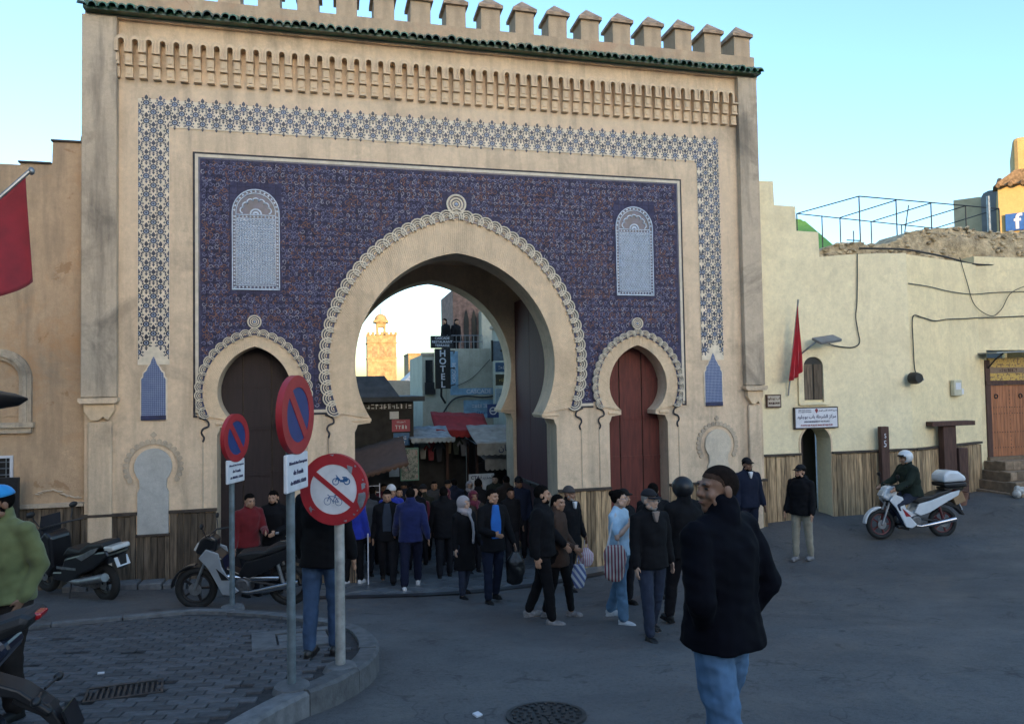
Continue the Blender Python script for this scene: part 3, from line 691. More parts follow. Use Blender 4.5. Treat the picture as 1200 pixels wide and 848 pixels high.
# blind keyhole niches near the corners
for cx in (-5.07, 5.24):
    zc = 2.02
    body = [(.235, .92), (.235, 1.60), (.20, 1.68)]+[(.285*math.cos(a), zc+.30*math.sin(a)) for a in [-.75+(PI+1.5)*k/20 for k in range(21)]]+[(-.20, 1.68), (-.235, 1.60), (-.235, .92)]
    MB().prism([(cx+x, z) for x, z in body], -.05, -.0005).build('blind_niche', plaster('niche_render%d' % (cx > 0), (.50,.49,.46) if cx < 0 else (.68,.58,.45), STAIN, .2, .2), gate)
    m = MB()
    for k in range(21):
        a = -.55+(PI+1.1)*k/20; m.mat(k % 2).prism(ringpoly2(cx+.42*math.cos(a), zc+.42*math.sin(a), .042, 8), -.022, -.0005)
    an = [-.6+(PI+1.2)*k/30 for k in range(31)]
    m.mat(0).strip([(cx+.40*math.cos(a), zc+.40*math.sin(a)) for a in an], [(cx+.37*math.cos(a), zc+.37*math.sin(a)) for a in an], -.02, -.0005)
    m.prism(ringpoly2(cx, zc+.52, .055, 4), -.02, -.0005)
    m.build('niche_border', [M_pil, M_pil], gate)
# plank wainscot
def planks(x0, x1, zt, mat, parent, y=-.035, zb=None, w=.105, skip=None):
    x = x0
    while x < x1-.03:
        ww = min(w*rnd.uniform(.8, 1.2), x1-x)
        if skip and skip[0] < x+ww/2 < skip[1]: x += ww; continue
        b = (zb if zb is not None else road_z(x, -.1)-.1)+rnd.uniform(0, .03)
        MB().b2((x+.004, y-rnd.uniform(.0, .02), b), (x+ww-.004, y+.03, zt-rnd.uniform(0, .03))).build('plank', mat, parent); x += ww
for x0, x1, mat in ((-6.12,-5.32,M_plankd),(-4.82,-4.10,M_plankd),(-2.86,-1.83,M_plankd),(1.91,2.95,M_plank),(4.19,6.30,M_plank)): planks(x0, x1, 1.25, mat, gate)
planks(-5.32, -4.82, .90, M_plankd, gate)
m = MB()
for x0, x1 in ((-6.14,-5.31),(-4.83,-4.09),(-2.87,-1.82),(1.90,2.96),(4.18,6.31)): MB().b2((x0,-.075,1.245),(x1,-.002,1.29)).build('wainscot_rail', M_rail, gate)
MB().b2((-5.33,-.075,.89),(-4.81,-.002,.925)).build('wainscot_rail', M_rail, gate)
# ================================================================ UNSEEN HOUSES AND RIDGE ADDED TO SHADE THE SQUARE (behind and beside the viewer)
M_hw = plaster('house_render', (.42,.34,.25), (.2,.16,.12), .4, .4)
M_glassd = mt('window_dark', (.02,.022,.025), .15, .3, 4, 0)
def shade_house(label, x0, x1, y0, y1, zt, face):
    h = thing('house', label, 'house', ((x0+x1)/2, (y0+y1)/2, road_z((x0+x1)/2, max(-14, min(0, y1)))), 0, 'unseen shading houses round the square')
    ox, oy, oz = h.location
    MB().b2((x0-ox, y0-oy, -3), (x1-ox, y1-oy, zt-oz)).build('wall', M_hw, h)
    MB().b2((x0-ox-.15, y0-oy-.15, zt-oz-.9), (x1-ox+.15, y1-oy+.15, zt-oz-.7)).build('cornice', M_hw, h)
    wm = MB().b2((-.5,-.03,-.75),(.5,.03,.75)).mesh('window', M_glassd); fm = MB().strip([(.58,-.83),(.58,.83),(-.58,.83),(-.58,-.83),(.58,-.83)],[(.5,-.75),(.5,.75),(-.5,.75),(-.5,-.75),(.5,-.75)],-.07,.0).mesh('frame', M_rail)
    a, b = (x0, x1) if face == 'y' else (y0, y1)
    for k in range(int((b-a)/3)):
        for l in range(int((zt-oz-2)/3.2)):
            u = a+1.5+k*3; z = 2+l*3.2
            loc, rot = ((u-ox, y1-oy, z), (0,0,PI)) if face == 'y' else ((x1-ox, u-oy, z), (0,0,PI/2))
            w = link('window', wm, h, loc, rot); link('frame', fm, w)
HS = 11.6+150*math.tan(SUN_EL)  # unseen ridge, its height set to keep the low sun off the gate
hm_ = MB(); NXh = 60; prof_h = [(-95,0),(-112,.35),(-128,.75),(-146,.97),(-154,1.0),(-170,.9),(-240,.5),(-340,0)]
for y, t in prof_h:
    for i in range(NXh+1):
        x = -300+600*i/NXh; hm_.v.append((x, y, 1.5+(HS-1.5)*t+(.5*mnoise.noise(Vector((x*.03, y*.03, 1)))+.4 if t > .9 else 0)))
hm_.f = [(j*(NXh+1)+i, (j+1)*(NXh+1)+i, (j+1)*(NXh+1)+i+1, j*(NXh+1)+i+1) for j in range(len(prof_h)-1) for i in range(NXh)]; hm_.m = [0]*len(hm_.f)
tag(hm_.build('shade_ridge', mt('shade_ridge_earth', (.16,.13,.08), .95, .4, .05, 0), smooth=True), kind='structure')
for k, (a, b, h) in enumerate(((-13,-5,10.5),(-24,-13.05,10))):
    shade_house('plain unseen ochre house added for shade on the left side of the square, %s' % ('next to the gate' if k == 0 else 'away from the gate'), -19, -9.6, a, b, h, 'x')

for k, (a, b, h, lab) in enumerate(((-34,-20,8.3,'with four bays at the far left of the row behind the viewer'),(-20,-8,9.0,'left of centre in the row behind the viewer'),(-8,5,8.0,'lowest, right behind the viewer'),(5,18,8.6,'right of centre in the row behind the viewer'),(18,34,8.4,'at the far right of the row behind the viewer'))):
    shade_house('plain unseen ochre house added for shade '+lab, a, b-.05, -42, -30, h, 'y')
# ================================================================ TEXT HELPER
DG = None
def text(s, size, mat, parent, loc, rot=(PI/2, 0, 0), ext=.003, align='CENTER', name='lettering', bold=0, space=1.0, shear=0, sx=1):
    c = bpy.data.curves.new(name, 'FONT'); c.body = s; c.size = size; c.extrude = ext; c.align_x = align; c.align_y = 'CENTER'; c.offset = bold; c.space_character = space; c.resolution_u = 3; c.shear = shear
    t = bpy.data.objects.new(name, c); COL.objects.link(t); me = bpy.data.meshes.new(name); me.materials.append(mat)
    o = link(name, me, parent, loc, rot); o.scale = (sx, 1, 1); TEXTS.append((o, t, mat)); return o
TEXTS = []
def finish_text():
    dg = bpy.context.evaluated_depsgraph_get(); out = [bpy.data.meshes.new_from_object(t.evaluated_get(dg)) for o, t, m in TEXTS]
    for (o, t, m), me in zip(TEXTS, out):
        me.materials.clear(); me.materials.append(m); o.data = me; me.name = o.name; bpy.data.objects.remove(t)
def scribble(n, size, mat, parent, loc, name='lettering', w=.6, seed=1):
    """blurred letter-like strokes where the photograph's writing cannot be read"""
    r_ = random.Random(seed); m = MB(); x = -n*size*w/2
    for k in range(n):
        c = x+k*size*w+size*w/2
        for q in range(r_.randint(2, 3)):
            if r_.random() < .5: xx = c+r_.uniform(-.2,.2)*size; m.b2((xx-.06*size,-.003,-.4*size),(xx+.06*size,0,r_.uniform(.1,.45)*size))
            else: zz = r_.uniform(-.4,.4)*size; m.b2((c-.24*size,-.0035,zz-.06*size),(c+.24*size,0,zz+.06*size))
    return m.build(name, mat, parent, loc)
# ================================================================ YELLOW HOUSE RIGHT OF THE GATE
M_yel = plaster('yellow_render', (.92,.775,.505), (.55,.43,.27), .25, .22)
M_yel2 = plaster('yellow_render_side', (.90,.74,.455), (.55,.43,.27), .28, .26)
M_rub = mt('rubble_stone', (.44,.34,.215), .95, .45, 4, .9, 14, .05)
M_wood = mt('timber_red_brown', (.075,.036,.026), .8, .4, 4, .4, 30, stretch=(8,8,.8))
M_blk = mt('black_metal', (.018,.018,.02), .45, .3, 10, .1, metal=.2)
M_gal = mt('galvanised_steel', (.28,.29,.30), .45, .25, 12, .15, 50, metal=.8)
M_wire = mt('cable_black', (.025,.023,.022), .7, .2, 10, 0)
M_signw = mt('sign_white', (.62,.62,.66), .5, .1, 8, .05)
M_ink = mt('ink_dark', (.04,.04,.09), .6, .1, 8, 0)
M_inkr = mt('ink_red', (.25,.03,.04), .6, .1, 8, 0)
M_flag = mt('flag_red', (.42,.012,.022), .75, .2, 5, .15, 120, sheen=.3)
yh = thing('yellow_house', 'pale yellow plastered house with stepped parapet and arched doorway right of the gate', 'house', (8, .2, .4))
def Lc(x, z): return (x-8, z-.4)
doorp = lambda cx, w, z0, zs, r: [(cx+w, z0), (cx+w, zs)] + [(cx+w*math.cos(PI*k/14), zs+r*math.sin(PI*k/14)) for k in range(1, 14)] + [(cx-w, zs), (cx-w, z0)]
P = [(6.24,-1.2),(6.24,7.44),(6.82,7.45),(6.83,6.95),(7.33,6.94),(7.34,6.42),(7.87,6.41),(7.88,5.88),(8.6,5.95),(9.4,6.0),(10.08,6.02),(10.08,-1.2)]
P2 = P + doorp(7.64, .36, -1.2, 1.95, .36)
MB().prism([Lc(*p) for p in P2], 0, .45).build('wall', M_yel, yh)
# the short return that turns away to the timber door
ang = math.atan2(.9, 2.82); wl = 3.0
fa = MB(); 
def turn(u, v, z): return (2.08+u*math.cos(ang)-v*math.sin(ang), u*math.sin(ang)+v*math.cos(ang), z-.4)
def tbox(mb, u0, u1, v0, v1, z0, z1):
    mb.add([turn(u, v, z) for z in (z0, z1) for u, v in ((u0,v0),(u1,v0),(u1,v1),(u0,v1))], [(3,2,1,0),(4,5,6,7),(0,1,5,4),(1,2,6,5),(2,3,7,6),(3,0,4,7)])
tbox(fa, 0, wl, 0, .4, -1, 6.0); fa.build('side_wall', M_yel2, yh)
fa = MB(); fa.b2((4.92,.95,-1.6),(5.18,1.5,5.8)); fa.b2((6.42,.95,-1.6),(9.5,1.5,5.8)); fa.b2((5.18,.951,3.52),(6.42,1.5,5.8)); fa.build('door_wall', M_yel2, yh)
MB().b2((2.4,1.52,4.0),(9,4.5,5.3)).build('rear_mass', M_yel2, yh)
MB().b2((-1.7,.46,3.0),(2.0,4.5,5.2)).build('rear_mass', M_yel2, yh)
# plank skirting
planks(6.33-8, 7.27-8, 1.31, M_plank, yh, zb=-.75); planks(8.01-8, 10.1-8, 1.31, M_plank, yh, zb=-.75)
u = .02
while u < 2.75:
    w = .105*rnd.uniform(.8, 1.2); mm = MB(); tbox(mm, u, u+w-.008, -.05-rnd.uniform(0,.02), 0, -.2+.4*u/3, 1.69-rnd.uniform(0,.02)); mm.build('plank', M_plank, yh); u += w
mm = MB().b2((-1.68,-.08,1.31),(-.73,-.001,1.35)); mm.build('skirting_rail', M_rail, yh)
MB().b2((.01,-.08,1.31),(2.1,-.001,1.35)).build('skirting_rail', M_rail, yh)
mm = MB(); tbox(mm, .03, 2.8, -.09, -.001, 1.70, 1.745); mm.build('skirting_rail', M_rail, yh)
# arched doorway: reveal, black sheet for the unlit room, open leaf
MB().b2((-.95,.9,-1.2),(.3,1.0,2.4)).build('leaf_and_room_dark', mt('room_dark_sheet', (.012,.011,.010), .9, .2, 4, 0), yh)
MB().b2((-.70,.30,-.6),(-.45,.36,1.75)).build('leaf_and_room_dark', M_doorL, yh)
mm = MB(); mm.strip([Lc(*p) for p in doorp(7.64,.40,.2,1.95,.40)], [Lc(*p) for p in doorp(7.64,.362,.2,1.95,.362)], -.018, 0); mm.build('door_surround', M_cream, yh)
# arched window with shutters
wd = MB().prism([Lc(*p) for p in doorp(7.61,.23,2.85,3.55,.2)], -.012, -.001).build('window', mt('window_hollow', (.02,.018,.016), .6, .2, 5, 0), yh)
MB().strip([Lc(*p) for p in doorp(7.61,.36,2.76,3.56,.36)], [Lc(*p) for p in doorp(7.61,.235,2.76,3.55,.205)], -.05, 0).build('surround', M_yel, wd)
MB().b2(( *Lc(7.26,0)[:1], -.06, 2.345), (Lc(7.97,0)[0], -.001, 2.40)).build('sill', M_yel, wd)
for x0 in (7.40, 7.63):
    MB().b2((x0-8, -.03, 2.46), (x0+.19-8, -.013, 3.2)).build('shutter', M_plankd, wd)
# cables running over the wall
def cable(pts, r=.012, parent=None, name='cable', label=None, mat=None):
    o = MB().tube([tuple(p) for p in catmull(pts, 6)], r, 6).build(name, mat or M_wire, parent, smooth=True)
    if label: tag(o, label, 'cable')
    return o
cable([(8.80,.17,5.97),(8.78,.17,5.4),(8.75,.17,4.9),(8.70,.16,4.6),(8.75,.17,4.3),(8.78,.17,4.05),(8.60,.17,3.95),(8.2,.17,3.98),(7.95,.15,4.05)], label='black cable dropping from the roof to the floodlight on the yellow house')
def T3(u, z, v=-.03): q = turn(u, v, z); return (q[0]+8, q[1]+.2, q[2]+.4)
cable([T3(.2,3.35),T3(.12,3.5),T3(.1,4.1),T3(.13,4.62),T3(.5,4.62),T3(1.0,4.56),T3(1.6,4.62),T3(2.4,4.66),T3(2.95,4.7)]+[(13.5,1.12,4.72),(15.5,1.12,4.8)], label='black cable running along the side wall above the security camera')
cable([T3(.0,5.35),T3(.8,5.33),T3(1.6,5.27),T3(2.4,5.25),T3(2.95,5.27),(13.6,1.12,5.33),(15.5,1.12,5.4)], .009, label='thin wire strung high along the yellow side wall')
cable([T3(2.2,6.1),T3(2.5,5.5),T3(2.8,5.0),(13.3,1.1,4.75),(13.6,1.08,4.9),(13.9,1.08,5.3),(14.4,1.1,5.5)], .009, label='slack looped wire hanging in the corner above the timber door')
cable([(9.3,.7,6.2),(10.1,.4,6.15),(10.8,.5,6.12),(11.8,.8,6.08),(12.9,1.1,6.0),(14,1.2,6.05),(16,1.3,6.3)], .022, label='thick black cable lying along the roof edge below the rubble')
# ---- things on the wall
sg = thing('police_sign', 'white police post sign with Arabic and French lines and a crest above the arched doorway', 'sign', (7.64,.16,2.25))
MB().b2((-.53,-.02,0),(.53,.02,.45)).build('frame', M_rail, sg, bevel=.004); MB().b2((-.50,-.026,.025),(.50,-.0205,.425)).build('board', M_signw, sg)
# written in joined letter forms, right to left
AR1 = '\ufea9\ufeee\ufee0\ufe9f\ufeee\ufe91 \ufe8f\ufe8e\ufe91 \ufe94\ufec3\ufeae\ufeb8\ufedf\ufe8d \ufeb0\ufedb\ufeae\ufee3'
AR2 = '\ufee6\ufec3\ufeee\ufedf\ufe8d \ufee6\ufee3\ufefb\ufedf \ufe94\ufee3\ufe8e\ufecc\ufedf\ufe8d \ufe94\ufef3\ufeae\ufef3\ufeaa\ufee4\ufedf\ufe8d'
text(AR2, .045, M_ink, sg, (.28,-.028,.375)); text('DIRECTION GENERALE', .03, M_ink, sg, (-.28,-.028,.385)); text('DE LA SURETE NATIONALE', .026, M_ink, sg, (-.28,-.028,.345))
text(AR1, .098, M_ink, sg, (0,-.028,.25), bold=.001); text('ARRONDISSEMENT DE POLICE', .045, M_ink, sg, (0,-.028,.145), bold=.0008); text('POSTE DE POLICE BAB BOUJLOUD', .05, M_inkr, sg, (0,-.028,.07), bold=.001)
MB().prism([(-.03,.36),(-.035,.40),(0,.42),(.035,.40),(.03,.36),(0,.32)], -.03, -.0265).build('crest', M_inkr, sg)
pl = thing('street_plaque', 'small brown framed street plaque with writing beside the gate corner', 'plaque', (6.65,.17,2.71))
MB().b2((-.17,-.02,0),(.17,.02,.27)).build('frame', M_wood, pl); MB().b2((-.145,-.026,.025),(.145,-.0205,.245)).build('plate', mt('plaque_tan', (.45,.38,.30), .6), pl)
text('\ufea9\ufeee\ufee0\ufe9f\ufeee\ufe91 \ufe8f\ufe8e\ufe91', .075, M_wood, pl, (0,-.028,.19), bold=.001); text('BOUJLOUD', .05, M_wood, pl, (0,-.028,.09), bold=.003)
fl = thing('wall_flag', 'red flag hanging limp from a short pole on the yellow house', 'flag', (7.05,.05,2.95))
MB().tube([(-.06,.1,0),(.09,-.12,1.98)], .018, 8).build('pole', M_gal, fl, smooth=True)
def limp_flag(mb, top, bl, br, n=14, m=18, amp=.05, folds=3):
    top, bl, br = Vector(top), Vector(bl), Vector(br); vs = []
    for j in range(m+1):
        t = j/m
        for i in range(n+1):
            s_ = i/n; p = top.lerp(bl.lerp(br, s_), t)
            p = p + Vector((0, -amp*(t**.6)*math.sin(s_*folds*2*PI+t*2.2)-.03*t, -.05*t*math.sin(s_*PI)))
            vs.append(p)
    fs = [(j*(n+1)+i, j*(n+1)+i+1, (j+1)*(n+1)+i+1, (j+1)*(n+1)+i) for j in range(m) for i in range(n)]
    mb.add(vs, fs)
mm = MB(); limp_flag(mm, (.075,-.12,1.85), (-.20,-.08,.30), (.17,-.02,.50)); o = mm.build('cloth', M_flag, fl, smooth=True, fix=False); sm = o.modifiers.new('t', 'SOLIDIFY'); sm.thickness = .004
la = thing('floodlight', 'grey floodlight on a bracket over the arched window', 'lamp', (7.75,.1,4.0))
MB().box((.0,-.22,.10), (.50,.30,.06), Matrix.Rotation(R(22), 3, 'X') @ Matrix.Rotation(R(-8), 3, 'Y')).build('housing', mt('lamp_grey', (.16,.17,.18), .5), la, bevel=.015)
MB().box((.0,-.225,.065), (.42,.24,.012), Matrix.Rotation(R(22), 3, 'X') @ Matrix.Rotation(R(-8), 3, 'Y')).build('glass', mt('lamp_glass', (.3,.32,.34), .15), la)
MB().tube([(-.45,.1,-.22),(-.40,-.05,-.12),(-.2,-.15,.06)], .02, 8).build('bracket', M_gal, la, smooth=True)
sc = thing('security_camera', 'dark round security camera on the corner of the yellow house', 'camera', (10.13,.12,3.22))
MB().lathe([(.0,-.20),(.10,-.20),(.13,-.12),(.13,0),(.09,.02),(0,.02)], (-.10,-.02,.05), 16, 'Y', False).build('housing', M_blk, sc, smooth=True); MB().box((.08,-.02,.02), (.2,.06,.05)).build('mount', M_gal, sc)
# timber post with white paint, lintel post
po = thing('timber_post', 'upright red brown timber post with white paint scrawl against the plank skirting', 'post', (9.20,.06,.55))
MB().b2((-.10,-.06,-.3),(.10,.04,1.70)).build('post', M_wood, po, bevel=.008)
text('5', .20, M_signw, po, (-.01,-.064,1.33), sx=.8, name='painted_mark'); text('S', .14, M_signw, po, (0,-.064,1.50), sx=.8, name='painted_mark')
tp = thing('timber_portal', 'dark timber post under a thick horizontal beam at the foot of the side wall', 'beam', (11.2,.30,.7))
MB().b2((-.60,-.12,1.50),(.55,.12,1.60)).build('beam', M_wood, tp, bevel=.01); MB().b2((-.26,-.06,.3),(.08,.10,1.499)).build('post', M_wood, tp, bevel=.008); MB().b2((.10,-.10,-.2),(.34,.12,1.0)).build('side_post', M_wood, tp, bevel=.008)
mb_ = thing('meter_box', 'small pale electricity meter box on the side wall by the timber door', 'meter box', T3(1.75,2.85,-.02))
mb_.rotation_euler = (0,0,ang); MB().b2((-.17,-.09,0),(.17,0,.36)).build('box', mt('meter_cream', (.50,.46,.34), .5), mb_, bevel=.015); MB().b2((-.11,-.097,.14),(.11,-.0905,.30)).build('window', M_signw, mb_); MB().b2((.171,-.07,.03),(.28,0,.16)).build('junction', M_signw, mb_)
M_brick = mt('step_brick', (.25,.175,.115), .9, .35, 8, .5, 50, .008, rand=.3)
# timber door with awning and steps
td = thing('timber_door', 'studded timber double door below yellow tiled lintel and a small awning', 'door', (13.8,1.12,1.38))
MB().b2((-.70,.0,-.05),(-.56,.12,2.3)).build('jamb', M_wood, td); MB().b2((.62,.0,-.05),(.76,.12,2.3)).build('jamb', M_wood, td); MB().b2((-.70,-.02,1.70),(.76,.10,1.80)).build('lintel', M_wood, td)
M_doorw = mt('door_timber_orange', (.34,.125,.05), .6, .4, 3, .35, 30, rand=.2, stretch=(9,9,.6))
for k in range(12): MB().b2((-.555+k*.098,.04,-.03),(-.555+k*.098+.092,.09,1.69)).build('plank', M_doorw, td)
stud = MB().lathe([(.012,0),(.010,-.008),(0,-.012)], n=6, ax='Y', caps=False).mesh('stud', M_blk)
for zz in (.55, 1.0, 1.15, .18):
    for k in range(15): link('stud', stud, td, (-.53+k*.078,.038,zz))
for zz in range(16):
    for x in (-.53, .03, .59): link('stud', stud, td, (x,.038,.05+zz*.1))
for x in (-.38, .36): MB().torus((x,.03,1.42), .05, .012, n=14, m=6).build('knocker', M_blk, td, smooth=True)
M_yt = newmat('lintel_tiles')[0]; nt = M_yt.node_tree; bs = nt.nodes['Principled BSDF']; v = coords(nt, rot=(PI/2,0,0)); vo = node(nt, 'ShaderNodeTexVoronoi'); vo.inputs['Scale'].default_value = 16; nt.links.new(v, vo.inputs['Vector'])
nt.links.new(ramp(nt, vo.outputs[0], [(.2, (.45,.27,.05)), (.5, (.60,.40,.09)), (.7, (.22,.13,.05))]), bs.inputs['Base Color']); bs.inputs['Roughness'].default_value = .5
MB().b2((-.72,-.06,-.35),(.78,.3,-.035)).build('sill', M_brick, td); MB().b2((-.56,.03,1.801),(.62,.1,2.35)).build('tiled_lintel', M_yt, td)
MB().b2((-.54,.015,1.98),(.60,.029,2.12)).build('name_board', mt('board_brown', (.22,.15,.10), .7), td)
scribble(9, .10, M_wood, td, (0,.014,2.05), seed=3)
MB().prism([(-.95,2.44),(.95,2.50),(.95,2.53),(-.95,2.47)], -.55, .02).build('awning', M_gal, td); 
for x in (-.62, .68): MB().tube([(x,.0,2.1),(x,-.2,2.3),(x,-.42,2.44)], .018, 6).build('bracket', M_blk, td)
stp = thing('door_steps', 'four brick faced steps leading up to the studded timber door', 'steps', (13.7,.7,.5))
for k in range(4):
    y0 = -.95+k*.27; z1 = .18+k*.205; x0 = -1.25+k*.16; MB().b2((x0,y0,-.7),(1.9,.4,z1-.03)).build('step_core', M_brick, stp)
    bx_ = x0
    while bx_ < 1.9: w = .215*rnd.uniform(.9,1.1); MB().b2((bx_+.006,y0-.02,z1-.19),(bx_+w-.006,y0+.05,z1+rnd.uniform(-.005,.005))).build('brick', M_brick, stp); bx_ += w
    MB().b2((x0,y0+.055,z1-.029),(1.9,y0+.27,z1-.004)).build('tread', M_brick, stp)
bag = MB()
for k in range(7): bag.ball((rnd.uniform(-.13,.13), rnd.uniform(-.06,.06), .07+rnd.uniform(-.02,.07)), (rnd.uniform(.07,.11), .08, rnd.uniform(.06,.1)), 10, 7, Matrix.Rotation(rnd.uniform(0,3), 3, 'Z'))
o = bag.build('rubbish_bag', mt('bag_grey_white', (.42,.40,.37), .6, .5, 14, .5, 30, .02), None, (12.45,-.2,road_z(12.45,-.2)+.02), smooth=True); tag(o, 'crumpled whitish rubbish bag lying at the foot of the steps', 'bag')
# potted plant beside the posts
pp = thing('potted_plant', 'spiky green plant in a pot before the timber posts', 'plant', (11.0,-.05,road_z(11.0,-.05)))
MB().lathe([(.13,0),(.18,.26),(.20,.28),(.17,.28),(.16,.24),(0,.24)], n=16, caps=False).build('pot', mt('pot_clay', (.20,.10,.07), .85), pp, smooth=True)
lv = MB()
for k in range(60):
    a = rnd.uniform(0,2*PI); h = rnd.uniform(.25,.62); o_ = rnd.uniform(.1,.38); w = rnd.uniform(.01,.02); q = [(0,0,.24)]
    for j in range(1,5): t = j/4; q.append((math.cos(a)*o_*t**1.5, math.sin(a)*o_*t**1.5, .24+h*(t-.25*t*t)))
    nx_, ny_ = -math.sin(a), math.cos(a); vs = []
    for j, p in enumerate(q): ww = w*(1-j/4.2); vs += [(p[0]+nx_*ww,p[1]+ny_*ww,p[2]),(p[0]-nx_*ww,p[1]-ny_*ww,p[2])]
    lv.add(vs, [(2*j,2*j+1,2*j+3,2*j+2) for j in range(4)])
tag(lv.build('leaves', mt('plant_green', (.05,.075,.03), .6, .4, 6, 0), pp, fix=False), kind='stuff')
# crumbling rubble wall above the yellow house
rb = thing('rubble_wall', 'crumbling rubble stone wall along the roof of the yellow house', 'wall', (12,2,5.0))
prof = [(7.9,5.9),(8.3,6.1),(8.9,6.28),(9.6,6.55),(10.2,6.55),(10.6,6.5),(11.2,6.62),(11.5,6.85),(12.0,6.95),(12.6,7.0),(13.2,7.05),(13.6,6.98),(14.3,6.95),(15.2,7.0),(16.5,6.9),(19,6.8)]
def ptop(x):
    for a, b in zip(prof[:-1], prof[1:]):
        if a[0] <= x <= b[0]: return a[1]+(b[1]-a[1])*(x-a[0])/(b[0]-a[0])+.05*mnoise.noise(Vector((x*5,0,0)))
    return 6
core = MB(); NX = 120; NZ = 16; vs = []
for j in range(NZ+1):
    for i in range(NX+1):
        x = 7.9+11.1*i/NX; zt = ptop(x); z = 4.8+(zt-4.8)*j/NZ; d = .10*mnoise.fractal(Vector((x*2.2,0,z*2.2)), 1, 2, 4); vs.append((x-12, -.35+d+.12*(x-8)/11-(.25 if x < 8.6 else 0)*0, z-5))
for i in range(NX+1): x = 7.9+11.1*i/NX; vs.append((x-12, .6, ptop(x)-5))
core.add(vs, [(j*(NX+1)+i, j*(NX+1)+i+1, (j+1)*(NX+1)+i+1, (j+1)*(NX+1)+i) for j in range(NZ+1) for i in range(NX)]); core.build('core', M_rub, rb, smooth=True, fix=False)
stm = []
for k in range(5):
    s_ = MB(); s_.ball((0,0,0), (.09,.05,.055), 8, 6); s_.v = [tuple(Vector(v)*(1+.35*mnoise.noise(Vector(v)*14+Vector((k*7,0,0))))) for v in s_.v]; stm.append(s_.mesh('stone', mt('rubble_piece', (.40,.31,.20), .95, .35, 6, .6, 30, .02, rand=.4)))
for k in range(210):
    x = rnd.uniform(8.2,16); z = ptop(x)-rnd.uniform(0,1)**1.5*(1.0 if x > 11 else .4); sc_ = rnd.uniform(.5,1.1)
    link('stone', rnd.choice(stm), rb, (x-12, -.36+.12*(x-8)/11, z-5), (rnd.uniform(0,6),rnd.uniform(-.4,.4),rnd.uniform(-.3,.3)), (sc_,sc_,sc_*rnd.uniform(.7,1)))
# steel frame on the roof
pg = thing('roof_frame', 'bare steel pergola frame standing on the roof behind the rubble wall', 'frame', (15,6.4,6))
def bar(a, b, r_=.017, nm='bar'): MB().tube([tuple(Vector(a)-Vector((15,6.4,6))), tuple(Vector(b)-Vector((15,6.4,6)))], r_, 6).build(nm, M_blk, pg)
A, B, C_, D_ = (12.2,6.9,8.6), (12.7,4.7,8.6), (18.3,5.2,8.6), (18.6,8.0,8.6)
bar(A,B); bar(B,C_); bar(A,D_); bar(C_,D_)
for (p, q) in (((14.0,7.15,8.6),(14.16,4.9,8.6)), ((15.5,7.5,8.6),(15.51,5.0,8.6)), ((17.0,7.8,8.6),(16.9,5.1,8.6))): bar(p, q)
for p in (A, B, C_, D_, (14.16,4.9,8.6), (15.51,5.0,8.6), (16.9,5.1,8.6), (13.2,7.0,8.6), (14.0,7.15,8.6), (15.5,7.5,8.6), (17,7.8,8.6)): bar(p, (p[0],p[1],6), .02, 'post')
bar((14.7,5.0,8.5),(14.3,5.0,6.6)); bar((13.55,6,7.9),(13.55,6,6)); bar((13.3,6,7.6),(13.8,6,7.6))
pm = MB().tube([(17.45,4.8,6),(17.45,4.8,8.85)], .05, 8).build('mast', M_gal, None, smooth=True); tag(pm, 'thick single mast at the right end of the roof frame', 'pole')
# green tiled pyramid roof, white house, ochre house far right
gp = thing('green_roof_pavilion', 'green tiled pyramid roof peeping over the stepped parapet', 'roof', (17.0,13.6,6))
MB().add([(-1.2,-1.2,2.6),(1.2,-1.2,2.6),(1.2,1.2,2.6),(-1.2,1.2,2.6),(-.25,-.25,4.05),(.25,-.25,4.05),(.25,.25,4.05),(-.25,.25,4.05)], [(3,2,1,0),(0,1,5,4),(1,2,6,5),(2,3,7,6),(3,0,4,7),(4,5,6,7)]).build('roof', mt('roof_green', (.10,.26,.05), .5, .3, 8, .4, 20, .02, stretch=(1,1,6)), gp)
MB().b2((-1.1,-1.1,-1),(1.1,1.1,2.59)).build('drum', M_yel2, gp); MB().ball((0,0,4.05), (.28,.28,.12), 12, 6).build('finial', mt('roof_green', ), gp, smooth=True)
wh = thing('white_house', 'far pale house with one rounded corner coloured grey for shade beyond the steel frame', 'house', (31.75,19.95,4), R(-47))
MB().b2((0,0,-6),(1.3,3,9.3)).build('side_wing', mt('cream_render', (.50,.42,.28), .9, .15, 2, .3, 20), wh)
MB().prism([(1.302,-6),(1.302,9.2),(1.42,9.42),(1.65,9.52),(3.2,9.52),(3.2,-6)], -.25, 3).build('wall', mt('white_render_shaded', (.20,.21,.23), .9, .15, 2, .3, 20), wh)  # shade on this front is put into the grey of its render
oh = thing('ochre_house', 'sunlit ochre house with tiled eave and a blue square sign at the right edge', 'house', (29.55,15.2,3), R(-47))
M_och = plaster('ochre_render', (.58,.40,.17), (.36,.24,.1), .3, .3)
MB().b2((0,0,-6),(8,5,9.75)).build('wall', M_och, oh); MB().b2((.7,.9,9.75),(8,5,12.2)).build('upper_wall', M_och, oh, bevel=.2)
er = MB(); er.prism([(-.2,9.62),(0,9.82),(.7,10.3),(8,10.3),(8,9.62)], -.25, .9); er.build('eave', mt('eave_tile', (.22,.15,.09), .9, .5, 9, .6, 20, .03), oh)
for k in range(10): MB().tube([(.0+k*.5,-.35,9.62),(.1+k*.5,.8,10.15)], .11, 8).build('eave_tile', MATS['eave_tile'], oh)
fs_ = thing('blue_sign', 'blue square sign with a white letter f on the ochre house wall', 'sign', (29.97,14.68,10.8), R(-47))
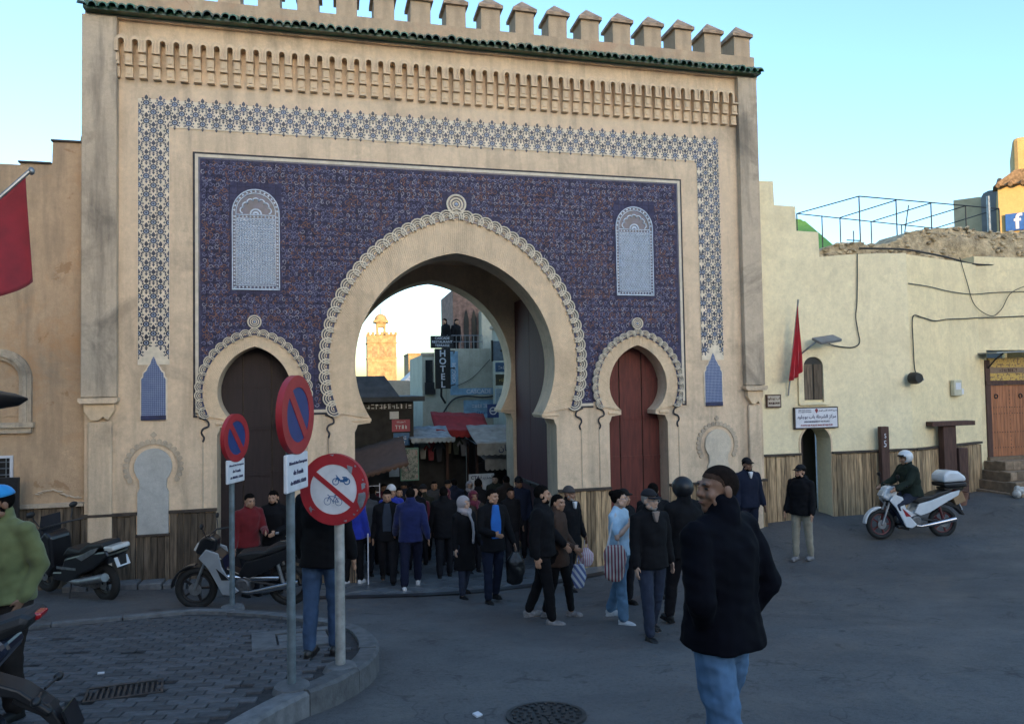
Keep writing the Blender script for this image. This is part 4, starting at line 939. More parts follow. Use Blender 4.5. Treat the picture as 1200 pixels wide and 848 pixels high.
MB().b2((-.42,-.06,-.42),(.42,0,.42)).build('board', mt('sign_blue', (.02,.10,.36), .5), fs_, bevel=.01); text('f', 1.05, M_signw, fs_, (.06,-.065,-.02), bold=.02)
# ================================================================ OCHRE HOUSE LEFT OF THE GATE
M_lft = plaster('ochre_old_render', (.56,.385,.24), (.17,.125,.09), .6, .75, patch=(.52,.28,.13), flake=.6)
lh = thing('ochre_wall_house', 'weathered ochre house wall with stepped top and blind arched window left of the gate', 'house', (-8,.1,.1))
def Ll(x, z): return (x+8, z-.1)
P = [(-11,-1.2),(-11,6.95),(-7.08,6.97),(-7.07,7.0),(-6.62,7.0),(-6.61,7.37),(-6.105,7.38),(-6.105,-1.2)]
MB().prism([Ll(*p) for p in P], 0, 3.0).build('wall', M_lft, lh)
MB().b2((Ll(-6.63,0)[0],-.03,7.28),(Ll(-6.11,0)[0],.2,7.31)).build('coping', M_rail, lh); MB().b2((Ll(-7.1,0)[0],-.03,6.90),(Ll(-6.63,0)[0],.2,6.93)).build('coping', M_rail, lh)
wd = MB().prism([Ll(*p) for p in doorp(-7.36,.30,2.90,3.48,.28)], -.012, -.001).build('blind_window', M_lft, lh)
for a, b, y in ((.48, .42, -.06), (.42, .36, -.085), (.36, .30, -.05)):
    MB().strip([Ll(*p) for p in doorp(-7.36,a,2.80,3.50,a)], [Ll(*p) for p in doorp(-7.36,b,2.80,3.50,b)], y, 0).build('moulding', M_pil, wd)
MB().b2((Ll(-7.9,0)[0],-.10,2.62),(Ll(-6.84,0)[0],-.001,2.70)).build('sill', M_pil, wd); MB().b2((Ll(-7.86,0)[0],-.06,2.53),(Ll(-6.88,0)[0],-.001,2.619)).build('sill', M_pil, wd)
w2 = MB().b2((Ll(-7.60,0)[0],-.02,1.72),(Ll(-7.16,0)[0],-.001,2.16)).build('barred_window', M_blk, lh)
for k in range(4): MB().tube([(Ll(-7.53,0)[0]+k*.1,-.05,1.74),(Ll(-7.53,0)[0]+k*.1,-.05,2.14)], .008, 6).build('bar', M_gal, w2)
for k in range(4): MB().tube([(Ll(-7.58,0)[0],-.06,1.78+k*.1),(Ll(-7.18,0)[0],-.06,1.78+k*.1)], .008, 6).build('bar', M_gal, w2)
MB().strip([Ll(-7.14,2.28),Ll(-7.62,2.28),Ll(-7.62,1.80),Ll(-7.14,1.80),Ll(-7.14,2.28)], [Ll(-7.18,2.24),Ll(-7.58,2.24),Ll(-7.58,1.84),Ll(-7.18,1.84),Ll(-7.18,2.24)], -.05, -.021).build('frame', M_signw, w2)
planks(Ll(-9.5,0)[0], Ll(-6.13,0)[0], 1.33, M_plankd, lh, zb=-.6)
MB().b2((0,-.10,1.33),(Ll(-6.11,0)[0],-.001,1.39)).build('ledge', M_pil, lh)
cr = MB()
for k in range(16):
    t = k/15; cr.ball((Ll(-6.80,0)[0]+.6*t, -.012, 1.52+.07*math.sin(t*5)+.02*rnd.random()), (.045,.018,.014), 8, 5, Matrix.Rotation(rnd.uniform(-.4,.4), 3, 'Y'))
cr.build('flaking_plaster', M_pil, lh)
cable([(-6.22,.2,7.38),(-6.20,.15,7.5),(-6.12,.1,7.62),(-6.08,.05,7.75)], .012, label='short black wire sticking up from the stepped wall beside the gate')
# low kerb and loose block along the foot of the gate
for k in range(9):
    x = -6.1+k*.36; MB().box((0,0,0), (.34,.30,.2)).build('kerb_block', M_kerb, gate, (x, -.32, road_z(x,-.3)+.02), (0,0,rnd.uniform(-.03,.03)), bevel=.02)
ob = MB().box((0,0,.15),(.34,.32,.34)); ob.v = [tuple(Vector(v)*(1+.06*mnoise.noise(Vector(v)*9))) for v in ob.v]
tag(ob.build('stone_block', M_kerb, None, (-3.98,-1.35,road_z(-3.98,-1.35)), (0,0,.3), bevel=.03), 'rough stone block on the ground between the two parked mopeds', 'stone')
# framed board against the wall
fb = thing('framed_board', 'black ornate framed board with a pale arched panel leaning on the wall', 'board', (-7.15,-.35,road_z(-7.15,-.35)))
MB().b2((-.42,-.03,-.05),(.26,.03,1.78)).build('frame', M_blk, fb, bevel=.012)
MB().prism(doorp(-.10,.26,.1,1.25,.34), -.036, -.0305).build('panel', mt('panel_pale_blue', (.36,.42,.48), .5, .25, 5, .1), fb)
MB().strip(doorp(-.10,.29,.1,1.26,.37), doorp(-.10,.262,.1,1.25,.342), -.045, -.0305).build('moulding', mt('brass_dull', (.22,.17,.08), .5, .3, 8, .1, metal=.5), fb)
# large red flag at the left edge
fl2 = thing('street_flag', 'large dark red flag drooping from a slanted pole at the left edge', 'flag', (-5.5,-3.9,road_z(-5.5,-3.9)))
def W2L(o, p): return tuple(Vector(p)-o.location)
MB().tube([W2L(fl2,(-6.75,-4.30,4.1)), W2L(fl2,(-5.45,-3.93,5.74))], .022, 8).build('pole', M_gal, fl2, smooth=True)
MB().ball(W2L(fl2,(-5.43,-3.92,5.75)), (.035,.035,.045), 10, 8).build('finial', M_gal, fl2, smooth=True)
MB().tube([(-1.25,-.4,-.3),(-1.25,-.4,4.2)], .05, 10).build('mast', M_gal, fl2, smooth=True)
M_flag2 = mt('flag_dark_red', (.24,.008,.016), .75, .2, 5, .15, 120, sheen=.3); mm = MB(); vs = []; NA, NB = 26, 22
for j in range(NB+1):
    t = j/NB
    for i in range(NA+1):
        s_ = i/NA
        top = Vector((-5.48-1.0*s_, -3.94-.29*s_, 5.70-1.26*s_)); bot = Vector((-5.46-.90*s_, -3.88-.30*s_, 4.52-.55*s_))
        p = top.lerp(bot, t); p += Vector((.02*math.sin(s_*9), .10*math.sin(s_*11+t*1.5)*t**.7, -.06*math.sin(s_*PI*2)*t)); vs.append(W2L(fl2, p))
mm.add(vs, [(j*(NA+1)+i, j*(NA+1)+i+1, (j+1)*(NA+1)+i+1, (j+1)*(NA+1)+i) for j in range(NB) for i in range(NA)]); o = mm.build('cloth', M_flag2, fl2, smooth=True, fix=False); o.modifiers.new('t', 'SOLIDIFY').thickness = .004
# dark lamp head reaching in from the left
lm = thing('wall_lantern', 'flat pointed black lamp head on an arm at the left edge', 'lamp', (-4.86,-6.05,3.2))
MB().tube([(-.6,-.05,-.02),(-.25,0,0),(-.05,.0,.005),(.12,0,.0),(.20,0,.005)], [(.05,.05),(.055,.12),(.05,.11),(.03,.07),(.006,.012)], 12).build('housing', M_blk, lm, smooth=True)
MB().tube([(-.55,-.05,-.02),(-2.2,-.3,-.15),(-4.78,-.6,-.5)], .025, 8).build('arm', M_blk, lm, smooth=True)
# ================================================================ ROAD SIGNS
M_red = mt('sign_red', (.36,.022,.030), .45, .15, 7, .05, coat=.1); M_blue = mt('sign_deep_blue', (.020,.045,.17), .45, .15, 7, .05); M_pole = mt('pole_grey_green', (.16,.20,.22), .5, .3, 10, .2, 60, metal=.4)
M_pole2 = mt('pole_worn_grey', (.36,.36,.34), .55, .35, 9, .3, 50, metal=.3); M_swhite = mt('sign_face_white', (.66,.67,.70), .5, .12, 9, .05); M_sblue = mt('pictogram_blue', (.02,.10,.26), .5, .1, 9, 0); M_rust = mt('bare_metal', (.28,.31,.34), .5, .4, 12, .2, metal=.5)
def disc(mb, r, y0, y1, n=40): mb.lathe([(0,y0),(r,y0),(r,y1),(0,y1)], n=n, ax='Y', caps=False)
def ring(mb, r1, r2, y0, y1, n=40):
    an = [2*PI*k/n for k in range(n+1)]; mb.strip([(r1*math.cos(a), r1*math.sin(a)) for a in an], [(r2*math.cos(a), r2*math.sin(a)) for a in an], y0, y1)
def no_parking(label, x, y, zc, rz, zg, plate_z, r_=.305):
    s_ = thing('no_parking_sign', label, 'road sign', (x, y, zg), rz, 'round no parking signs')
    MB().tube([(0,.05,-.3),(0,.05,zc-zg+.2)], .033, 12).build('pole', M_pole, s_, smooth=True)
    MB().lathe([(.15,-.02),(.13,.03),(.05,.045)], (0,.05,0), 14).build('footing', M_conc, s_, smooth=True)
    f = MB(); disc(f, r_-.03, -.016, -.002); fo = f.build('face', M_blue, s_, (0,0,zc-zg), smooth=30)
    f = MB(); ring(f, r_, r_*.70, -.022, .028); f.build('rim', M_red, s_, (0,0,zc-zg), smooth=30)
    MB().box((0,-.0185,0), (.078,.005,r_*1.45), Matrix.Rotation(R(-40), 3, 'Y')).build('bar', M_red, s_, (0,0,zc-zg))
    f = MB(); disc(f, r_-.012, .004, .008); f.build('back', M_gal, s_, (0,0,zc-zg))
    p = MB().b2((-.20,-.014,-.145),(.20,.02,.145)).build('plate', M_swhite, s_, (0,0,plate_z-zg), bevel=.012)
    text('Réservé Aux Convoyeurs', .032, M_ink, p, (0,-.016,.075), bold=.0006); text('de Fonds', .05, M_ink, p, (0,-.016,.0), bold=.0008); text('de 08h00 à 17h00', .040, M_ink, p, (0,-.016,-.075), bold=.0008)
    return s_
no_parking('large blue and red no parking sign with white plate nearest the kerb', -2.42, -7.12, 3.05, R(70), pave_z(-2.42,-7.12), 2.61)
no_parking('smaller blue and red no parking sign standing behind, before the dark left door', -3.35, -3.42, 2.66, R(68), pave_z(-3.35,-3.42), 2.25, .30)
nb = thing('no_cycles_sign', 'scratched white and red sign barring bicycles and mopeds on a worn grey post', 'road sign', (-2.14,-6.66,pave_z(-2.14,-6.66)), R(-24))
zc = 2.40-nb.location.z
MB().tube([(.02,.05,-.3),(.02,.05,zc+.25)], .042, 14).build('pole', M_pole2, nb, smooth=True)
MB().lathe([(.15,-.02),(.12,.025),(.06,.035)], (0.02,.05,0), 14).build('footing', M_conc, nb, smooth=True)
f = MB(); disc(f, .215, -.016, -.002); fo = f.build('face', M_swhite, nb, (0,0,zc)); f = MB(); ring(f, .30, .21, -.022, .025); f.build('rim', M_red, nb, (0,0,zc), smooth=30)
f = MB(); disc(f, .29, .004, .008); f.build('back', M_gal, nb, (0,0,zc))
MB().box((0,-.0185,0), (.44,.005,.042), Matrix.Rotation(R(38), 3, 'Y')).build('bar', M_red, nb, (0,0,zc))
def wheel2(mb, x, z, r_, w=.006): 
    an = [2*PI*k/20 for k in range(21)]; mb.strip([(x+r_*math.cos(a), z+r_*math.sin(a)) for a in an], [(x+(r_-w)*math.cos(a), z+(r_-w)*math.sin(a)) for a in an], -.0185, -.0165)
def seg(mb, p, q, w=.0035):
    p, q = Vector(p), Vector(q); t = (q-p).normalized(); n_ = Vector((-t.y, t.x))*w; mb.prism([tuple(p+n_), tuple(p-n_), tuple(q-n_), tuple(q+n_)], -.0187, -.0165)
bk = MB(); wheel2(bk,-.045,-.10,.032,.004); wheel2(bk,.055,-.105,.032,.004)
wl = [((-.045,-.10),(-.028,-.055)),((-.028,-.058),(.025,-.06)),((.025,-.06),(.055,-.105)),((-.028,-.06),(.005,-.10)),((.005,-.10),(.028,-.05)),((.005,-.10),(.055,-.105)),((-.03,-.05),(-.045,-.045)),((.018,-.048),(.04,-.048)),((.005,-.10),(.008,-.118))]
for a, b in wl: seg(bk, a, b, .0028)
bk.build('bicycle_pictogram', M_sblue, nb, (-.01,0,zc))
mp = MB(); wheel2(mp,.03,.065,.030,.007); wheel2(mp,.13,.068,.030,.009)
for a, b, w in (((.03,.065),(.045,.11),.004),((.045,.11),(.033,.118),.004),((.045,.10),(.07,.075),.008),((.07,.072),(.105,.07),.010),((.10,.075),(.108,.10),.006),((.09,.102),(.13,.102),.005),((.105,.085),(.14,.082),.010),((.13,.068),(.10,.075),.005)): seg(mp, a, b, w)
mp.build('moped_pictogram', M_sblue, nb, (-.01,0,zc))
def scuff(poly): MB().prism(poly, -.0245, -.0222).build('scuff', M_rust, nb, (0,0,zc))
scuff([(.125,.205),(.175,.19),(.165,.13),(.145,.145),(.13,.17)]); scuff([(.225,-.03),(.285,-.02),(.29,-.06),(.26,-.14),(.24,-.16),(.215,-.10)]); scuff([(.25,.05),(.275,.06),(.285,.02),(.255,.0)])
scuff([(-.22,-.16),(-.205,-.14),(-.195,-.16),(-.165,-.175),(-.19,-.17),(-.2,-.2)]); scuff([(-.03,.29),(0,.28),(.01,.295)]); scuff([(.09,-.26),(.12,-.25),(.115,-.27)])
for k in range(10): a = rnd.uniform(-1,1.2); r_ = rnd.uniform(.27,.297); scuff([(r_*math.cos(a+d)*q, r_*math.sin(a+d)*q) for d, q in ((0,1),(.05,1.0),(.06,.97),(.02,.96))])
# ================================================================ PASSAGE PAVING AND THE STREET BEYOND
M_slab = mt('wet_paving', (.13,.14,.15), .30, .3, 5, .35, 40, .006, rand=.25, spec=.6)
pa = MB(); 
def pz(x, y): return road_z(x, y)+.015
PX0, PX1 = -2.6, 2.9
gl = lambda x: -1.65+(x+2.5)*.20
ps = [(PX0, gl(PX0)), (PX1, gl(PX1)), (PX1, 14), (PX0, 14)]
NXp, NYp = 14, 40; vs = []
for j in range(NYp+1):
    for i in range(NXp+1):
        x = PX0+(PX1-PX0)*i/NXp; y0 = gl(x)+.12; y = y0+(16-y0)*j/NYp; vs.append((x, y, pz(x, y)))
pa.add(vs, [(j*(NXp+1)+i, j*(NXp+1)+i+1, (j+1)*(NXp+1)+i+1, (j+1)*(NXp+1)+i) for j in range(NYp) for i in range(NXp)])
pp_ = tag(pa.build('passage_paving', M_slab, fix=False), kind='structure')
s45 = math.sqrt(.5); d = .40
for i in range(-30, 40):
    for j in range(-30, 40):
        x, y = (i-j)*d*s45, (i+j)*d*s45
        if not (PX0+.25 < x < PX1-.25 and gl(x)+.42 < y < 9): continue
        h = d/2-.008; q = [(x, y-h/s45), (x+h/s45, y), (x, y+h/s45), (x-h/s45, y)]; t_ = rnd.uniform(.008,.016)
        mm = MB(); mm.add([(a, b, pz(a, b)+t_) for a, b in q]+[(a, b, pz(a, b)-.02) for a, b in q], [(0,1,2,3),(0,4,5,1),(1,5,6,2),(2,6,7,3),(3,7,4,0)]); mm.build('paving_slab', M_slab, pp_)
gu = MB(); q = [(x, gl(x)+o) for o in (0,) for x in np.linspace(PX0, PX1, 12)]; vs = []
for x, y in q: vs += [(x, y-.07, road_z(x,y-.07)+.02), (x, y+.13, pz(x,y+.13)+.012)]
gu.add(vs, [(2*k, 2*k+2, 2*k+3, 2*k+1) for k in range(11)]); tag(gu.build('gutter_strip', mt('gutter_dark', (.03,.03,.033), .5, .3, 9, .4), fix=False), kind='structure')
# far minaret in the last sun
M_min = mt('minaret_brick', (.29,.205,.11), .9, .35, 1.5, .5, 6, .06)
mn = thing('minaret', 'square sunlit brick minaret with domed lantern seen through the main arch', 'minaret', (5.15,110.9,-8))
MB().b2((-2.4,-2.4,0),(2.4,2.4,20.2)).build('shaft', M_min, mn)
for k in range(7):
    for s_ in (-1, 1):
        MB().b2((-2.4+k*.75,s_*2.4-.25,20.2),(-2.4+k*.75+.42,s_*2.4+.25,20.75)).build('merlon', M_min, mn)
MB().b2((-2.55,-2.55,18.9),(2.55,2.55,19.05)).build('band', M_min, mn); MB().b2((-2.5,-2.5,16.3),(2.5,2.5,16.42)).build('band', M_min, mn)
for x in (-1.2, 0, 1.2): MB().prism(doorp(x,.42,16.6,17.9,.5), -2.46, -2.395).build('blind_arch', mt('minaret_shade', (.24,.17,.10), .9, .4, 2, .4, 8), mn)
MB().strip([(1.8,13.0),(1.8,15.9),(-1.8,15.9),(-1.8,13.0),(1.8,13.0)], [(1.6,13.2),(1.6,15.7),(-1.6,15.7),(-1.6,13.2),(1.6,13.2)], -2.5, -2.4).build('panel', M_min, mn)
for x in (-.62, .62):
    for y in (-.62, .62): MB().b2((x-.16,y-.16,20.2),(x+.16,y+.16,22.2)).build('lantern_post', M_min, mn)
MB().b2((-.8,-.8,21.7),(.8,.8,22.5)).build('lantern_head', M_min, mn); MB().b2((-1.25,-1.25,22.5),(1.25,1.25,22.9)).build('lantern_eave', M_min, mn)
MB().ball((0,0,22.9), (1.1,1.1,1.15), 16, 10).build('dome', M_min, mn, smooth=True); MB().tube([(0,0,24),(0,0,25)], .06, 6).build('spike', M_blk, mn)
fh_ = thing('far_house', 'small sunlit brick house with white roof beyond the hotel', 'house', (5.8,62,-6))
MB().b2((-.9,-2,0),(2.5,3,12.65)).build('wall', M_min, fh_); MB().b2((-.95,-2.1,12.65),(2.6,3,12.8)).build('coping', M_min, fh_)
MB().prism([(-3.2,8.8),(-.4,11.3),(.6,11.3),(3.4,9)], -8, -2.5).build('white_roof', mt('roof_white', (.55,.55,.56), .9, .15, 1, .2), fh_)
fh2 = thing('roof_shed', 'low dark roofed shed among the rooftops at the left of the street', 'shed', (-2.5,26,-3))
MB().prism([(-3,0),(-3,6.9),(5.0,6.6),(5.0,0)], -1, 3).build('wall', M_hw, fh2)
# hotel
M_hot = plaster('hotel_cream', (.50,.48,.38), (.25,.22,.17), .4, .35)
M_lb = mt('painted_light_blue', (.22,.36,.48), .7, .3, 4, .1); M_hbr = mt('rooftop_brick', (.22,.13,.10), .9, .4, 7, .6, 12, .04)
ho = thing('hotel', 'cream hotel with blue painted lettering and a roof terrace beyond the arch', 'hotel', (4.5,14,-2.2))
def H(x, z): return (x-4.5, z+2.2)
MB().b2((*H(1.95,0)[:1],0,-.5),(3,5,H(0,4.72)[1])).build('wall', M_hot, ho)
MB().b2((H(1.02,0)[0],.25,-.5),(H(1.949,0)[0],5,H(0,4.50)[1])).build('side_wing', M_hot, ho); MB().b2((H(1.0,0)[0],.2,H(0,4.48)[1]),(H(1.96,0)[0],.5,H(0,4.58)[1])).build('coping', M_pil, ho)
w = MB().b2((H(1.14,0)[0],.2,H(0,3.1)[1]),(H(1.42,0)[0],.249,H(0,4.3)[1])).build('window', M_glassd, ho); MB().b2((H(1.10,0)[0],.12,H(0,3.0)[1]),(H(1.5,0)[0],.19,H(0,3.45)[1])).build('grille', M_blk, w)
MB().b2((H(2.05,0)[0],-.012,H(0,2.95)[1]),(H(2.36,0)[0],-.002,H(0,4.62)[1])).build('blue_stripe', M_lb, ho)
MB().b2((H(2.36,0)[0],-.012,H(0,2.95)[1]),(H(4.3,0)[0],-.002,H(0,3.20)[1])).build('blue_stripe', M_lb, ho)
MB().b2((H(2.55,0)[0],-.012,H(0,2.05)[1]),(H(4.3,0)[0],-.002,H(0,2.75)[1])).build('blue_stripe', M_lb, ho)
text('CASCADE', .22, M_signw, ho, (H(3.15,0)[0],-.016,H(0,3.07)[1]), bold=.006); scribble(8, .18, M_signw, ho, (H(3.3,0)[0],-.016,H(0,2.52)[1]), seed=14); scribble(9, .12, M_sblue, ho, (H(3.3,0)[0],-.016,H(0,2.25)[1]), seed=15)
text('CASCADE', .17, M_signw, ho, (H(2.2,0)[0],-.016,H(0,3.8)[1]), rot=(PI/2, -PI/2, 0), bold=.004)
for k in range(9): MB().tube([(H(1.97,0)[0]+k*.17,.04,H(0,4.72)[1]),(H(1.97,0)[0]+k*.17,.04,H(0,5.22)[1])], .012, 6).build('rail_bar', M_gal, ho)
for z in (5.22, 4.98): MB().tube([(H(1.95,0)[0],.04,H(0,z)[1]),(H(3.35,0)[0],.04,H(0,z)[1])], .016, 6).build('hand_rail', M_gal, ho)
up = MB().b2((H(2.45,0)[0],1.6,H(0,4.6)[1]),(H(3.62,0)[0],5,H(0,7.2)[1])).build('upper_storey', M_hbr, ho)
for x in (2.98, 3.30): MB().prism([H(*p) for p in [(x+.10,4.8),(x+.10,6.0),(x+.05,6.25),(x,6.4),(x-.05,6.25),(x-.10,6.0),(x-.10,4.8)]], 1.55, 1.599).build('pointed_window', M_glassd, up)
MB().b2((H(3.5,0)[0],1.0,H(0,4.6)[1]),(3,5,H(0,6.3)[1])).build('upper_storey', M_hot, ho)
cable([(1.7,13.9,2.2),(2.1,13.9,2.75),(2.6,13.9,2.9),(3.4,13.9,2.85),(4.4,13.9,3.0)], .03, label='thick black cable bundle slung across the hotel front')
cable([(2.3,13.93,3.3),(2.9,13.93,3.6),(3.6,13.93,4.3)], .012, label='thin wire crossing the blank hotel wall')
hs = thing('hotel_sign', 'black vertical HOTEL sign with white letters under a small lettered board', 'sign', (1.40,11.5,2.9))
MB().b2((-.27,-.09,.3),(.27,.09,1.68)).build('box', M_blk, hs, bevel=.01)
for k, ch in enumerate('HOTEL'): text(ch, .30, M_signw, hs, (0,-.095,1.50-k*.265), bold=.008)
MB().b2((-.40,-.10,1.70),(.38,.10,2.12)).build('top_board', M_blk, hs, bevel=.01)
for k, t_ in enumerate(('CASCADE', 'RESTAURANT', 'TERRASSE')): text(t_, .115, M_signw, hs, (-.01,-.105,2.03-k*.125), bold=.002)
for z in (.4, 1.0, 1.6): MB().tube([(.27,0,z),(.62,1.2,z+.05),(.8,2.5,z+.05)], .025, 6).build('arm', M_blk, hs)
MB().tube([(-.05,.0,.32),(-.05,.05,.05),(.1,.1,-.2)], .04, 6).build('cable_drop', M_blk, hs)
# side signs on the right behind the arch
def board(name, label, cat, x0, x1, z0, z1, y, mat, parts=(), thick=.05):
    b = thing(name, label, cat, ((x0+x1)/2, y, z0)); MB().b2((-(x1-x0)/2,0,0),((x1-x0)/2,thick,z1-z0)).build('panel', mat, b, bevel=.006)
    for p in parts: p(b, x1-x0, z1-z0)
    return b
M_slate = mt('sign_slate', (.16,.20,.26), .5, .2, 8, .05)
def chevron(b, w, h):
    MB().prism([(.02,h*.08),(.16,h*.08),(.26,h*.5),(.16,h*.92),(.02,h*.92),(.14,h*.5)], -.012, -.002).build('chevron', M_blk, b); MB().prism(ringpoly2(-.02,h*.5,.04,8), -.012, -.002).build('dot', M_blk, b)
board('arrow_sign', 'grey blue sign with a black chevron pointing right behind the arch', 'sign', 2.62, 3.25, 4.06, 4.68, 9, M_slate, [chevron, lambda b, w, h: MB().b2((-w/2-.03,-.02,-.02),(-w/2+.03,.06,h+.02)).build('edge', M_blk, b)])
board('hanging_board', 'blue hanging board right below the chevron sign', 'sign', 2.72, 3.25, 3.70, 4.0, 9, mt('board_blue', (.05,.11,.22), .5), [lambda b, w, h: scribble(5, .12, M_signw, b, (0,-.006,h/2), seed=5)])
board('hanging_board', 'dark olive hanging board, third below the chevron sign', 'sign', 2.72, 3.25, 3.28, 3.63, 9, mt('board_olive', (.05,.045,.03), .5), [lambda b, w, h: scribble(4, .14, mt('gold_ink', (.35,.27,.1), .5), b, (0,-.006,h/2), seed=6)])
board('hanging_board', 'pale blue hanging board, lowest below the chevron sign', 'sign', 2.70, 3.25, 2.55, 3.18, 9, mt('board_pale', (.30,.38,.45), .5), [lambda b, w, h: scribble(4, .14, M_sblue, b, (0,-.006,h*.65), seed=7), lambda b, w, h: scribble(5, .09, M_sblue, b, (0,-.006,h*.3), seed=8)])
def ringsign(b, w, h):
    m = MB(); ring(m, .12, .09, -.012, -.002, 20); m.build('emblem', M_signw, b, (0,0,h/2)); MB().b2((-.08,-.012,h/2-.02),(.08,-.002,h/2+.02)).build('emblem_bar', M_signw, b)
pk = MB().tube([(3.3,9.1,-1.6),(3.3,9.1,4.8)], .05, 8).build('sign_mast', M_blk, None, smooth=True); tag(pk, 'black mast carrying the hanging boards behind the arch', 'pole')
board('round_logo_sign', 'dark blue sign with a white ring emblem over the red awning', 'sign', 2.42, 2.78, 2.28, 2.70, 8.9, M_blue, [lambda b, w, h: ringsign(b, w, h)])

# awnings and stalls
M_awr = mt('awning_red', (.30,.02,.02), .8, .3, 4, .2, 40); M_awb = mt('awning_beige', (.34,.29,.25), .85, .25, 4, .2, 40); M_awg = mt('canopy_grey', (.28,.31,.34), .7, .4, 5, .3, 20)
def awning(name, label, x0, x1, y0, y1, zf, zb, mat, valance=.0, txt=None, sag=.06, tilt=0):
    a = thing(name, label, 'awning', ((x0+x1)/2, y0, zf)); n_ = 12; m = MB(); vs = []
    for j in range(7):
        t = j/6
        for i in range(n_+1):
            s_ = i/n_; vs.append(((s_-.5)*(x1-x0), t*(y1-y0), t*(zb-zf)-sag*math.sin(PI*t)+tilt*(s_-.5)+.015*math.sin(s_*25)))
    m.add(vs, [(j*(n_+1)+i, j*(n_+1)+i+1, (j+1)*(n_+1)+i+1, (j+1)*(n_+1)+i) for j in range(6) for i in range(n_)]); o = m.build('canopy', mat, a, smooth=True, fix=False); o.modifiers.new('t','SOLIDIFY').thickness = .012
    if valance:
        m = MB(); k = 10; w = (x1-x0)/k
        pl = [((x1-x0)/2, 0)]+[(-(x1-x0)/2+w*(k-q), -valance+(.0)) if 0 else ((x1-x0)/2-w*q/4, -valance-.05*abs(math.sin(PI*q/4))) for q in range(4*k+1)]+[(-(x1-x0)/2, 0)]
        m.prism([(x, z+tilt*x/(x1-x0)) for x, z in pl], -.012, -.002); m.build('valance', mat, a)
    if txt: text(txt, .24, M_ink, a, (0,-.016,-valance/2), bold=.004)
    for x in (x0, x1): MB().tube([(x-(x0+x1)/2,.02,-.02),(x-(x0+x1)/2,y1-y0,zb-zf-.4)], .015, 6).build('stay', M_blk, a)
    return a
awning('red_awning', 'torn red awning across the street below the hotel', .80, 2.55, 8.8, 10.2, 1.90, 2.42, M_awr, .16, tilt=-.1, sag=.1)
awning('beige_awning', 'beige shop awning with Arabic lettering and scalloped edge behind the right jamb', 1.75, 3.5, 7.2, 9.0, 1.62, 2.06, M_awb, .30, '\ufee5\ufe8e\ufea8\ufedf\ufe8d')
awning('beige_awning', 'lower beige scalloped awning under the lettered one', 2.05, 3.5, 7.6, 8.6, 1.12, 1.30, M_awb, .28)
awning('grey_canopy', 'grey plastic sheet canopy over the stalls left of the red awning', -.10, 1.15, 7.4, 9.2, 1.82, 2.06, M_awg, .10, sag=.12)
awning('brown_canopy', 'slanted brown canopy in front of the dark shop on the left', -1.75, -.35, 5.6, 7.2, 1.15, 1.75, mt('canopy_brown', (.10,.06,.045), .85), .03, tilt=.35)
# dark shop on the left with hipped roof
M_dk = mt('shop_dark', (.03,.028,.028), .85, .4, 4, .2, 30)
ds = thing('dark_shop', 'dark timber shop building with hipped grey roof on the left of the street', 'shop', (-1.0,8.2,-1.5))
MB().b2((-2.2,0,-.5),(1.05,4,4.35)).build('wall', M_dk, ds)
MB().b2((-2.3,-.35,4.36),(1.35,4,4.50)).build('eave', mt('roof_slate', (.06,.06,.063), .8, .3, 4, .4), ds)
MB().add([(-2.0,-.1,4.5),(.65,-.1,4.5),(.65,2.2,4.5),(-2.0,2.2,4.5),(-.9,.5,5.12),(.25,.5,5.12),(.25,1.6,5.12),(-.9,1.6,5.12)], [(0,1,5,4),(1,2,6,5),(2,3,7,6),(3,0,4,7),(4,5,6,7)]).build('hip_roof', MATS['roof_slate'], ds)
fs2 = MB().b2((-.35,-.03,4.12),(1.05,-.002,4.32)).build('fascia_sign', M_blk, ds); scribble(11, .17, M_signw, fs2, (.35,-.034,4.22), w=.7, seed=9)
MB().b2((.36,-.03,3.85),(.62,-.002,4.07)).build('notice', M_signw, ds)
rs = MB().b2((.42,-.06,3.48),(.94,-.002,3.83)).build('red_sign', mt('sign_magenta', (.35,.06,.09), .5), ds); scribble(4, .15, M_signw, rs, (.68,-.064,3.62), seed=10); scribble(7, .06, M_signw, rs, (.68,-.064,3.76), seed=11)
bs2 = MB().b2((.46,-.06,3.08),(.92,-.002,3.44)).build('blue_sign', mt('sign_mid_blue', (.04,.13,.28), .5), ds); scribble(4, .12, M_signw, bs2, (.69,-.064,3.30), seed=12); scribble(5, .07, M_signw, bs2, (.69,-.064,3.17), seed=13)
po_ = thing('poster_stand', 'tall lit poster panel with mixed pictures in front of the dark shop', 'poster', (-.14,7.6,.62))
MB().b2((-.26,-.03,0),(.26,.03,.92)).build('frame', mt('poster_frame_green', (.10,.25,.20), .5), po_)
M_post = newmat('poster_print')[0]; nt = M_post.node_tree; bs = nt.nodes['Principled BSDF']; v = coords(nt); vo = node(nt, 'ShaderNodeTexVoronoi'); vo.inputs['Scale'].default_value = 9; nt.links.new(v, vo.inputs['Vector'])
nt.links.new(ramp(nt, nz(nt, v, 5, 6, .8, 2), [(.3, (.02,.02,.02)), (.45, (.10,.14,.12)), (.55, (.35,.36,.33)), (.62, (.28,.06,.08)), (.75, (.03,.05,.05))]), bs.inputs['Base Color']); bs.inputs['Roughness'].default_value = .5
MB().b2((-.235,-.034,.03),(.235,-.0305,.89)).build('picture', M_post, po_)
tag(MB().b2((-.14,-.01,0),(.14,.0,.56)).build('hanging_cloth', mt('cloth_pale_blue', (.36,.44,.54), .8, .2, 6, .2), None, (-.58,7.5,.76)), 'pale blue cloth hanging beside the poster panel', 'cloth')
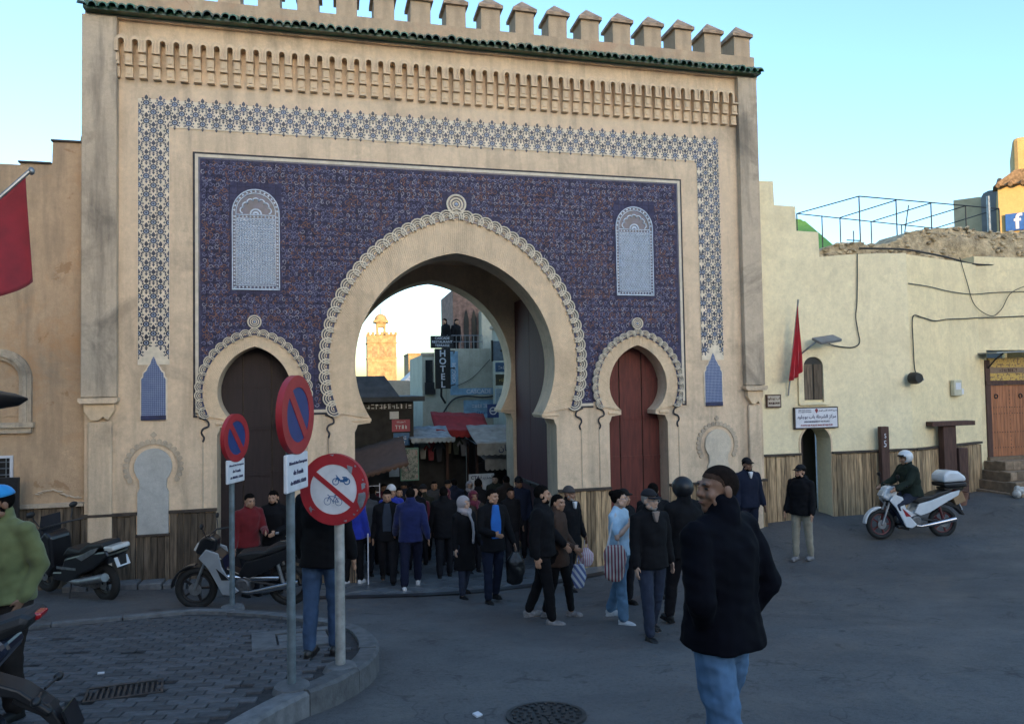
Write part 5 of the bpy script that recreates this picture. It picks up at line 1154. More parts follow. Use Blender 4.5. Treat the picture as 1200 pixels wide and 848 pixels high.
# notice board on legs with writing
nbd = thing('notice_board', 'white notice board with lettering standing in the passage mouth', 'notice board', (1.80,6.9,road_z(1.8,6.9)))
zb_ = .80-nbd.location.z
MB().b2((-.36,-.02,zb_-.85),(.36,.02,zb_)).build('panel', mt('board_white', (.50,.51,.53), .6, .15, 6, .1), nbd); text('CTA', .13, M_ink, nbd, (-.18,-.024,zb_-.1), bold=.004); text('\ufe94\ufee8\ufef3\ufeaa\ufee4\ufedf\ufe8d', .14, M_ink, nbd, (.15,-.024,zb_-.1))
for x in (-.33, .33): MB().tube([(x,.02,0),(x,.02,zb_)], .02, 6).build('leg', M_gal, nbd)
# stall blocks, hung clothes, goods
def stall(label, x0, x1, y0, y1, zt, mat):
    zb = road_z((x0+x1)/2, y0); s_ = thing('market_stall', label, 'stall', ((x0+x1)/2, y0, zb)); w = x1-x0
    MB().b2((-w/2,.4,-.5),(w/2,y1-y0,zt-zb)).build('back_wall', mat, s_); MB().b2((-w/2,0,0),(w/2,.39,.8)).build('counter', M_plankd, s_)
    for x in (-w/2, w/2): MB().b2((x-.04,-.04,-.3),(x+.04,.04,zt-zb)).build('post', M_wood, s_)
    MB().b2((-w/2,-.06,zt-zb-.25),(w/2,-.041,zt-zb)).build('header', M_wood, s_)
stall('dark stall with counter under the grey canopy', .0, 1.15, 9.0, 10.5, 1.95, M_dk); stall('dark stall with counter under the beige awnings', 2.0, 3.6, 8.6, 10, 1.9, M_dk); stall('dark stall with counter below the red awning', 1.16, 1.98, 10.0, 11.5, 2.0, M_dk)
cols = [(.10,.14,.22),(.26,.26,.26),(.22,.04,.05),(.05,.05,.06),(.20,.16,.10),(.08,.10,.08),(.30,.30,.34),(.03,.04,.10)]
nm = ['slate blue','grey','dark red','black','tan','olive','pale grey','navy']
for k in range(8):
    x = (.15,.38,.62,.86,1.3,1.55,1.78,2.25)[k]; y = 8.75 if k < 4 else 9.7 if k < 7 else 8.4; z = 1.15
    g_ = MB().prism([(-.07,0),(-.11,.42),(-.20,.30),(-.23,.36),(-.10,.56),(-.04,.56),(0,.53),(.04,.56),(.10,.56),(.23,.36),(.20,.30),(.11,.42),(.07,0)], -.03, .03)
    tag(g_.build('hanging_garment', mt('garment%d' % k, cols[k], .9, .2, 5, .3, 30), None, (x, y, z-.05*k % .2), (0,0,rnd.uniform(-.4,.4)), bevel=.012), '%s garment on a hanger in the street stalls' % nm[k], 'garment', 'garments hanging in the stalls')
mr = thing('wire_rack', 'white wire display rack behind the cyclists sign', 'rack', (-1.45,3.2,road_z(-1.45,3.2)))
for z in np.arange(.3, 1.75, .14): MB().tube([(-.22,-.1,z),(.22,-.1,z)], .008, 5).build('wire', M_signw, mr)
for x in (-.22, .22): MB().tube([(x,-.1,0),(x,-.1,1.75)], .01, 5).build('upright', M_signw, mr)
# houses lining the street beyond so that it lies in shade
for lab, x0, x1, y0, y1, zt in (('tall plain house at the right of the street behind the gate', 3.6, 9, 4.6, 13.5, 5.4), ('tall plain house at the left of the street behind the gate', -9, -2.9, 4.6, 12, 2.6), ('plain house on the left farther down the street', -9, -2.2, 12.2, 24, 3.2)):
    sh = thing('street_house', lab, 'house', ((x0+x1)/2,(y0+y1)/2,-2), 0, 'houses lining the street'); ox, oy, oz = sh.location
    MB().b2((x0-ox,y0-oy,-1),(x1-ox,y1-oy,zt-oz)).build('wall', M_hot, sh); MB().b2((x0-ox-.08,y0-oy-.08,zt-oz),(x1-ox+.08,y1-oy+.08,zt-oz+.12)).build('coping', M_pil, sh)
# ================================================================ MOTORCYCLES AND SCOOTERS
M_tyre = mt('tyre_rubber', (.012,.012,.012), .8, .2, 20, .3, 60); M_pwhite = mt('paint_white', (.62,.64,.66), .3, .08, 5, .05, coat=.4); M_pblk = mt('paint_black', (.010,.010,.012), .3, .2, 6, .05, coat=.3); M_pred = mt('paint_red', (.30,.015,.02), .3, .1, 5, .05, coat=.3)
M_vinyl = mt('seat_vinyl', (.012,.012,.013), .55, .2, 12, .3, 120); M_eng = mt('engine_alloy', (.14,.14,.145), .5, .4, 18, .4, 40, metal=.7); M_chr = mt('chrome', (.5,.5,.52), .2, .1, 8, 0, metal=1); M_tail = mt('tail_light_red', (.35,.01,.015), .25, .1, 5, 0, coat=.3); M_lens = mt('lens_clear', (.5,.5,.48), .15, .1, 5, 0, coat=.4); M_plate = mt('number_plate', (.62,.64,.66), .5, .1, 8, 0); M_rimred = mt('rim_dark_red', (.10,.018,.02), .4, .2, 8, 0); M_card = mt('carton', (.30,.19,.10), .85)
def side(mb, poly, x0, x1):
    n = len(poly); mb.add([(x0, p[0], p[1]) for p in poly]+[(x1, p[0], p[1]) for p in poly], [tuple(range(n)), tuple(range(2*n-1, n-1, -1))]+[(i, (i+1) % n, (i+1) % n+n, i+n) for i in range(n)]); return mb
def wheel(parent, y, r_, rim, wd=.045, spokes=5, name='wheel'):
    o = empty(name, (0, y, r_)); o.parent = parent; MB().torus((0,0,0), r_-wd, wd, 'X', 30, 10, .95).build('tyre', M_tyre, o, smooth=True)
    m = MB().torus((0,0,0), r_-2*wd-.005, .016, 'X', 30, 8)
    m.lathe([(.0,-.05),(.045,-.05),(.05,0),(.045,.05),(0,.05)], n=14, ax='X', caps=False)
    for k in range(spokes): a = 2*PI*k/spokes; m.box((0, (r_-2*wd)*.5*math.cos(a), (r_-2*wd)*.5*math.sin(a)), (.028, (r_-2*wd)*.95, .026), Matrix.Rotation(a, 3, 'X'))
    m.build('rim', rim, o, smooth=True); MB().lathe([(.02,.051),(.085,.051),(.085,.055),(.02,.055)], n=20, ax='X', caps=False).build('brake_disc', M_gal, o); return o
def underbone(label, loc, rz, body, rim, accent, box=None, shield=None, group='motorcycles and scooters', cargo=0, plate=1, roll=0):
    b = thing('motor_scooter', label, 'scooter', loc, rz, group); b.rotation_euler = (0, roll, rz); fy, ry, r_ = -.62, .62, .285
    wheel(b, fy, r_, rim); wheel(b, ry, r_, rim)
    for x in (-.07, .07): MB().tube([(x,fy,r_),(x,fy+.10,.55),(x*.9,fy+.24,.86)], .02, 8).build('fork', M_gal, b, smooth=True)
    m = MB(); pts = [(fy+.33*math.cos(a), r_+.33*math.sin(a)) for a in [PI*.98-.14*k for k in range(12)]]; pin = [(fy+.30*math.cos(a), r_+.30*math.sin(a)) for a in [PI*.98-.14*k for k in range(12)]]
    side(m, pts+pin[::-1], -.055, .055).build('front_fender', body, b, bevel=.015)
    side(MB(), [(fy+.02,.80),(fy+.10,.98),(fy+.24,1.02),(fy+.32,.96),(fy+.30,.80),(fy+.14,.72)], -.10, .10).build('headlight_cowl', body, b, bevel=.03)
    side(MB(), [(fy-.005,.82),(fy+.06,.93),(fy+.12,.90),(fy+.06,.80)], -.085, .085).build('headlight', M_lens, b, bevel=.02)
    for x in (-1, 1):
        side(MB(), [(fy+.10,.74),(fy+.20,.86),(fy+.36,.80),(fy+.40,.62),(fy+.50,.42),(fy+.62,.28),(fy+.52,.22),(fy+.40,.24),(fy+.30,.45),(fy+.22,.60)], x*.17-.015, x*.17+.015).build('leg_shield', shield or body, b, bevel=.012)
        side(MB(), [(fy+.33,.60),(fy+.42,.52),(fy+.50,.44),(fy+.40,.44)], x*.188-.003, x*.188+.003).build('accent_panel', accent, b)
    side(MB(), [(fy+.14,.72),(fy+.24,.84),(fy+.40,.72),(fy+.46,.50),(fy+.36,.42)], -.155, .155).build('inner_shield', M_pblk, b, bevel=.02)
    side(MB(), [(fy+.40,.60),(-.02,.50),(.10,.60),(.10,.48),(-.02,.38),(fy+.42,.42)], -.09, .09).build('frame_cover', body, b, bevel=.02)
    for x in (-1, 1): side(MB(), [(-.02,.50),(.08,.66),(.34,.72),(.74,.86),(.92,.90),(.88,.80),(.60,.66),(.30,.50),(.10,.44)], x*.125-.02, x*.125+.02).build('side_panel', body, b, bevel=.014)
    side(MB(), [(-.04,.72),(-.02,.77),(.14,.79),(.34,.80),(.46,.86),(.74,.92),(.78,.88),(.46,.76),(.10,.66)], -.135, .135).build('seat', M_vinyl, b, bevel=.03)
    side(MB(), [(.84,.84),(.96,.90),(.95,.82),(.86,.76)], -.085, .085).build('tail_light', M_tail, b, bevel=.015)
    MB().tube([(-.34,fy+.36,1.02),(-.20,fy+.22,1.03),(0,fy+.20,1.0),(.20,fy+.22,1.03),(.34,fy+.36,1.02)], .014, 8).build('handlebar', M_blk, b, smooth=True)
    for x in (-1, 1):
        MB().tube([(x*.22,fy+.23,1.03),(x*.28,fy+.20,1.16)], .007, 6).build('mirror_stem', M_blk, b); MB().ball((x*.30,fy+.20,1.20), (.055,.018,.04), 12, 8).build('mirror', M_blk, b, smooth=True)
    m = MB(); m.box((0,-.02,.33), (.20,.30,.18)); m.lathe([(.06,-.10),(.08,-.06),(.08,.06),(.06,.10)], (0,-.22,.36), 12, 'Y'); m.lathe([(.09,-.14),(.11,-.12),(.11,.12),(.09,.14)], (0,.02,.33), 16, 'X'); m.build('engine', M_eng, b, bevel=.015)
    MB().tube([(.10,-.12,.28),(.13,.10,.24),(.14,.35,.28),(.145,.78,.36)], [.02,.025,.045,.05], 12).build('exhaust', M_chr, b, smooth=True)
    for x in (-.07, .07): MB().tube([(x,.10,.38),(x,ry,r_)], .02, 8).build('swing_arm', M_blk, b); MB().tube([(x*1.5,ry-.05,r_+.05),(x*1.5,ry-.14,.68)], .025, 8).build('shock', M_rimred if accent is M_pred else M_gal, b)
    side(MB(), [(ry+.05,.72),(ry+.30,.60),(ry+.42,.42),(ry+.40,.41),(ry+.26,.55),(ry,.66)], -.06, .06).build('rear_fender', M_blk, b)
    for x in (-.16, .16): MB().tube([(x*.6,-.06,.24),(x,-.06,.24)], .015, 6).build('footpeg', M_blk, b)
    if plate: MB().box((0,ry+.34,.58), (.16,.01,.12), rotm('X', 25)).build('number_plate', M_plate, b)
    if box:
        MB().b2((-.12,.62,.91),(.12,.98,.94)).build('carrier', M_blk, b); o = side(MB(), [(.58,.96),(.56,1.04),(1.02,1.06),(1.02,.96)], -.2, .2).build('top_box_base', M_blk, b, bevel=.03)
        side(MB(), [(.56,1.045),(.57,1.18),(.66,1.27),(.88,1.26),(1.01,1.16),(1.03,1.065)], -.2, .2).build('top_box_lid', box, b, bevel=.05); side(MB(), [(.90,1.10),(.94,1.20),(1.03,1.13),(1.04,1.09)], -.15, .15).build('top_box_reflector', M_tail, b, bevel=.02)
    if cargo: MB().box((-.02,.92,.74), (.24,.22,.2), rotm('X', 20)).build('carton', M_card, b, bevel=.01)
    return b
def rotm(ax, deg): return Matrix.Rotation(R(deg), 3, ax)
SX, SY = 8.50, -1.40
underbone('white scooter with dark red wheels and top box being ridden past the yellow house', (SX,SY,road_z(SX,SY)), R(-99), M_pwhite, M_rimred, M_pred, box=M_pwhite, cargo=1, roll=R(-1.5))
# white fronted moped beside the smaller signpost
bm = underbone('moped with pale leg shield parked behind the smaller signpost', (-3.38,-2.45,road_z(-3.38,-2.45)), R(-100), M_pblk, M_blk, M_pblk, shield=mt('paint_pale_grey', (.26,.28,.30), .4, .12, 6, .05), roll=R(4))
for x in (-1, 1): MB().tube([(x*.12,.55,.92),(x*.12,.88,.95),(x*.10,.90,.88)], .012, 6).build('rack_bar', M_chr, bm)
MB().tube([(.10,-.35,.48),(.05,.0,.42),(.05,.5,.40)], .045, 10).build('frame_tube', M_chr, bm, smooth=True)
# black maxi scooter against the wall
ms = thing('maxi_scooter', 'black scooter with pale tail trim and number plate parked against the gate planks', 'scooter', (-5.84,-1.05,road_z(-5.84,-1.05)), R(-128), 'motorcycles and scooters'); ms.rotation_euler = (0, R(5), R(-128))
wheel(ms, -.68, .27, M_blk, .055); wheel(ms, .62, .27, M_blk, .06)
side(MB(), [(-.80,.55),(-.62,.80),(-.42,.98),(-.30,.90),(-.30,.45),(-.42,.30),(-.60,.40)], -.17, .17).build('front_fairing', M_pblk, ms, bevel=.04); side(MB(), [(-.90,.50),(-.70,.62),(-.44,.58),(-.42,.54),(-.70,.56),(-.88,.44)], -.06, .06).build('front_fender', M_pblk, ms, bevel=.015)
side(MB(), [(-.30,.40),(-.30,.28),(.10,.26),(.30,.40),(.62,.52),(.95,.72),(.90,.80),(.40,.72),(.0,.62),(-.10,.42)], -.18, .18).build('body', M_pblk, ms, bevel=.03)
side(MB(), [(-.10,.63),(.05,.78),(.30,.76),(.50,.86),(.80,.90),(.82,.82),(.40,.70)], -.16, .16).build('seat', M_vinyl, ms, bevel=.035)
for x in (-1, 1): side(MB(), [(.28,.66),(.62,.80),(.78,.84),(.70,.76),(.40,.62)], x*.185-.004, x*.185+.004).build('side_trim', M_gal, ms, bevel=.003); side(MB(), [(-.16,.50),(.26,.50),(.26,.47),(-.16,.46)], x*.19-.004, x*.19+.004).build('side_trim', M_gal, ms)
side(MB(), [(.80,.84),(1.0,.86),(1.02,.80),(.84,.74)], -.14, .14).build('tail_light', M_lens, ms, bevel=.02); MB().box((0,1.00,.62), (.20,.012,.14), rotm('X', 25)).build('number_plate', M_plate, ms)
side(MB(), [(.80,.72),(1.02,.72),(1.03,.52),(.98,.52),(.92,.62)], -.05, .05).build('plate_bracket', M_blk, ms)
for x in (-1, 1): MB().tube([(x*.24,-.40,1.08),(x*.30,-.44,1.22)], .008, 6).build('mirror_stem', M_blk, ms); MB().ball((x*.32,-.44,1.27), (.07,.02,.045), 12, 8).build('mirror', M_blk, ms, smooth=True)
MB().tube([(-.36,-.30,1.05),(-.2,-.40,1.04),(.2,-.40,1.04),(.36,-.30,1.05)], .015, 8).build('handlebar', M_blk, ms, smooth=True); side(MB(), [(-.62,.84),(-.50,1.20),(-.48,1.20),(-.50,.90)], -.14, .14).build('windscreen', mt('screen_smoke', (.03,.03,.035), .1, .1, 4, 0), ms)
MB().tube([(.14,.0,.28),(.16,.30,.30),(.17,.85,.42)], [.03,.05,.06], 12).build('exhaust', M_gal, ms, smooth=True); MB().box((0,.30,.28), (.22,.5,.16)).build('engine', M_eng, ms, bevel=.02); MB().tube([(.12,.05,.30),(.22,.12,.03)], .012, 6).build('side_stand', M_blk, ms)
tag(MB().ball((0,0,0), (.13,.15,.12), 16, 12).build('spare_helmet', M_pblk, None, tuple(Vector((-5.62,-1.15,road_z(-5.62,-1.15)))+Matrix.Rotation(R(-97),3,'Z') @ Vector((.02,-.36,1.17))), smooth=True), 'dark helmet hung over the handlebar of the black scooter', 'helmet') if False else None
# motorcycle cut off by the lower left corner
fmx, fmy = -3.90, -8.98
mc = thing('motorcycle', 'dark motorcycle with raised tail cut off by the lower left corner', 'motorcycle', (fmx,fmy,pave_z(fmx,fmy)), R(-88), 'motorcycles and scooters')
wheel(mc, .0, .30, M_blk, .06); wheel(mc, -1.32, .30, M_blk, .05)
side(MB(), [(-.62,.74),(-.40,.80),(-.15,.84),(.10,.93),(.34,1.0),(.40,.985),(.36,.93),(.10,.82),(-.20,.70),(-.6,.66)], -.13, .13).build('seat', M_vinyl, mc, bevel=.035)
side(MB(), [(-.30,.70),(.0,.78),(.26,.90),(.30,.84),(.18,.70),(.02,.60),(-.2,.58)], -.11, .11).build('tail_panel', mt('paint_blue_black', (.012,.016,.032), .3, .2, 6, .05, coat=.3), mc, bevel=.03)
for sx_ in (-1, 1): t_ = text('CR50', .042, M_plate, mc, (sx_*.113, .03, .735), rot=(PI/2, 0, sx_*PI/2), bold=.002, shear=.25)
side(MB(), [(.34,.99),(.41,.985),(.40,.955),(.35,.95)], -.05, .05).build('tail_light', M_tail, mc, bevel=.01)
side(MB(), [(.10,.66),(.30,.60),(.44,.50),(.46,.52),(.32,.64),(.14,.72)], -.07, .07).build('rear_fender', M_blk, mc, bevel=.01); side(MB(), [(.30,.62),(.44,.55),(.52,.40),(.50,.39),(.40,.50),(.28,.57)], -.045, .045).build('plate_bracket', M_blk, mc, bevel=.008); MB().box((0,.53,.46), (.17,.012,.13), rotm('X', 20)).build('number_plate', M_pblk, mc)
for x in (-1, 1): MB().tube([(x*.03,.40,.60),(x*.13,.42,.61)], .008, 6).build('indicator_stalk', M_blk, mc); MB().ball((x*.155,.42,.61), (.035,.022,.022), 12, 8).build('indicator', M_tail if x > 2 else M_blk, mc, smooth=True)
MB().tube([(.14,-.5,.32),(.16,-.15,.38),(.17,.28,.52)], [.03,.06,.065], 14).build('exhaust', M_chr, mc, smooth=True)
for x in (-.08, .08): MB().tube([(x,-.55,.42),(x,0,.30)], .025, 8).build('swing_arm', M_blk, mc); MB().tube([(x*1.4,-.08,.34),(x*1.4,-.22,.66)], .03, 8).build('shock', M_chr, mc); MB().tube([(x,-1.32,.30),(x*.9,-1.08,.95)], .025, 8).build('fork', M_gal, mc)
side(MB(), [(-1.05,.90),(-.95,1.02),(-.66,1.0),(-.56,.78),(-.9,.72)], -.15, .15).build('fuel_tank', M_pblk, mc, bevel=.05); MB().box((0,-.66,.46), (.3,.42,.34)).build('engine', M_eng, mc, bevel=.03); MB().tube([(-.36,-.92,1.10),(-.15,-1.02,1.08),(.15,-1.02,1.08),(.36,-.92,1.10)], .016, 8).build('handlebar', M_blk, mc)
MB().ball((.125,-.18,.66), (.02,.13,.09), 14, 8).build('side_cover', M_chr, mc, smooth=True)
tag(MB().box((0,0,0),(.06,.05,.012)).build('litter', M_signw, None, (-1.11,-7.57,road_z(-1.11,-7.57)+.015), (.2,.1,.6)), 'scrap of white paper lying on the road left of the manhole', 'litter')
tag(MB().box((0,0,0),(.05,.03,.01)).build('litter', M_signw, None, (-4.05,-6.2,pave_z(-4.05,-6.2)+.01), (0,.1,.2)), 'tiny white scrap on the pavement near the motorcycle', 'litter')
# ================================================================ PEOPLE
def cloth(name, col, rough=.85, var=.2, sheen=.2): return mt(name, col, rough, var, 7, .35, 220, .0015, sheen=sheen if max(col) > .06 else 0, spec=.2)
SK = [mt('skin_tan', (.36,.20,.125), .55, .12, 12, .1, 90, .002), mt('skin_brown', (.22,.115,.07), .55, .12, 12, .1, 90, .002), mt('skin_light', (.45,.28,.20), .55, .12, 12, .1, 90, .002)]
M_hair = mt('hair_black', (.006,.005,.0045), .95, .3, 40, .8, 160, .006, stretch=(1,1,.3), spec=.06); M_eye = mt('eye_dark', (.01,.008,.007), .3, .2, 10, 0); M_lip = mt('lip', (.20,.08,.07), .5, .1, 20, 0)
def solid(mb, name, mats, parent, vox=.012, it=4, wr=0, wsc=(9,9,5), seed=0):
    me = mb.mesh(name, mats, fix=False); o = bpy.data.objects.new(name, me); COL.objects.link(o)
    rm = o.modifiers.new('r', 'REMESH'); rm.mode = 'VOXEL'; rm.voxel_size = vox; rm.use_smooth_shade = True
    if it: s_ = o.modifiers.new('s', 'SMOOTH'); s_.iterations = it; s_.factor = .5
    o.parent = parent; PENDING.append((o, wr, wsc, seed)); return o
PENDING = []
def finish_solids():
    """turn every pending figure part into a plain mesh in one pass"""
    dg = bpy.context.evaluated_depsgraph_get(); out = []
    for o, wr, wsc, seed in PENDING: out.append(bpy.data.meshes.new_from_object(o.evaluated_get(dg)))
    for (o, wr, wsc, seed), m2 in zip(PENDING, out):
        o.modifiers.clear(); n = len(m2.vertices)
        if wr and n:
            co = np.empty(n*3); no = np.empty(n*3); m2.vertices.foreach_get('co', co); m2.vertices.foreach_get('normal', no); co = co.reshape(-1, 3); no = no.reshape(-1, 3)
            q = co*np.array(wsc)*.8+seed; d = np.array([mnoise.noise(Vector((a_, b_, c_+.8*a_)))+.55*mnoise.noise(Vector((a_*1.9+9, b_*1.9, c_*2.6-a_))) for a_, b_, c_ in q])
            co += no*(d*wr)[:, None]; m2.vertices.foreach_set('co', co.ravel())
        m2.polygons.foreach_set('use_smooth', [True]*len(m2.polygons)); old = o.data; o.data = m2; m2.name = o.name
def rotm(ax, deg): return Matrix.Rotation(R(deg), 3, ax)
def limb(mb, pts, rs, n=12):
    mb.tube(pts, rs, n)
    for p, r_ in zip(pts, rs):
        q = min(r_) if isinstance(r_, (list, tuple)) else r_
        mb.ball(p, q*.98, 10, 7)
def hand(mb, w, d, pn, s_, grip=0, side=1, fine=True):
    """palm at wrist w along d, palm normal pn (towards the thigh)"""
    d = d.normalized(); pn = (pn-d*pn.dot(d)).normalized(); ac = d.cross(pn).normalized()
    rot = Matrix((ac, pn, d)).transposed(); c = w+d*.048*s_
    mb.ball(c, (.041*s_, .017*s_, .055*s_), 10, 8, rot)
    if not fine: 
        mb.ball(w+d*.115*s_+pn*.012*s_, (.034*s_, .016*s_, .05*s_), 10, 7, rot); mb.tube([w+d*.03*s_+ac*.035*s_*side, w+d*.075*s_+ac*.052*s_*side+pn*.012*s_], [.012*s_, .009*s_], 6); return
    for k, (o_, ln) in enumerate(((.030,.070),(.010,.080),(-.011,.074),(-.030,.056))):
        b = w+d*.085*s_+ac*o_*s_*side; cur = 18+grip*60; p = [b]; dd = d.copy()
        for j, fr in enumerate((.45,.32,.23)):
            rm = Matrix.Rotation(R(cur*(.6 if j == 0 else .9)), 3, d.cross(pn)); dd = rm @ dd; p.append(p[-1]+dd*ln*fr*s_)
        mb.tube(p, [.0092*s_, .0088*s_, .008*s_, .0065*s_], 6)
    t0 = w+d*.025*s_+ac*.032*s_*side; t1 = t0+(d*.7+ac*side*.55+pn*.25).normalized()*.036*s_; t2 = t1+(d*.85+pn*(.3+grip*.6)).normalized()*.030*s_
    mb.tube([t0, t1, t2], [.0125*s_, .0105*s_, .008*s_], 6)
def head_mesh(mb, T, s_):
    """T maps head space (face towards -Y, origin mid-head) to the body"""
    rot = T.to_3x3()
    def e(c, r_, n=14, m=10, tilt=None): mb.ball(T @ Vector(c), tuple(q*s_ for q in r_), n, m, rot if tilt is None else rot @ tilt)
    e((0,.018,.030), (.076,.094,.088), 18, 12); e((0,-.022,-.025), (.062,.070,.085)); e((0,-.050,-.085), (.032,.030,.028)); e((0,-.010,-.070), (.055,.055,.038))
    e((-.026,-.078,.031), (.027,.013,.012)); e((.026,-.078,.031), (.027,.013,.012)); e((0,-.098,-.018), (.014,.018,.017)); e((0,-.094,.004), (.0095,.013,.028)); e((.015,-.088,-.022), (.010,.011,.009)); e((-.015,-.088,-.022), (.010,.011,.009))
    e((0,-.083,-.052), (.024,.012,.0065)); e((0,-.081,-.064), (.021,.011,.007))
    for q in (-1, 1): e((q*.041,-.062,-.022), (.022,.022,.024)); e((q*.078,.012,-.004), (.010,.022,.034), tilt=rotm('X', 12)); e((q*.054,-.018,-.060), (.022,.04,.03))
def shell(mb, T, r_, c, keep, n=24, m=16):
    b = MB().ball((0,0,0), r_, n, m); c = Vector(c); ok = []
    vs = [Vector(v)+c for v in b.v]
    for f in b.f:
        q = sum((vs[i] for i in f), Vector())/4
        if keep(q): ok.append(f)
    use = sorted({i for f in ok for i in f}); mp_ = {i: k for k, i in enumerate(use)}
    mb.add([T @ vs[i] for i in use], [tuple(mp_[i] for i in f) for f in ok])
def person(label, x, y, rz, h=1.74, w=1.0, swing=(0,0), knee=(4,4), armL=(5,8,12,0), armR=(5,8,12,0), lean=0, hd=(0,0), top=None, bot=None, shoe=None, skin=0, hair='short', hairm=None, beard=0, glasses=0, z=None, vox=.012, fine=False, grip=(0,0), group='people in and around the gate', seat=False, hipdrop=0, scarf=None, extra=None, female=0, roll=0):
    top = dict(dict(mat=cloth('cloth_black', (.0045,.0045,.006)), hem=.86, r=1.0, sleeve=1.0, collar=1, wr=.010), **(top or {})); bot = dict(dict(mat=cloth('cloth_charcoal', (.010,.010,.013)), r=1.0, wr=.008), **(bot or {}))
    s_ = h/1.75; p = thing('person', label, 'person', (x, y, (z if z is not None else road_z(x, y))+.0), rz, group)
    V = Vector
    # legs
    hipz = .93; J = {}
    for k, sd in ((0, -1), (1, 1)):       # 0 = figure's right side at -X when facing -Y ... 1 = other side
        hp = V((sd*.095*w, 0, hipz)); a = R(swing[k]); th_ = V((sd*.012, -math.sin(a), -math.cos(a))); kp = hp+th_*.43; b = a-R(knee[k]); sh = V((0, -math.sin(b), -math.cos(b))); an = kp+sh*.42
        J[k] = (hp, kp, an, b)
    low = min(J[k][2].z for k in (0, 1))-.075 if not seat else 0
    if seat: low = hipdrop
    up = V((0, 0, -low))
    for k in (0, 1): hp, kp, an, b = J[k]; J[k] = (hp+up, kp+up, an+up, b)
    pel = V((0, 0, hipz))+up; Lm = rotm('X', lean) @ rotm('Y', roll)       # lean forward tips -Y
    def U(v): return pel+Lm @ (V(v)-V((0,0,hipz)))
    shz = 1.405; neck = U((0,.012,1.485)); 
    arms = {}
    for k, sd, A in ((0, -1, armR), (1, 1, armL)):
        sp = U((sd*(.182*w-.02*female), .01, shz)); a, ab, el, tw = A
        ud = Lm @ (rotm('X', 0) @ V((sd*math.sin(R(ab))*math.cos(R(a)), -math.sin(R(a)), -math.cos(R(a))*math.cos(R(ab))))); ud.normalize(); ep = sp+ud*.285
        # forearm: bend forward about the axis across the body, then twist inward
        fd = Matrix.Rotation(R(el), 3, 'X') @ ud if False else None
        fw = V((0,-1,0)); ax = ud.cross(fw); ax = ax.normalized() if ax.length > .05 else V((1,0,0)); fd = Matrix.Rotation(R(el), 3, ax) @ ud; fd = Matrix.Rotation(R(tw)*sd, 3, ud) @ fd; wp = ep+fd*.25
        arms[k] = (sp, ep, wp, fd, sd)
    Hc = neck+Lm @ V((0,-.022,.122)); T = Matrix.Translation(Hc) @ (Lm @ rotm('Z', hd[0]) @ rotm('X', hd[1])).to_4x4()
    def S(v): return V(v)*s_
    def sc(mb): mb.v = [tuple(V(v)*s_) for v in mb.v]; return mb
    # body: one continuous skin
    b = MB(); head_mesh(b, T, 1); limb(b, [neck+V((0,.01,-.05)), neck+V((0,0,.03)), Hc+Lm@V((0,.02,-.04))], [.060,.054,.053])
    limb(b, [pel, U((0,0,1.1)), U((0,0,1.28)), U((0,.0,1.42))], [(.12*w,.085),(.11*w,.08),(.13*w,.09),(.10*w,.06)])
    for k in (0, 1):
        sp, ep, wp, fd, sd = arms[k]; limb(b, [U((sd*.06,.01,1.42)), sp, sp.lerp(ep,.5), ep, ep.lerp(wp,.35), wp], [.06,.050,.045,.036,.037,.025]); hand(b, wp-fd*.01, fd, V((-sd,0,0)), 1, grip[k], 1 if sd*1 < 0 else -1, fine)
        hp, kp, an, q = J[k]; limb(b, [hp, hp.lerp(kp,.5), kp, kp.lerp(an,.35), an], [.075,.068,.048,.046,.034]); b.ball(an+V((0,-.06,-.045)), (.036,.11,.025), 10, 6)
    body = solid(sc(b), 'body', SK[skin], p, vox*.8, 2)
    # trousers
    t = MB(); fl = bot.get('flare', 1.0); r_ = bot['r']*w; limb(t, [pel+V((0,0,.06)), pel+V((0,.0,.0)), pel+V((0,.005,-.06))], [(.115*r_,.085*r_),(.145*r_,.105*r_),(.14*r_,.105*r_)])
    for k in (0, 1):
        hp, kp, an, q = J[k]; cut = an if not bot.get('short') else kp.lerp(an,.3); limb(t, [hp+V((0,0,.02)), hp.lerp(kp,.5), kp, kp.lerp(cut,.4), kp.lerp(cut,.92)], [.098*r_,.090*r_,.072*r_,.068*r_*(.5+.5*fl),.060*r_*fl])
    solid(sc(t), 'trousers', bot['mat'], p, vox, 3, bot['wr'], (11,11,13), rnd.uniform(0,50))
    # shoes
    sm_ = shoe or cloth('shoe_black', (.012,.012,.012), .5)
    for k in (0, 1):
        hp, kp, an, q = J[k]; o_ = MB(); tip = rotm('X', math.degrees(q)*.6 if q < 0 else 0); o_.ball(an+tip@V((0,-.055,-.040)), (.045,.125,.038), 12, 8, tip); o_.ball(an+tip@V((0,.03,-.028)), (.040,.052,.05), 10, 7, tip); o_.box(an+tip@V((0,-.045,-.066)), (.076,.235,.022), tip); solid(sc(o_), 'shoe', sm_, p, .009, 2)
    # upper garment
    g_ = MB(); hem = top['hem']; r_ = top['r']*w; zz = hipz; wa = .90 if female else 1.0
    pts, rs = [], []
    for z_, a, c in ((hem,.192,.150),((hem+1.02)/2,.184*wa,.142),(1.10,.168*wa,.127),(1.26,.182,.132),(1.36,.185,.125),(1.43,.145,.095),(1.475,.085,.078)):
        if z_ < hipz: q = V((0,0,z_))+up
        else: q = U((0,.004,z_))
        if pts and (q-pts[-1]).length < .01: continue
        pts.append(q); rs.append((a*r_, c*r_))
    # tube frame: first radius lies across the body
    gx = MB(); ring_tube(gx, pts, rs, Lm @ V((1,0,0))); g_.add(gx.v, gx.f)
    sl = top['sleeve']
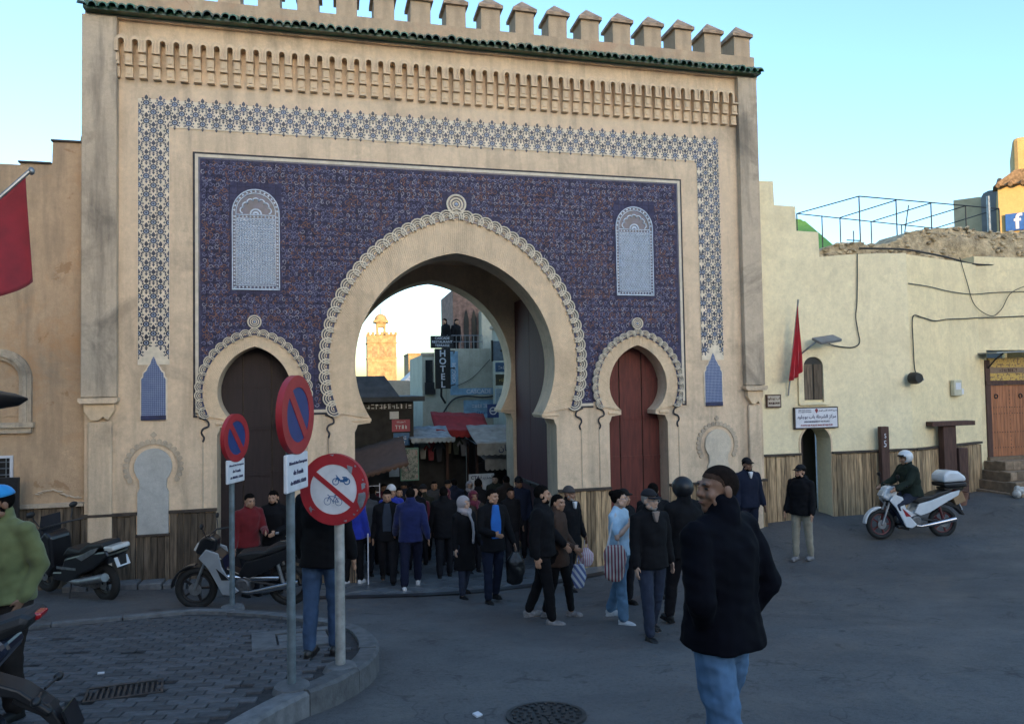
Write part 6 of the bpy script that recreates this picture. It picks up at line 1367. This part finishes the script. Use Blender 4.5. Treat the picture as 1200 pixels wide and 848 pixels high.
    for k in (0, 1):
        sp, ep, wp, fd, sd = arms[k]; q = .066*r_
        if sl > .6: limb(g_, [U((sd*.09,.005,1.42)), sp, sp.lerp(ep,.5), ep, ep.lerp(wp,.5), ep.lerp(wp,.97)], [.068*r_,.068*r_,q*.97,.059*r_,.055*r_,.047*r_])
        else: limb(g_, [U((sd*.09,.005,1.42)), sp, sp.lerp(ep,.75)], [.072*r_,.068*r_,.062*r_])
    for sd in (-1, 1): limb(g_, [neck+V((sd*.03,.015,-.02)), U((sd*.10,.01,1.435)), U((sd*.17,.01,1.405))], [.062,.062*r_,.060*r_], 10)
    if top['collar']: limb(g_, [neck+V((0,.012,-.03)), neck+V((0,.006,.03+.02*top['collar']))], [(.090,.090),(.083,.084)])
    if top.get('hood'): g_.ball(neck+Lm@V((0,.085,.0)), (.11,.07,.075), 12, 8)
    jk = solid(sc(g_), top.get('name', 'jacket'), top['mat'], p, vox, 7, top['wr'], (8,8,10), rnd.uniform(0,50))
    if top.get('shirt'):
        f_ = MB(); sm2 = top['shirt']; vb = top.get('vee', 1.38); f_.prism([(-.045,1.50),(.045,1.50),(.03,(1.5+vb)/2),(.012,vb),(-.012,vb),(-.03,(1.5+vb)/2)] if vb > 1.2 else [(-.045,1.50),(.045,1.50),(.085,1.25),(.075,1.0),(-.075,1.0),(-.085,1.25)], -.135*r_, -.09*r_); f_.v = [tuple(U(v)) for v in f_.v]; solid(sc(f_), 'shirt', sm2, p, .01, 3)
    # hair, hats, faces
    hm2 = hairm or M_hair; hmx = MB()
    Ts = Matrix.Scale(s_, 4) @ T
    short_keep = lambda q: q.z+.003*mnoise.noise(q*90) > float(np.interp(q.y, (-.09,-.05,-.025,-.012,.0,.03,.06,.10), (.070,.066,.056,.035,.0,-.012,-.05,-.075)))
    def hairobj(mb, nm, m_, th=.012):
        o = mb.build(nm, m_, p, smooth=True, fix=False); so = o.modifiers.new('t', 'SOLIDIFY'); so.thickness = th*s_; so.offset = 1; return o
    if hair in ('short', 'cap', 'long', 'buzz', 'grey'):
        shell(hmx, Ts, (.0772,.0952,.0892), (0,.018,.030), short_keep if hair != 'buzz' else (lambda q: short_keep(q-V((0,0,.016)))), 140 if vox < .009 else 64, 100 if vox < .009 else 44); hairobj(hmx, 'hair', hm2, .0015 if hair == 'buzz' else .004)
    if hair == 'buzz':
        fd_ = MB(); shell(fd_, Ts, (.0769,.0949,.0889), (0,.018,.030), lambda q: q.z+.003*mnoise.noise(q*90)+.014 > float(np.interp(q.y, (-.09,-.05,-.025,-.012,.0,.03,.06,.10), (.076,.073,.060,.037,.0,-.012,-.05,-.075))), 140, 100); hairobj(fd_, 'hair_fade', mt('hair_fade', (.060,.034,.023), .9, .3, 40, .4, 160, .003, spec=.1), .001)
    if hair == 'short':
        tf = MB()
        for k in range(26): a = rnd.uniform(0,2*PI); e_ = rnd.uniform(.2,1.25); tf.ball(T @ V((.070*math.sin(e_)*math.cos(a), .018+.087*math.sin(e_)*math.sin(a), .034+.085*math.cos(e_))), (.016,.018,.011), 6, 5)
        if fine or vox < .014: solid(sc(tf), 'hair_tufts', hm2, p, .008, 1)
    if hair == 'long':
        lo = MB(); limb(lo, [T@V((0,.05,.03)), T@V((0,.085,-.06)), T@V((0,.085,-.15)), T@V((0,.07,-.22))], [.07,(.07,.05),(.075,.04),(.05,.025)]); solid(sc(lo), 'long_hair', hm2, p, .012, 2, .004, (30,30,6))
    if hair == 'bun':
        shell(hmx, Ts, (.0785,.0965,.0905), (0,.018,.030), short_keep, 64, 44); hairobj(hmx, 'hair', hm2, .006); lo = MB(); lo.ball(T@V((0,.10,.07)), .045, 12, 8); solid(sc(lo), 'bun', hm2, p, .008, 1, .004, (40,40,40))
    if hair in ('cap', 'beanie', 'helmet', 'hat'):
        cm = top.get('capm') or cloth('cap_black', (.012,.012,.014)); c2 = MB()
        if hair == 'helmet':
            hl = MB(); shell(hl, Ts, (.116,.134,.124), (0,.012,.035), lambda q: q.z > -.06 and not (q.y < -.05 and q.z < .055), 28, 20); o = hairobj(hl, 'helmet', cm, .006); vz = MB(); shell(vz, Ts, (.119,.138,.128), (0,.010,.033), lambda q: q.y < -.07 and .045 < q.z < .09, 28, 20); hairobj(vz, 'visor', M_blk, .004)
        elif hair == 'beanie':
            shell(c2, Ts, (.088,.106,.108), (0,.018,.038), lambda q: q.z > .038, 20, 14); hairobj(c2, 'beanie', cm, .008)
        else:
            shell(c2, Ts, (.086,.104,.100), (0,.018,.040), lambda q: q.z > .052, 20, 14); hairobj(c2, 'cap', cm, .005)
            br_ = MB(); n_ = 10; vs = []
            for j in range(n_+1):
                a = PI*j/n_; vs += [T@V((.080*math.cos(a), -.035-.060*math.sin(a), .060)), T@V((.088*math.cos(a)*.9, -.04-.125*math.sin(a), .050-.012*abs(math.cos(a))))]
            if hair == 'hat':
                vs = []
                for j in range(25): a = 2*PI*j/24; vs += [T@V((.084*math.cos(a), .018+.10*math.sin(a), .062)), T@V((.13*math.cos(a), .018+.15*math.sin(a), .055))]
                n_ = 24
            br_.add([tuple(V(v)*s_) for v in vs], [(2*j, 2*j+1, 2*j+3, 2*j+2) for j in range(n_)]); hairobj(br_, 'brim', cm, .006)
    if hair == 'hijab':
        hj = MB(); sm3 = scarf; shell(hj, Ts, (.098,.115,.118), (0,.018,.018), lambda q: not (q.y < -.035 and abs(q.x) < .064 and -.085 < q.z < .075), 26, 20); hairobj(hj, 'headscarf', sm3, .008)
        sc_ = MB(); limb(sc_, [neck+V((0,.02,.06)), neck+V((0,.0,-.02))], [(.10,.10),(.14,.12)]); limb(sc_, [neck+V((.03,-.10,-.0)), U((.075,-.155,1.3)), U((.09,-.16,1.12)), U((.085,-.15,.95))], [(.05,.03),(.045,.022),(.045,.02),(.05,.018)]); limb(sc_, [neck+V((-.06,-.07,0)), neck+V((.05,-.10,-.04)), neck+V((.13,.0,.0))], [.045,.045,.04]); solid(sc(sc_), 'scarf_drape', sm3, p, .011, 2, .008, (14,14,8))
    ey = MB(); 
    for q in (-1, 1): ey.ball(T@V((q*.031,-.0800,.010)), (.0135,.008,.0058), 8, 6, T.to_3x3()); ey.ball(T@V((q*.028,-.0905,.031)), (.0155,.006,.0042), 8, 5, T.to_3x3() @ rotm('Y', q*6))
    sc(ey).build('eyes_and_brows', M_eye, p, smooth=True); lp = MB().ball(T@V((0,-.0905,-.058)), (.021,.006,.0035), 8, 5, T.to_3x3()); sc(lp).build('mouth', M_lip, p, smooth=True)
    if beard:
        bd = MB(); 
        for c, r3 in (((0,-.056,-.088),(.036,.030,.028)), ((.045,-.03,-.070),(.022,.045,.030)), ((-.045,-.03,-.070),(.022,.045,.030)), ((0,-.084,-.044),(.026,.012,.006)), ((.062,-.005,-.035),(.012,.024,.036)), ((-.062,-.005,-.035),(.012,.024,.036))):
            bd.ball(T@V(c), tuple(q*(.9+.15*beard) for q in r3), 10, 7, T.to_3x3())
        solid(sc(bd), 'beard', hm2, p, .008, 1, .003, (60,60,60))
    if glasses:
        gl_ = MB(); 
        for q in (-1, 1):
            c = T@V((q*.033,-.100,.008)); ring_pts = [T@V((q*.033+.022*math.cos(2*PI*k/14), -.100, .008+.017*math.sin(2*PI*k/14))) for k in range(15)]; gl_.tube(ring_pts, .0022, 5, False); gl_.tube([T@V((q*.055,-.098,.010)), T@V((q*.080,.0,.012))], .002, 5)
        gl_.tube([T@V((-.011,-.102,.010)), T@V((.011,-.102,.010))], .002, 5); sc(gl_).build('glasses', M_gal, p, smooth=True)
    J['hand'] = {k: arms[k][2]*s_+arms[k][3]*.07*s_ for k in (0, 1)}; J['neck'] = neck*s_; J['U'] = lambda v: U(v)*s_; J['s'] = s_; J['T'] = Ts
    p['_done'] = 1; del p['_done']
    return p, J
def ring_tube(mb, pts, rs, xdir, n=18):
    vs = []; k = len(pts)
    for i, c in enumerate(pts):
        t = (pts[min(i+1,k-1)]-pts[max(i-1,0)]).normalized(); a = (xdir-t*xdir.dot(t)).normalized(); b = t.cross(a)
        for j in range(n):
            an = 2*PI*j/n; ca_, sa_ = math.cos(an), math.sin(an); vs.append(c+a*rs[i][0]*math.copysign(abs(ca_)**.8, ca_)+b*rs[i][1]*math.copysign(abs(sa_)**.85, sa_))
    mb.add(vs, [(i*n+j, i*n+(j+1) % n, (i+1)*n+(j+1) % n, (i+1)*n+j) for i in range(k-1) for j in range(n)]+[tuple(range(n-1,-1,-1)), tuple(range((k-1)*n, k*n))])
def facing(deg): return R(deg)      # 0 = towards the square (-Y); positive turns to the figure's left as seen from above (counter-clockwise)
C_blk = cloth('cloth_black', (.0045,.0045,.006)); C_nav = cloth('cloth_navy', (.010,.014,.030)); C_jean = mt('denim_blue', (.075,.15,.26), .85, .35, 6, .4, 200, .002); C_jeand = mt('denim_dark', (.013,.020,.042), .85, .35, 6, .4, 200, .002)
C_lblue = cloth('shirt_sky_blue', (.34,.49,.62)); C_royal = cloth('knit_royal_blue', (.02,.12,.42)); C_navy2 = cloth('tracksuit_navy', (.010,.016,.075)); C_grey = cloth('scarf_grey', (.30,.27,.28)); C_khaki = cloth('chino_khaki', (.28,.25,.19)); C_lime = cloth('jacket_lime', (.155,.17,.07)); C_redj = cloth('jacket_red', (.13,.010,.013)); C_olive = cloth('jacket_dark_green', (.016,.024,.018)); C_maroon = cloth('scarf_maroon', (.10,.015,.03)); C_brown = cloth('coat_brown', (.05,.03,.022)); C_white = cloth('cloth_white', (.55,.55,.57)); C_orange = cloth('hood_orange', (.42,.20,.03)); C_pale = cloth('sleeve_pale_blue', (.25,.42,.60)); C_taupe = cloth('hood_taupe', (.24,.18,.15)); C_bluej = cloth('jacket_blue', (.015,.03,.28))
S_white = mt('trainer_white', (.55,.55,.56), .6, .15, 14, .2); S_dark = mt('shoe_dark', (.015,.014,.014), .45, .2, 12, .2); S_mix = mt('trainer_grey', (.20,.19,.19), .6, .5, 22, .2)
C_puff = mt('puffer_black_blue', (.0025,.0028,.006), .85, .3, 5, .25, 160, .002, spec=.12)

# ---- foreground man, back to us, head turned to the left
person('man in black padded jacket and blue jeans walking away in the foreground', -.21, -9.58, R(203), 1.85, 1.0, swing=(13,-12), knee=(8,14), armL=(-14,15,64,58), armR=(-16,16,62,46), hd=(72,-3), top=dict(mat=C_puff, hem=.885, r=1.14, collar=.8, wr=.012), bot=dict(mat=C_jean, r=1.02, wr=.012), shoe=S_dark, skin=1, hair='buzz', hairm=mt('hair_cropped', (.016,.011,.009), .95, .3, 40, .8, 160, .004, spec=.06), vox=.0085, fine=True)
# ---- group in the road
person('man in grey cap and glasses with black zip jacket and dark jeans walking towards us', 1.26, -5.5, R(8), 1.66, 1.04, swing=(10,-6), knee=(6,14), armL=(-3,9,10,0), armR=(8,9,12,0), hd=(18,0), top=dict(mat=C_blk, hem=.84, r=1.06, collar=.3, hood=1, shirt=C_taupe, capm=cloth('cap_dark_grey', (.02,.02,.024))), bot=dict(mat=C_jeand), shoe=S_dark, skin=2, hair='cap', hairm=mt('hair_grey', (.22,.21,.20), .6, .2, 30, .3), beard=.3, glasses=1, vox=.0115, fine=True)
_, J1 = person('woman in sky blue top and pale jeans carrying a striped shoulder bag', 1.27, -4.57, R(38), 1.66, .93, swing=(8,-10), knee=(4,10), armL=(2,10,14,0), armR=(20,14,128,24), hd=(28,0), top=dict(mat=C_lblue, hem=.88, r=.98, collar=0, sleeve=.4, name='top'), bot=dict(mat=mt('denim_pale', (.085,.165,.26), .85, .3, 6, .4, 200, .002), r=1.12, flare=1.15), shoe=S_white, skin=2, hair='bun', female=1, vox=.0115, fine=True, glasses=1)
person('man in black with a black motorcycle helmet on, seen from behind', 1.92, -5.0, R(186), 1.78, 1.06, swing=(-14,16), knee=(16,6), top=dict(mat=C_blk, hem=.84, r=1.1, capm=mt('helmet_black', (.008,.008,.010), .45, .2, 4, 0)), hair='helmet', skin=0)
person('dark haired bearded man in black jacket and trousers walking right beside a woman', .40, -4.15, R(60), 1.76, 1.0, swing=(11,-10), knee=(5,12), armL=(10,10,40,20), armR=(-10,8,20,0), hd=(12,0), top=dict(mat=C_blk, hem=.86, r=1.12), bot=dict(mat=C_blk), shoe=S_mix, skin=0, hair='short', beard=1, vox=.0115, fine=True)
person('woman with brown scarf and long dark hair walking beside the bearded man', .71, -3.82, R(52), 1.64, .9, swing=(-8,12), knee=(10,5), armL=(8,10,30,10), armR=(10,8,60,10), hd=(-14,0), top=dict(mat=C_brown, hem=.74, r=1.06, collar=1.4), bot=dict(mat=C_blk), shoe=S_mix, skin=0, hair='long', female=1, vox=.0115, fine=True)
_, J2 = person('older man in beanie and dark coat holding a pink striped bag', 1.61, -1.57, R(30), 1.72, 1.0, swing=(6,-8), knee=(4,10), armL=(4,10,12,0), armR=(6,8,14,0), hd=(12,0), top=dict(mat=C_blk, hem=.70, r=1.08, shirt=C_white, capm=cloth('beanie_grey', (.06,.055,.055))), skin=1, hair='beanie', hairm=mt('hair_grey'), beard=.5, fine=True)
_, J3 = person('man in black suit jacket over royal blue jumper carrying a black bag', .18, -2.14, R(12), 1.76, 1.0, swing=(4,-6), knee=(3,8), armL=(4,14,12,0), armR=(16,8,72,34), hd=(28,2), top=dict(mat=C_blk, hem=.80, r=1.04, collar=.2, shirt=C_royal, vee=1.0, wr=.006), bot=dict(mat=C_nav), skin=0, hair='short', vox=.0115, fine=True)
person('woman in grey headscarf and long black coat walking beside the suited man', -.16, -1.55, R(22), 1.63, .95, swing=(8,-8), knee=(6,10), armL=(8,10,30,10), armR=(2,8,14,0), hd=(26,4), top=dict(mat=C_blk, hem=.50, r=1.1, collar=0), bot=dict(mat=C_jeand), skin=2, hair='hijab', scarf=C_grey, female=1, vox=.0115, fine=True)
person('man in navy tracksuit walking away into the passage', -.91, -.54, R(172), 1.76, 1.0, swing=(20,-20), knee=(6,14), armL=(14,12,20,0), armR=(-14,12,20,0), hd=(0,12), top=dict(mat=C_navy2, hem=.84, r=1.12), bot=dict(mat=cloth('track_bottom', (.008,.010,.026)), r=1.08), shoe=S_white, skin=0, hair='short')
person('young man in black open jacket walking out towards us, looking down', -1.28, -.14, R(-6), 1.70, 1.0, swing=(-12,14), knee=(14,5), armL=(10,8,14,0), armR=(-8,8,12,0), hd=(0,14), top=dict(mat=C_blk, hem=.82, r=1.06, shirt=cloth('shirt_slate', (.03,.04,.06)), vee=1.0), skin=0, hair='short')
person('person in blue jacket with pale sleeves and white cap in the passage', -1.12, 1.06, R(15), 1.74, 1.0, swing=(8,-8), armL=(10,10,30,0), top=dict(mat=C_bluej, hem=.82, r=1.1, capm=C_white, hood=1), skin=0, hair='beanie')
_, J4 = person('person in black seen from behind holding a white plastic bag in the passage', -.20, .42, R(176), 1.72, 1.0, swing=(8,-8), top=dict(mat=C_blk, hem=.78, r=1.1), skin=0, hair='short')
person('dark figure from behind standing against the white notice board', .73, 1.84, R(180), 1.80, 1.0, top=dict(mat=C_blk, hem=.80, r=1.15), hair='short', vox=.014)
_, J5 = person('person in bright blue jacket with a white walking stick by the left jamb', -1.86, -.05, R(150), 1.68, 1.0, swing=(6,-6), armL=(12,10,30,0), top=dict(mat=C_bluej, hem=.84, r=1.1), bot=dict(mat=C_blk, short=0), shoe=S_white, skin=1, hair='short')
person('man in blue jeans and black jacket standing behind the no cycles sign', -2.25, -6.12, R(160), 1.74, 1.0, swing=(4,-4), armL=(-5,8,30,10), top=dict(mat=C_blk, hem=.82, r=1.1), bot=dict(mat=mt('denim_mid', (.035,.07,.14), .85, .35, 6, .4, 200, .002)), shoe=S_dark, hair='short', z=pave_z(-2.25,-6.12))
person('bearded man in black leaning in the dark left doorway', -3.08, -1.05, R(-14), 1.66, 1.0, swing=(22,18), knee=(30,26), armL=(20,10,70,30), armR=(20,10,80,30), lean=6, top=dict(mat=C_blk, hem=.84, r=1.1), skin=0, hair='short', beard=1.1, fine=True)
person('man in red jacket half hidden by the smaller signpost at the left door', -3.46, -1.30, R(30), 1.60, 1.0, swing=(24,20), knee=(32,28), armL=(24,8,70,20), lean=8, top=dict(mat=C_redj, hem=.84, r=1.08), skin=0, hair='short')
person('man in lime green jacket and bright blue cap at the left edge', -4.36, -7.21, R(-22), 1.62, 1.08, swing=(16,10), knee=(24,18), armL=(-10,12,46,34), armR=(-6,14,50,30), hd=(-20,4), lean=5, top=dict(mat=C_lime, hem=.88, r=1.06, collar=1.2, capm=cloth('cap_bright_blue', (.03,.28,.62)), wr=.012), bot=dict(mat=cloth('trousers_dark_brown', (.022,.017,.015)), r=1.1), hair='cap', skin=1, beard=.6, z=pave_z(-4.27,-7.23), vox=.0095, fine=True)
person('person in dark red jacket cropped by the left edge beside the lime jacket man', -4.10, -8.54, R(150), 1.60, 1.0, top=dict(mat=C_redj, hem=.80, r=1.15), hair='short', z=pave_z(-4.10,-8.54))
person('police officer in dark uniform and peaked cap standing at the gate corner', 5.32, -.93, R(-4), 1.78, 1.03, top=dict(mat=C_nav, hem=.84, r=1.06, shirt=C_white, collar=.4, wr=.006), bot=dict(mat=C_nav), hair='cap', skin=1, beard=.2, hd=(10,0), fine=True)
person('man in black hooded jacket, black cap and khaki trousers standing near the planks', 5.97, -1.6, R(-62), 1.72, .98, swing=(6,-6), armL=(6,8,14,0), armR=(4,8,16,0), hd=(-18,0), top=dict(mat=C_blk, hem=.84, r=1.16, hood=1), bot=dict(mat=C_khaki, r=1.0), shoe=S_mix, hair='cap', skin=0, beard=.9)
person('woman in black hat behind the woman in sky blue', 1.86, -3.3, R(20), 1.66, .95, top=dict(mat=C_blk, hem=.8, r=1.08, capm=cloth('hat_black', (.01,.009,.009))), hair='hat', skin=0, female=1)
person('dark haired person in black behind the man in the grey cap', 2.45, -3.0, R(170), 1.74, 1.0, top=dict(mat=C_blk, hem=.8, r=1.08), hair='short')
# ---- crowd inside the passage and the street
cr_tops = [C_blk, cloth('crowd_brown', (.03,.022,.018)), C_nav, cloth('crowd_olive', (.025,.026,.018)), cloth('crowd_grey', (.05,.05,.055)), C_maroon]
cr_lab = ['black', 'dark brown', 'navy', 'dark olive', 'grey', 'maroon']
crowd = [(-1.40,2.87,170,0,'short',1.72,'nearest the left passage wall'),(-.71,4.25,10,1,'long',1.64,'coming out under the rear arch'),(-.27,3.11,178,3,'beanie',1.70,'with a beanie in mid passage'),(.29,5.55,-15,4,'short',1.74,'just beyond the rear arch'),(.63,4.44,185,2,'short',1.76,'walking away at the rear arch'),(1.35,6.32,5,0,'hijab',1.62,'in a headscarf near the notice board'),(1.70,3.4,175,1,'short',1.73,'beside the open right door leaf'),(1.21,.95,20,0,'long',1.60,'with long hair near the right jamb'),(-.88,7.38,0,5,'short',1.75,'by the dark shop'),(-.09,8.22,15,4,'cap',1.72,'in a cap below the poster panel'),(.10,2.2,182,0,'hijab',1.62,'in a headscarf walking away in mid passage'),(2.1,6.5,-10,3,'short',1.70,'behind the notice board'),(-.45,5.9,175,2,'hat',1.74,'in a hat walking down the street'),(.95,7.6,-5,1,'beanie',1.7,'in a beanie under the grey canopy'),(-1.62,.85,12,4,'short',1.70,'stepping out close to the left jamb'),(-.62,1.75,-8,0,'short',1.73,'facing us behind the tracksuit man'),(.42,.75,8,1,'hijab',1.60,'in a headscarf right behind the suited man'),(-.45,2.4,186,5,'long',1.63,'with long hair going down the passage'),(1.62,1.9,-20,2,'cap',1.74,'in a cap before the open door leaf'),(.95,2.9,14,3,'short',1.71,'facing us under the vault')]
for x, y, rz, c, hr, hh, where in crowd:
    person('passer-by in %s %s' % (cr_lab[c], where), x, y, R(rz), hh, 1.0, swing=(rnd.uniform(-14,14), rnd.uniform(-14,14)), knee=(6,8), armL=(rnd.uniform(-10,20),8,rnd.uniform(10,40),0), armR=(rnd.uniform(-10,20),8,rnd.uniform(10,40),0), hd=(rnd.uniform(-25,25),rnd.uniform(0,8)), top=dict(mat=cr_tops[c], hem=rnd.uniform(.72,.86), r=1.08), hair=hr, scarf=C_grey if c == 0 and x > 1 else C_maroon, vox=.017, skin=rnd.randint(0,2), group='crowd in the passage and street')
for x, y, rz, lab in ((1.98,14.25,-60,'left'), (2.32,14.4,40,'right')):
    person('%s of two people in black standing on the hotel terrace' % lab, x, y, R(rz), 1.72, 1.0, z=4.55-.35, top=dict(mat=C_blk, hem=.8, r=1.12), hair='short', vox=.017, lean=8)
# ---- things they carry
def bag_mesh(w, d, h_, n=24, m=16, seed=0, neck=.35):
    b = MB(); vs = []
    for j in range(m+1):
        t = j/m; q = (math.sin(PI*min(1, (t+.12)/1.12*.62+.0))**.6)*(1 if t < .75 else 1-(t-.75)/.25*(1-neck))
        q = (.75+.25*math.sin(PI*t)) if t < .7 else (.95-(t-.7)/.3*(.95-neck)); q = q if j else .55
        for i in range(n):
            a = 2*PI*i/n; rr = q*(1+.30*mnoise.noise(Vector((math.cos(a)*1.6+seed, math.sin(a)*1.6, t*3)))+.10*mnoise.noise(Vector((math.cos(a)*5+seed, math.sin(a)*5, t*9)))); vs.append((w/2*rr*math.cos(a), d/2*rr*math.sin(a), -h_*(1-t)))
    b.add(vs, [(j*n+i, j*n+(i+1) % n, (j+1)*n+(i+1) % n, (j+1)*n+i) for j in range(m) for i in range(n)]+[tuple(range(n-1,-1,-1)), tuple(range(m*n,(m+1)*n))]); return b
def stripe(name, a, b, sc_=14, rot=(0,0,0)):
    m, nt, bs = newmat(name); v = coords(nt, rot=rot); wv = node(nt, 'ShaderNodeTexWave'); wv.inputs['Scale'].default_value = sc_; wv.inputs['Distortion'].default_value = .4; nt.links.new(v, wv.inputs['Vector'])
    nt.links.new(ramp(nt, wv.outputs[1], [(.42, a), (.58, b)]), bs.inputs['Base Color']); bs.inputs['Roughness'].default_value = .7; return m
def carry(name, label, pos, w, d, h_, mat, rz=0, strap=.10, neck=.35, cat='bag'):
    o = thing(name, label, cat, pos, rz); bag_mesh(w, d, h_, neck=neck, seed=rnd.uniform(0,9)).build('sack', mat, o, (0,0,-strap), smooth=True, fix=False)
    MB().tube([(-w*.15,0,-strap-.02),(-w*.06,0,-.01),(0,0,.015),(w*.06,0,-.01),(w*.15,0,-strap-.02)], .007, 6).build('handle', mat, o, smooth=True); return o
def wpos(x, y, rz, v, zf=road_z): 
    q = Matrix.Rotation(rz, 3, 'Z') @ v; return (x+q.x, y+q.y, zf(x, y)+q.z)
carry('plastic_bag', 'bulging black plastic bag hanging beside the suited man', wpos(.18,-2.14,R(12),J3['hand'][1]), .30, .2, .48, mt('plastic_black', (.008,.008,.009), .35, .3, 8, .5, 30, .01), strap=.08)
carry('plastic_bag', 'small white plastic bag held by the person walking away in the passage', wpos(-.20,.42,R(176),J4['hand'][0]), .22, .14, .32, mt('plastic_white', (.45,.48,.52), .4, .2, 8, .4, 30, .01))
carry('striped_bag', 'pink and white striped bag held by the older man', wpos(1.61,-1.57,R(30),J2['hand'][1]), .26, .13, .30, stripe('stripe_pink', (.45,.20,.26), (.55,.52,.52), 9), strap=.14)
carry('carrier_bag', 'white and blue printed carrier bag hanging by the long haired woman', (.93,-3.98,road_z(.93,-3.98)+.78), .18, .08, .30, stripe('print_blue', (.10,.13,.28), (.50,.52,.56), 5, (0,.6,0)), neck=.8)
q = wpos(1.27,-4.57,R(38),J1['U']((-.22,-.05,1.0)))
sb = thing('shoulder_bag', 'large red and white striped shoulder bag on the woman in sky blue', 'bag', q, R(-20))
bag_mesh(.26,.15,.42,neck=.75).build('sack', stripe('stripe_red', (.22,.05,.07), (.52,.47,.43), 8, (0,0,0)), sb, (0,-.02,.05), smooth=True, fix=False)
MB().tube([(-.09,-.02,.02),(-.03,.0,.28),(.02,.05,.42),(.04,.10,.28),(.05,.04,.02)], .012, 6).build('strap', C_white, sb, smooth=True)
st_ = MB().tube([(0,0,0),(.0,-.02,.85),(-.0,-.05,.90)], .012, 8).build('walking_stick', M_signw, None, (-1.62,-.22,road_z(-1.62,-.22)), smooth=True); tag(st_, 'thin white walking stick held by the person in bright blue', 'stick')
bdg = MB().box((0,0,0), (.05,.012,.03)); tag(bdg.build('phone', mt('phone_glow', (.30,.32,.36), .3), None, (-3.02,-1.42,road_z(-3.05,-1.2)+.98), (.5,0,.2)), 'pale phone in the hands of the bearded man in the doorway', 'phone')
person('scooter rider in white helmet and dark green jacket', SX+.02, SY+.0, R(-99), 1.74, 1.06, swing=(62,62), knee=(86,86), armL=(40,10,34,6), armR=(40,10,34,6), lean=8, seat=True, hipdrop=.08, z=road_z(SX,SY)+.0, top=dict(mat=C_olive, hem=.90, r=1.16, collar=1.2, capm=mt('helmet_white', (.62,.63,.65), .3, .06, 5, 0, coat=.3)), bot=dict(mat=C_jeand), hair='helmet', skin=0, vox=.0115)
finish_solids(); finish_text()
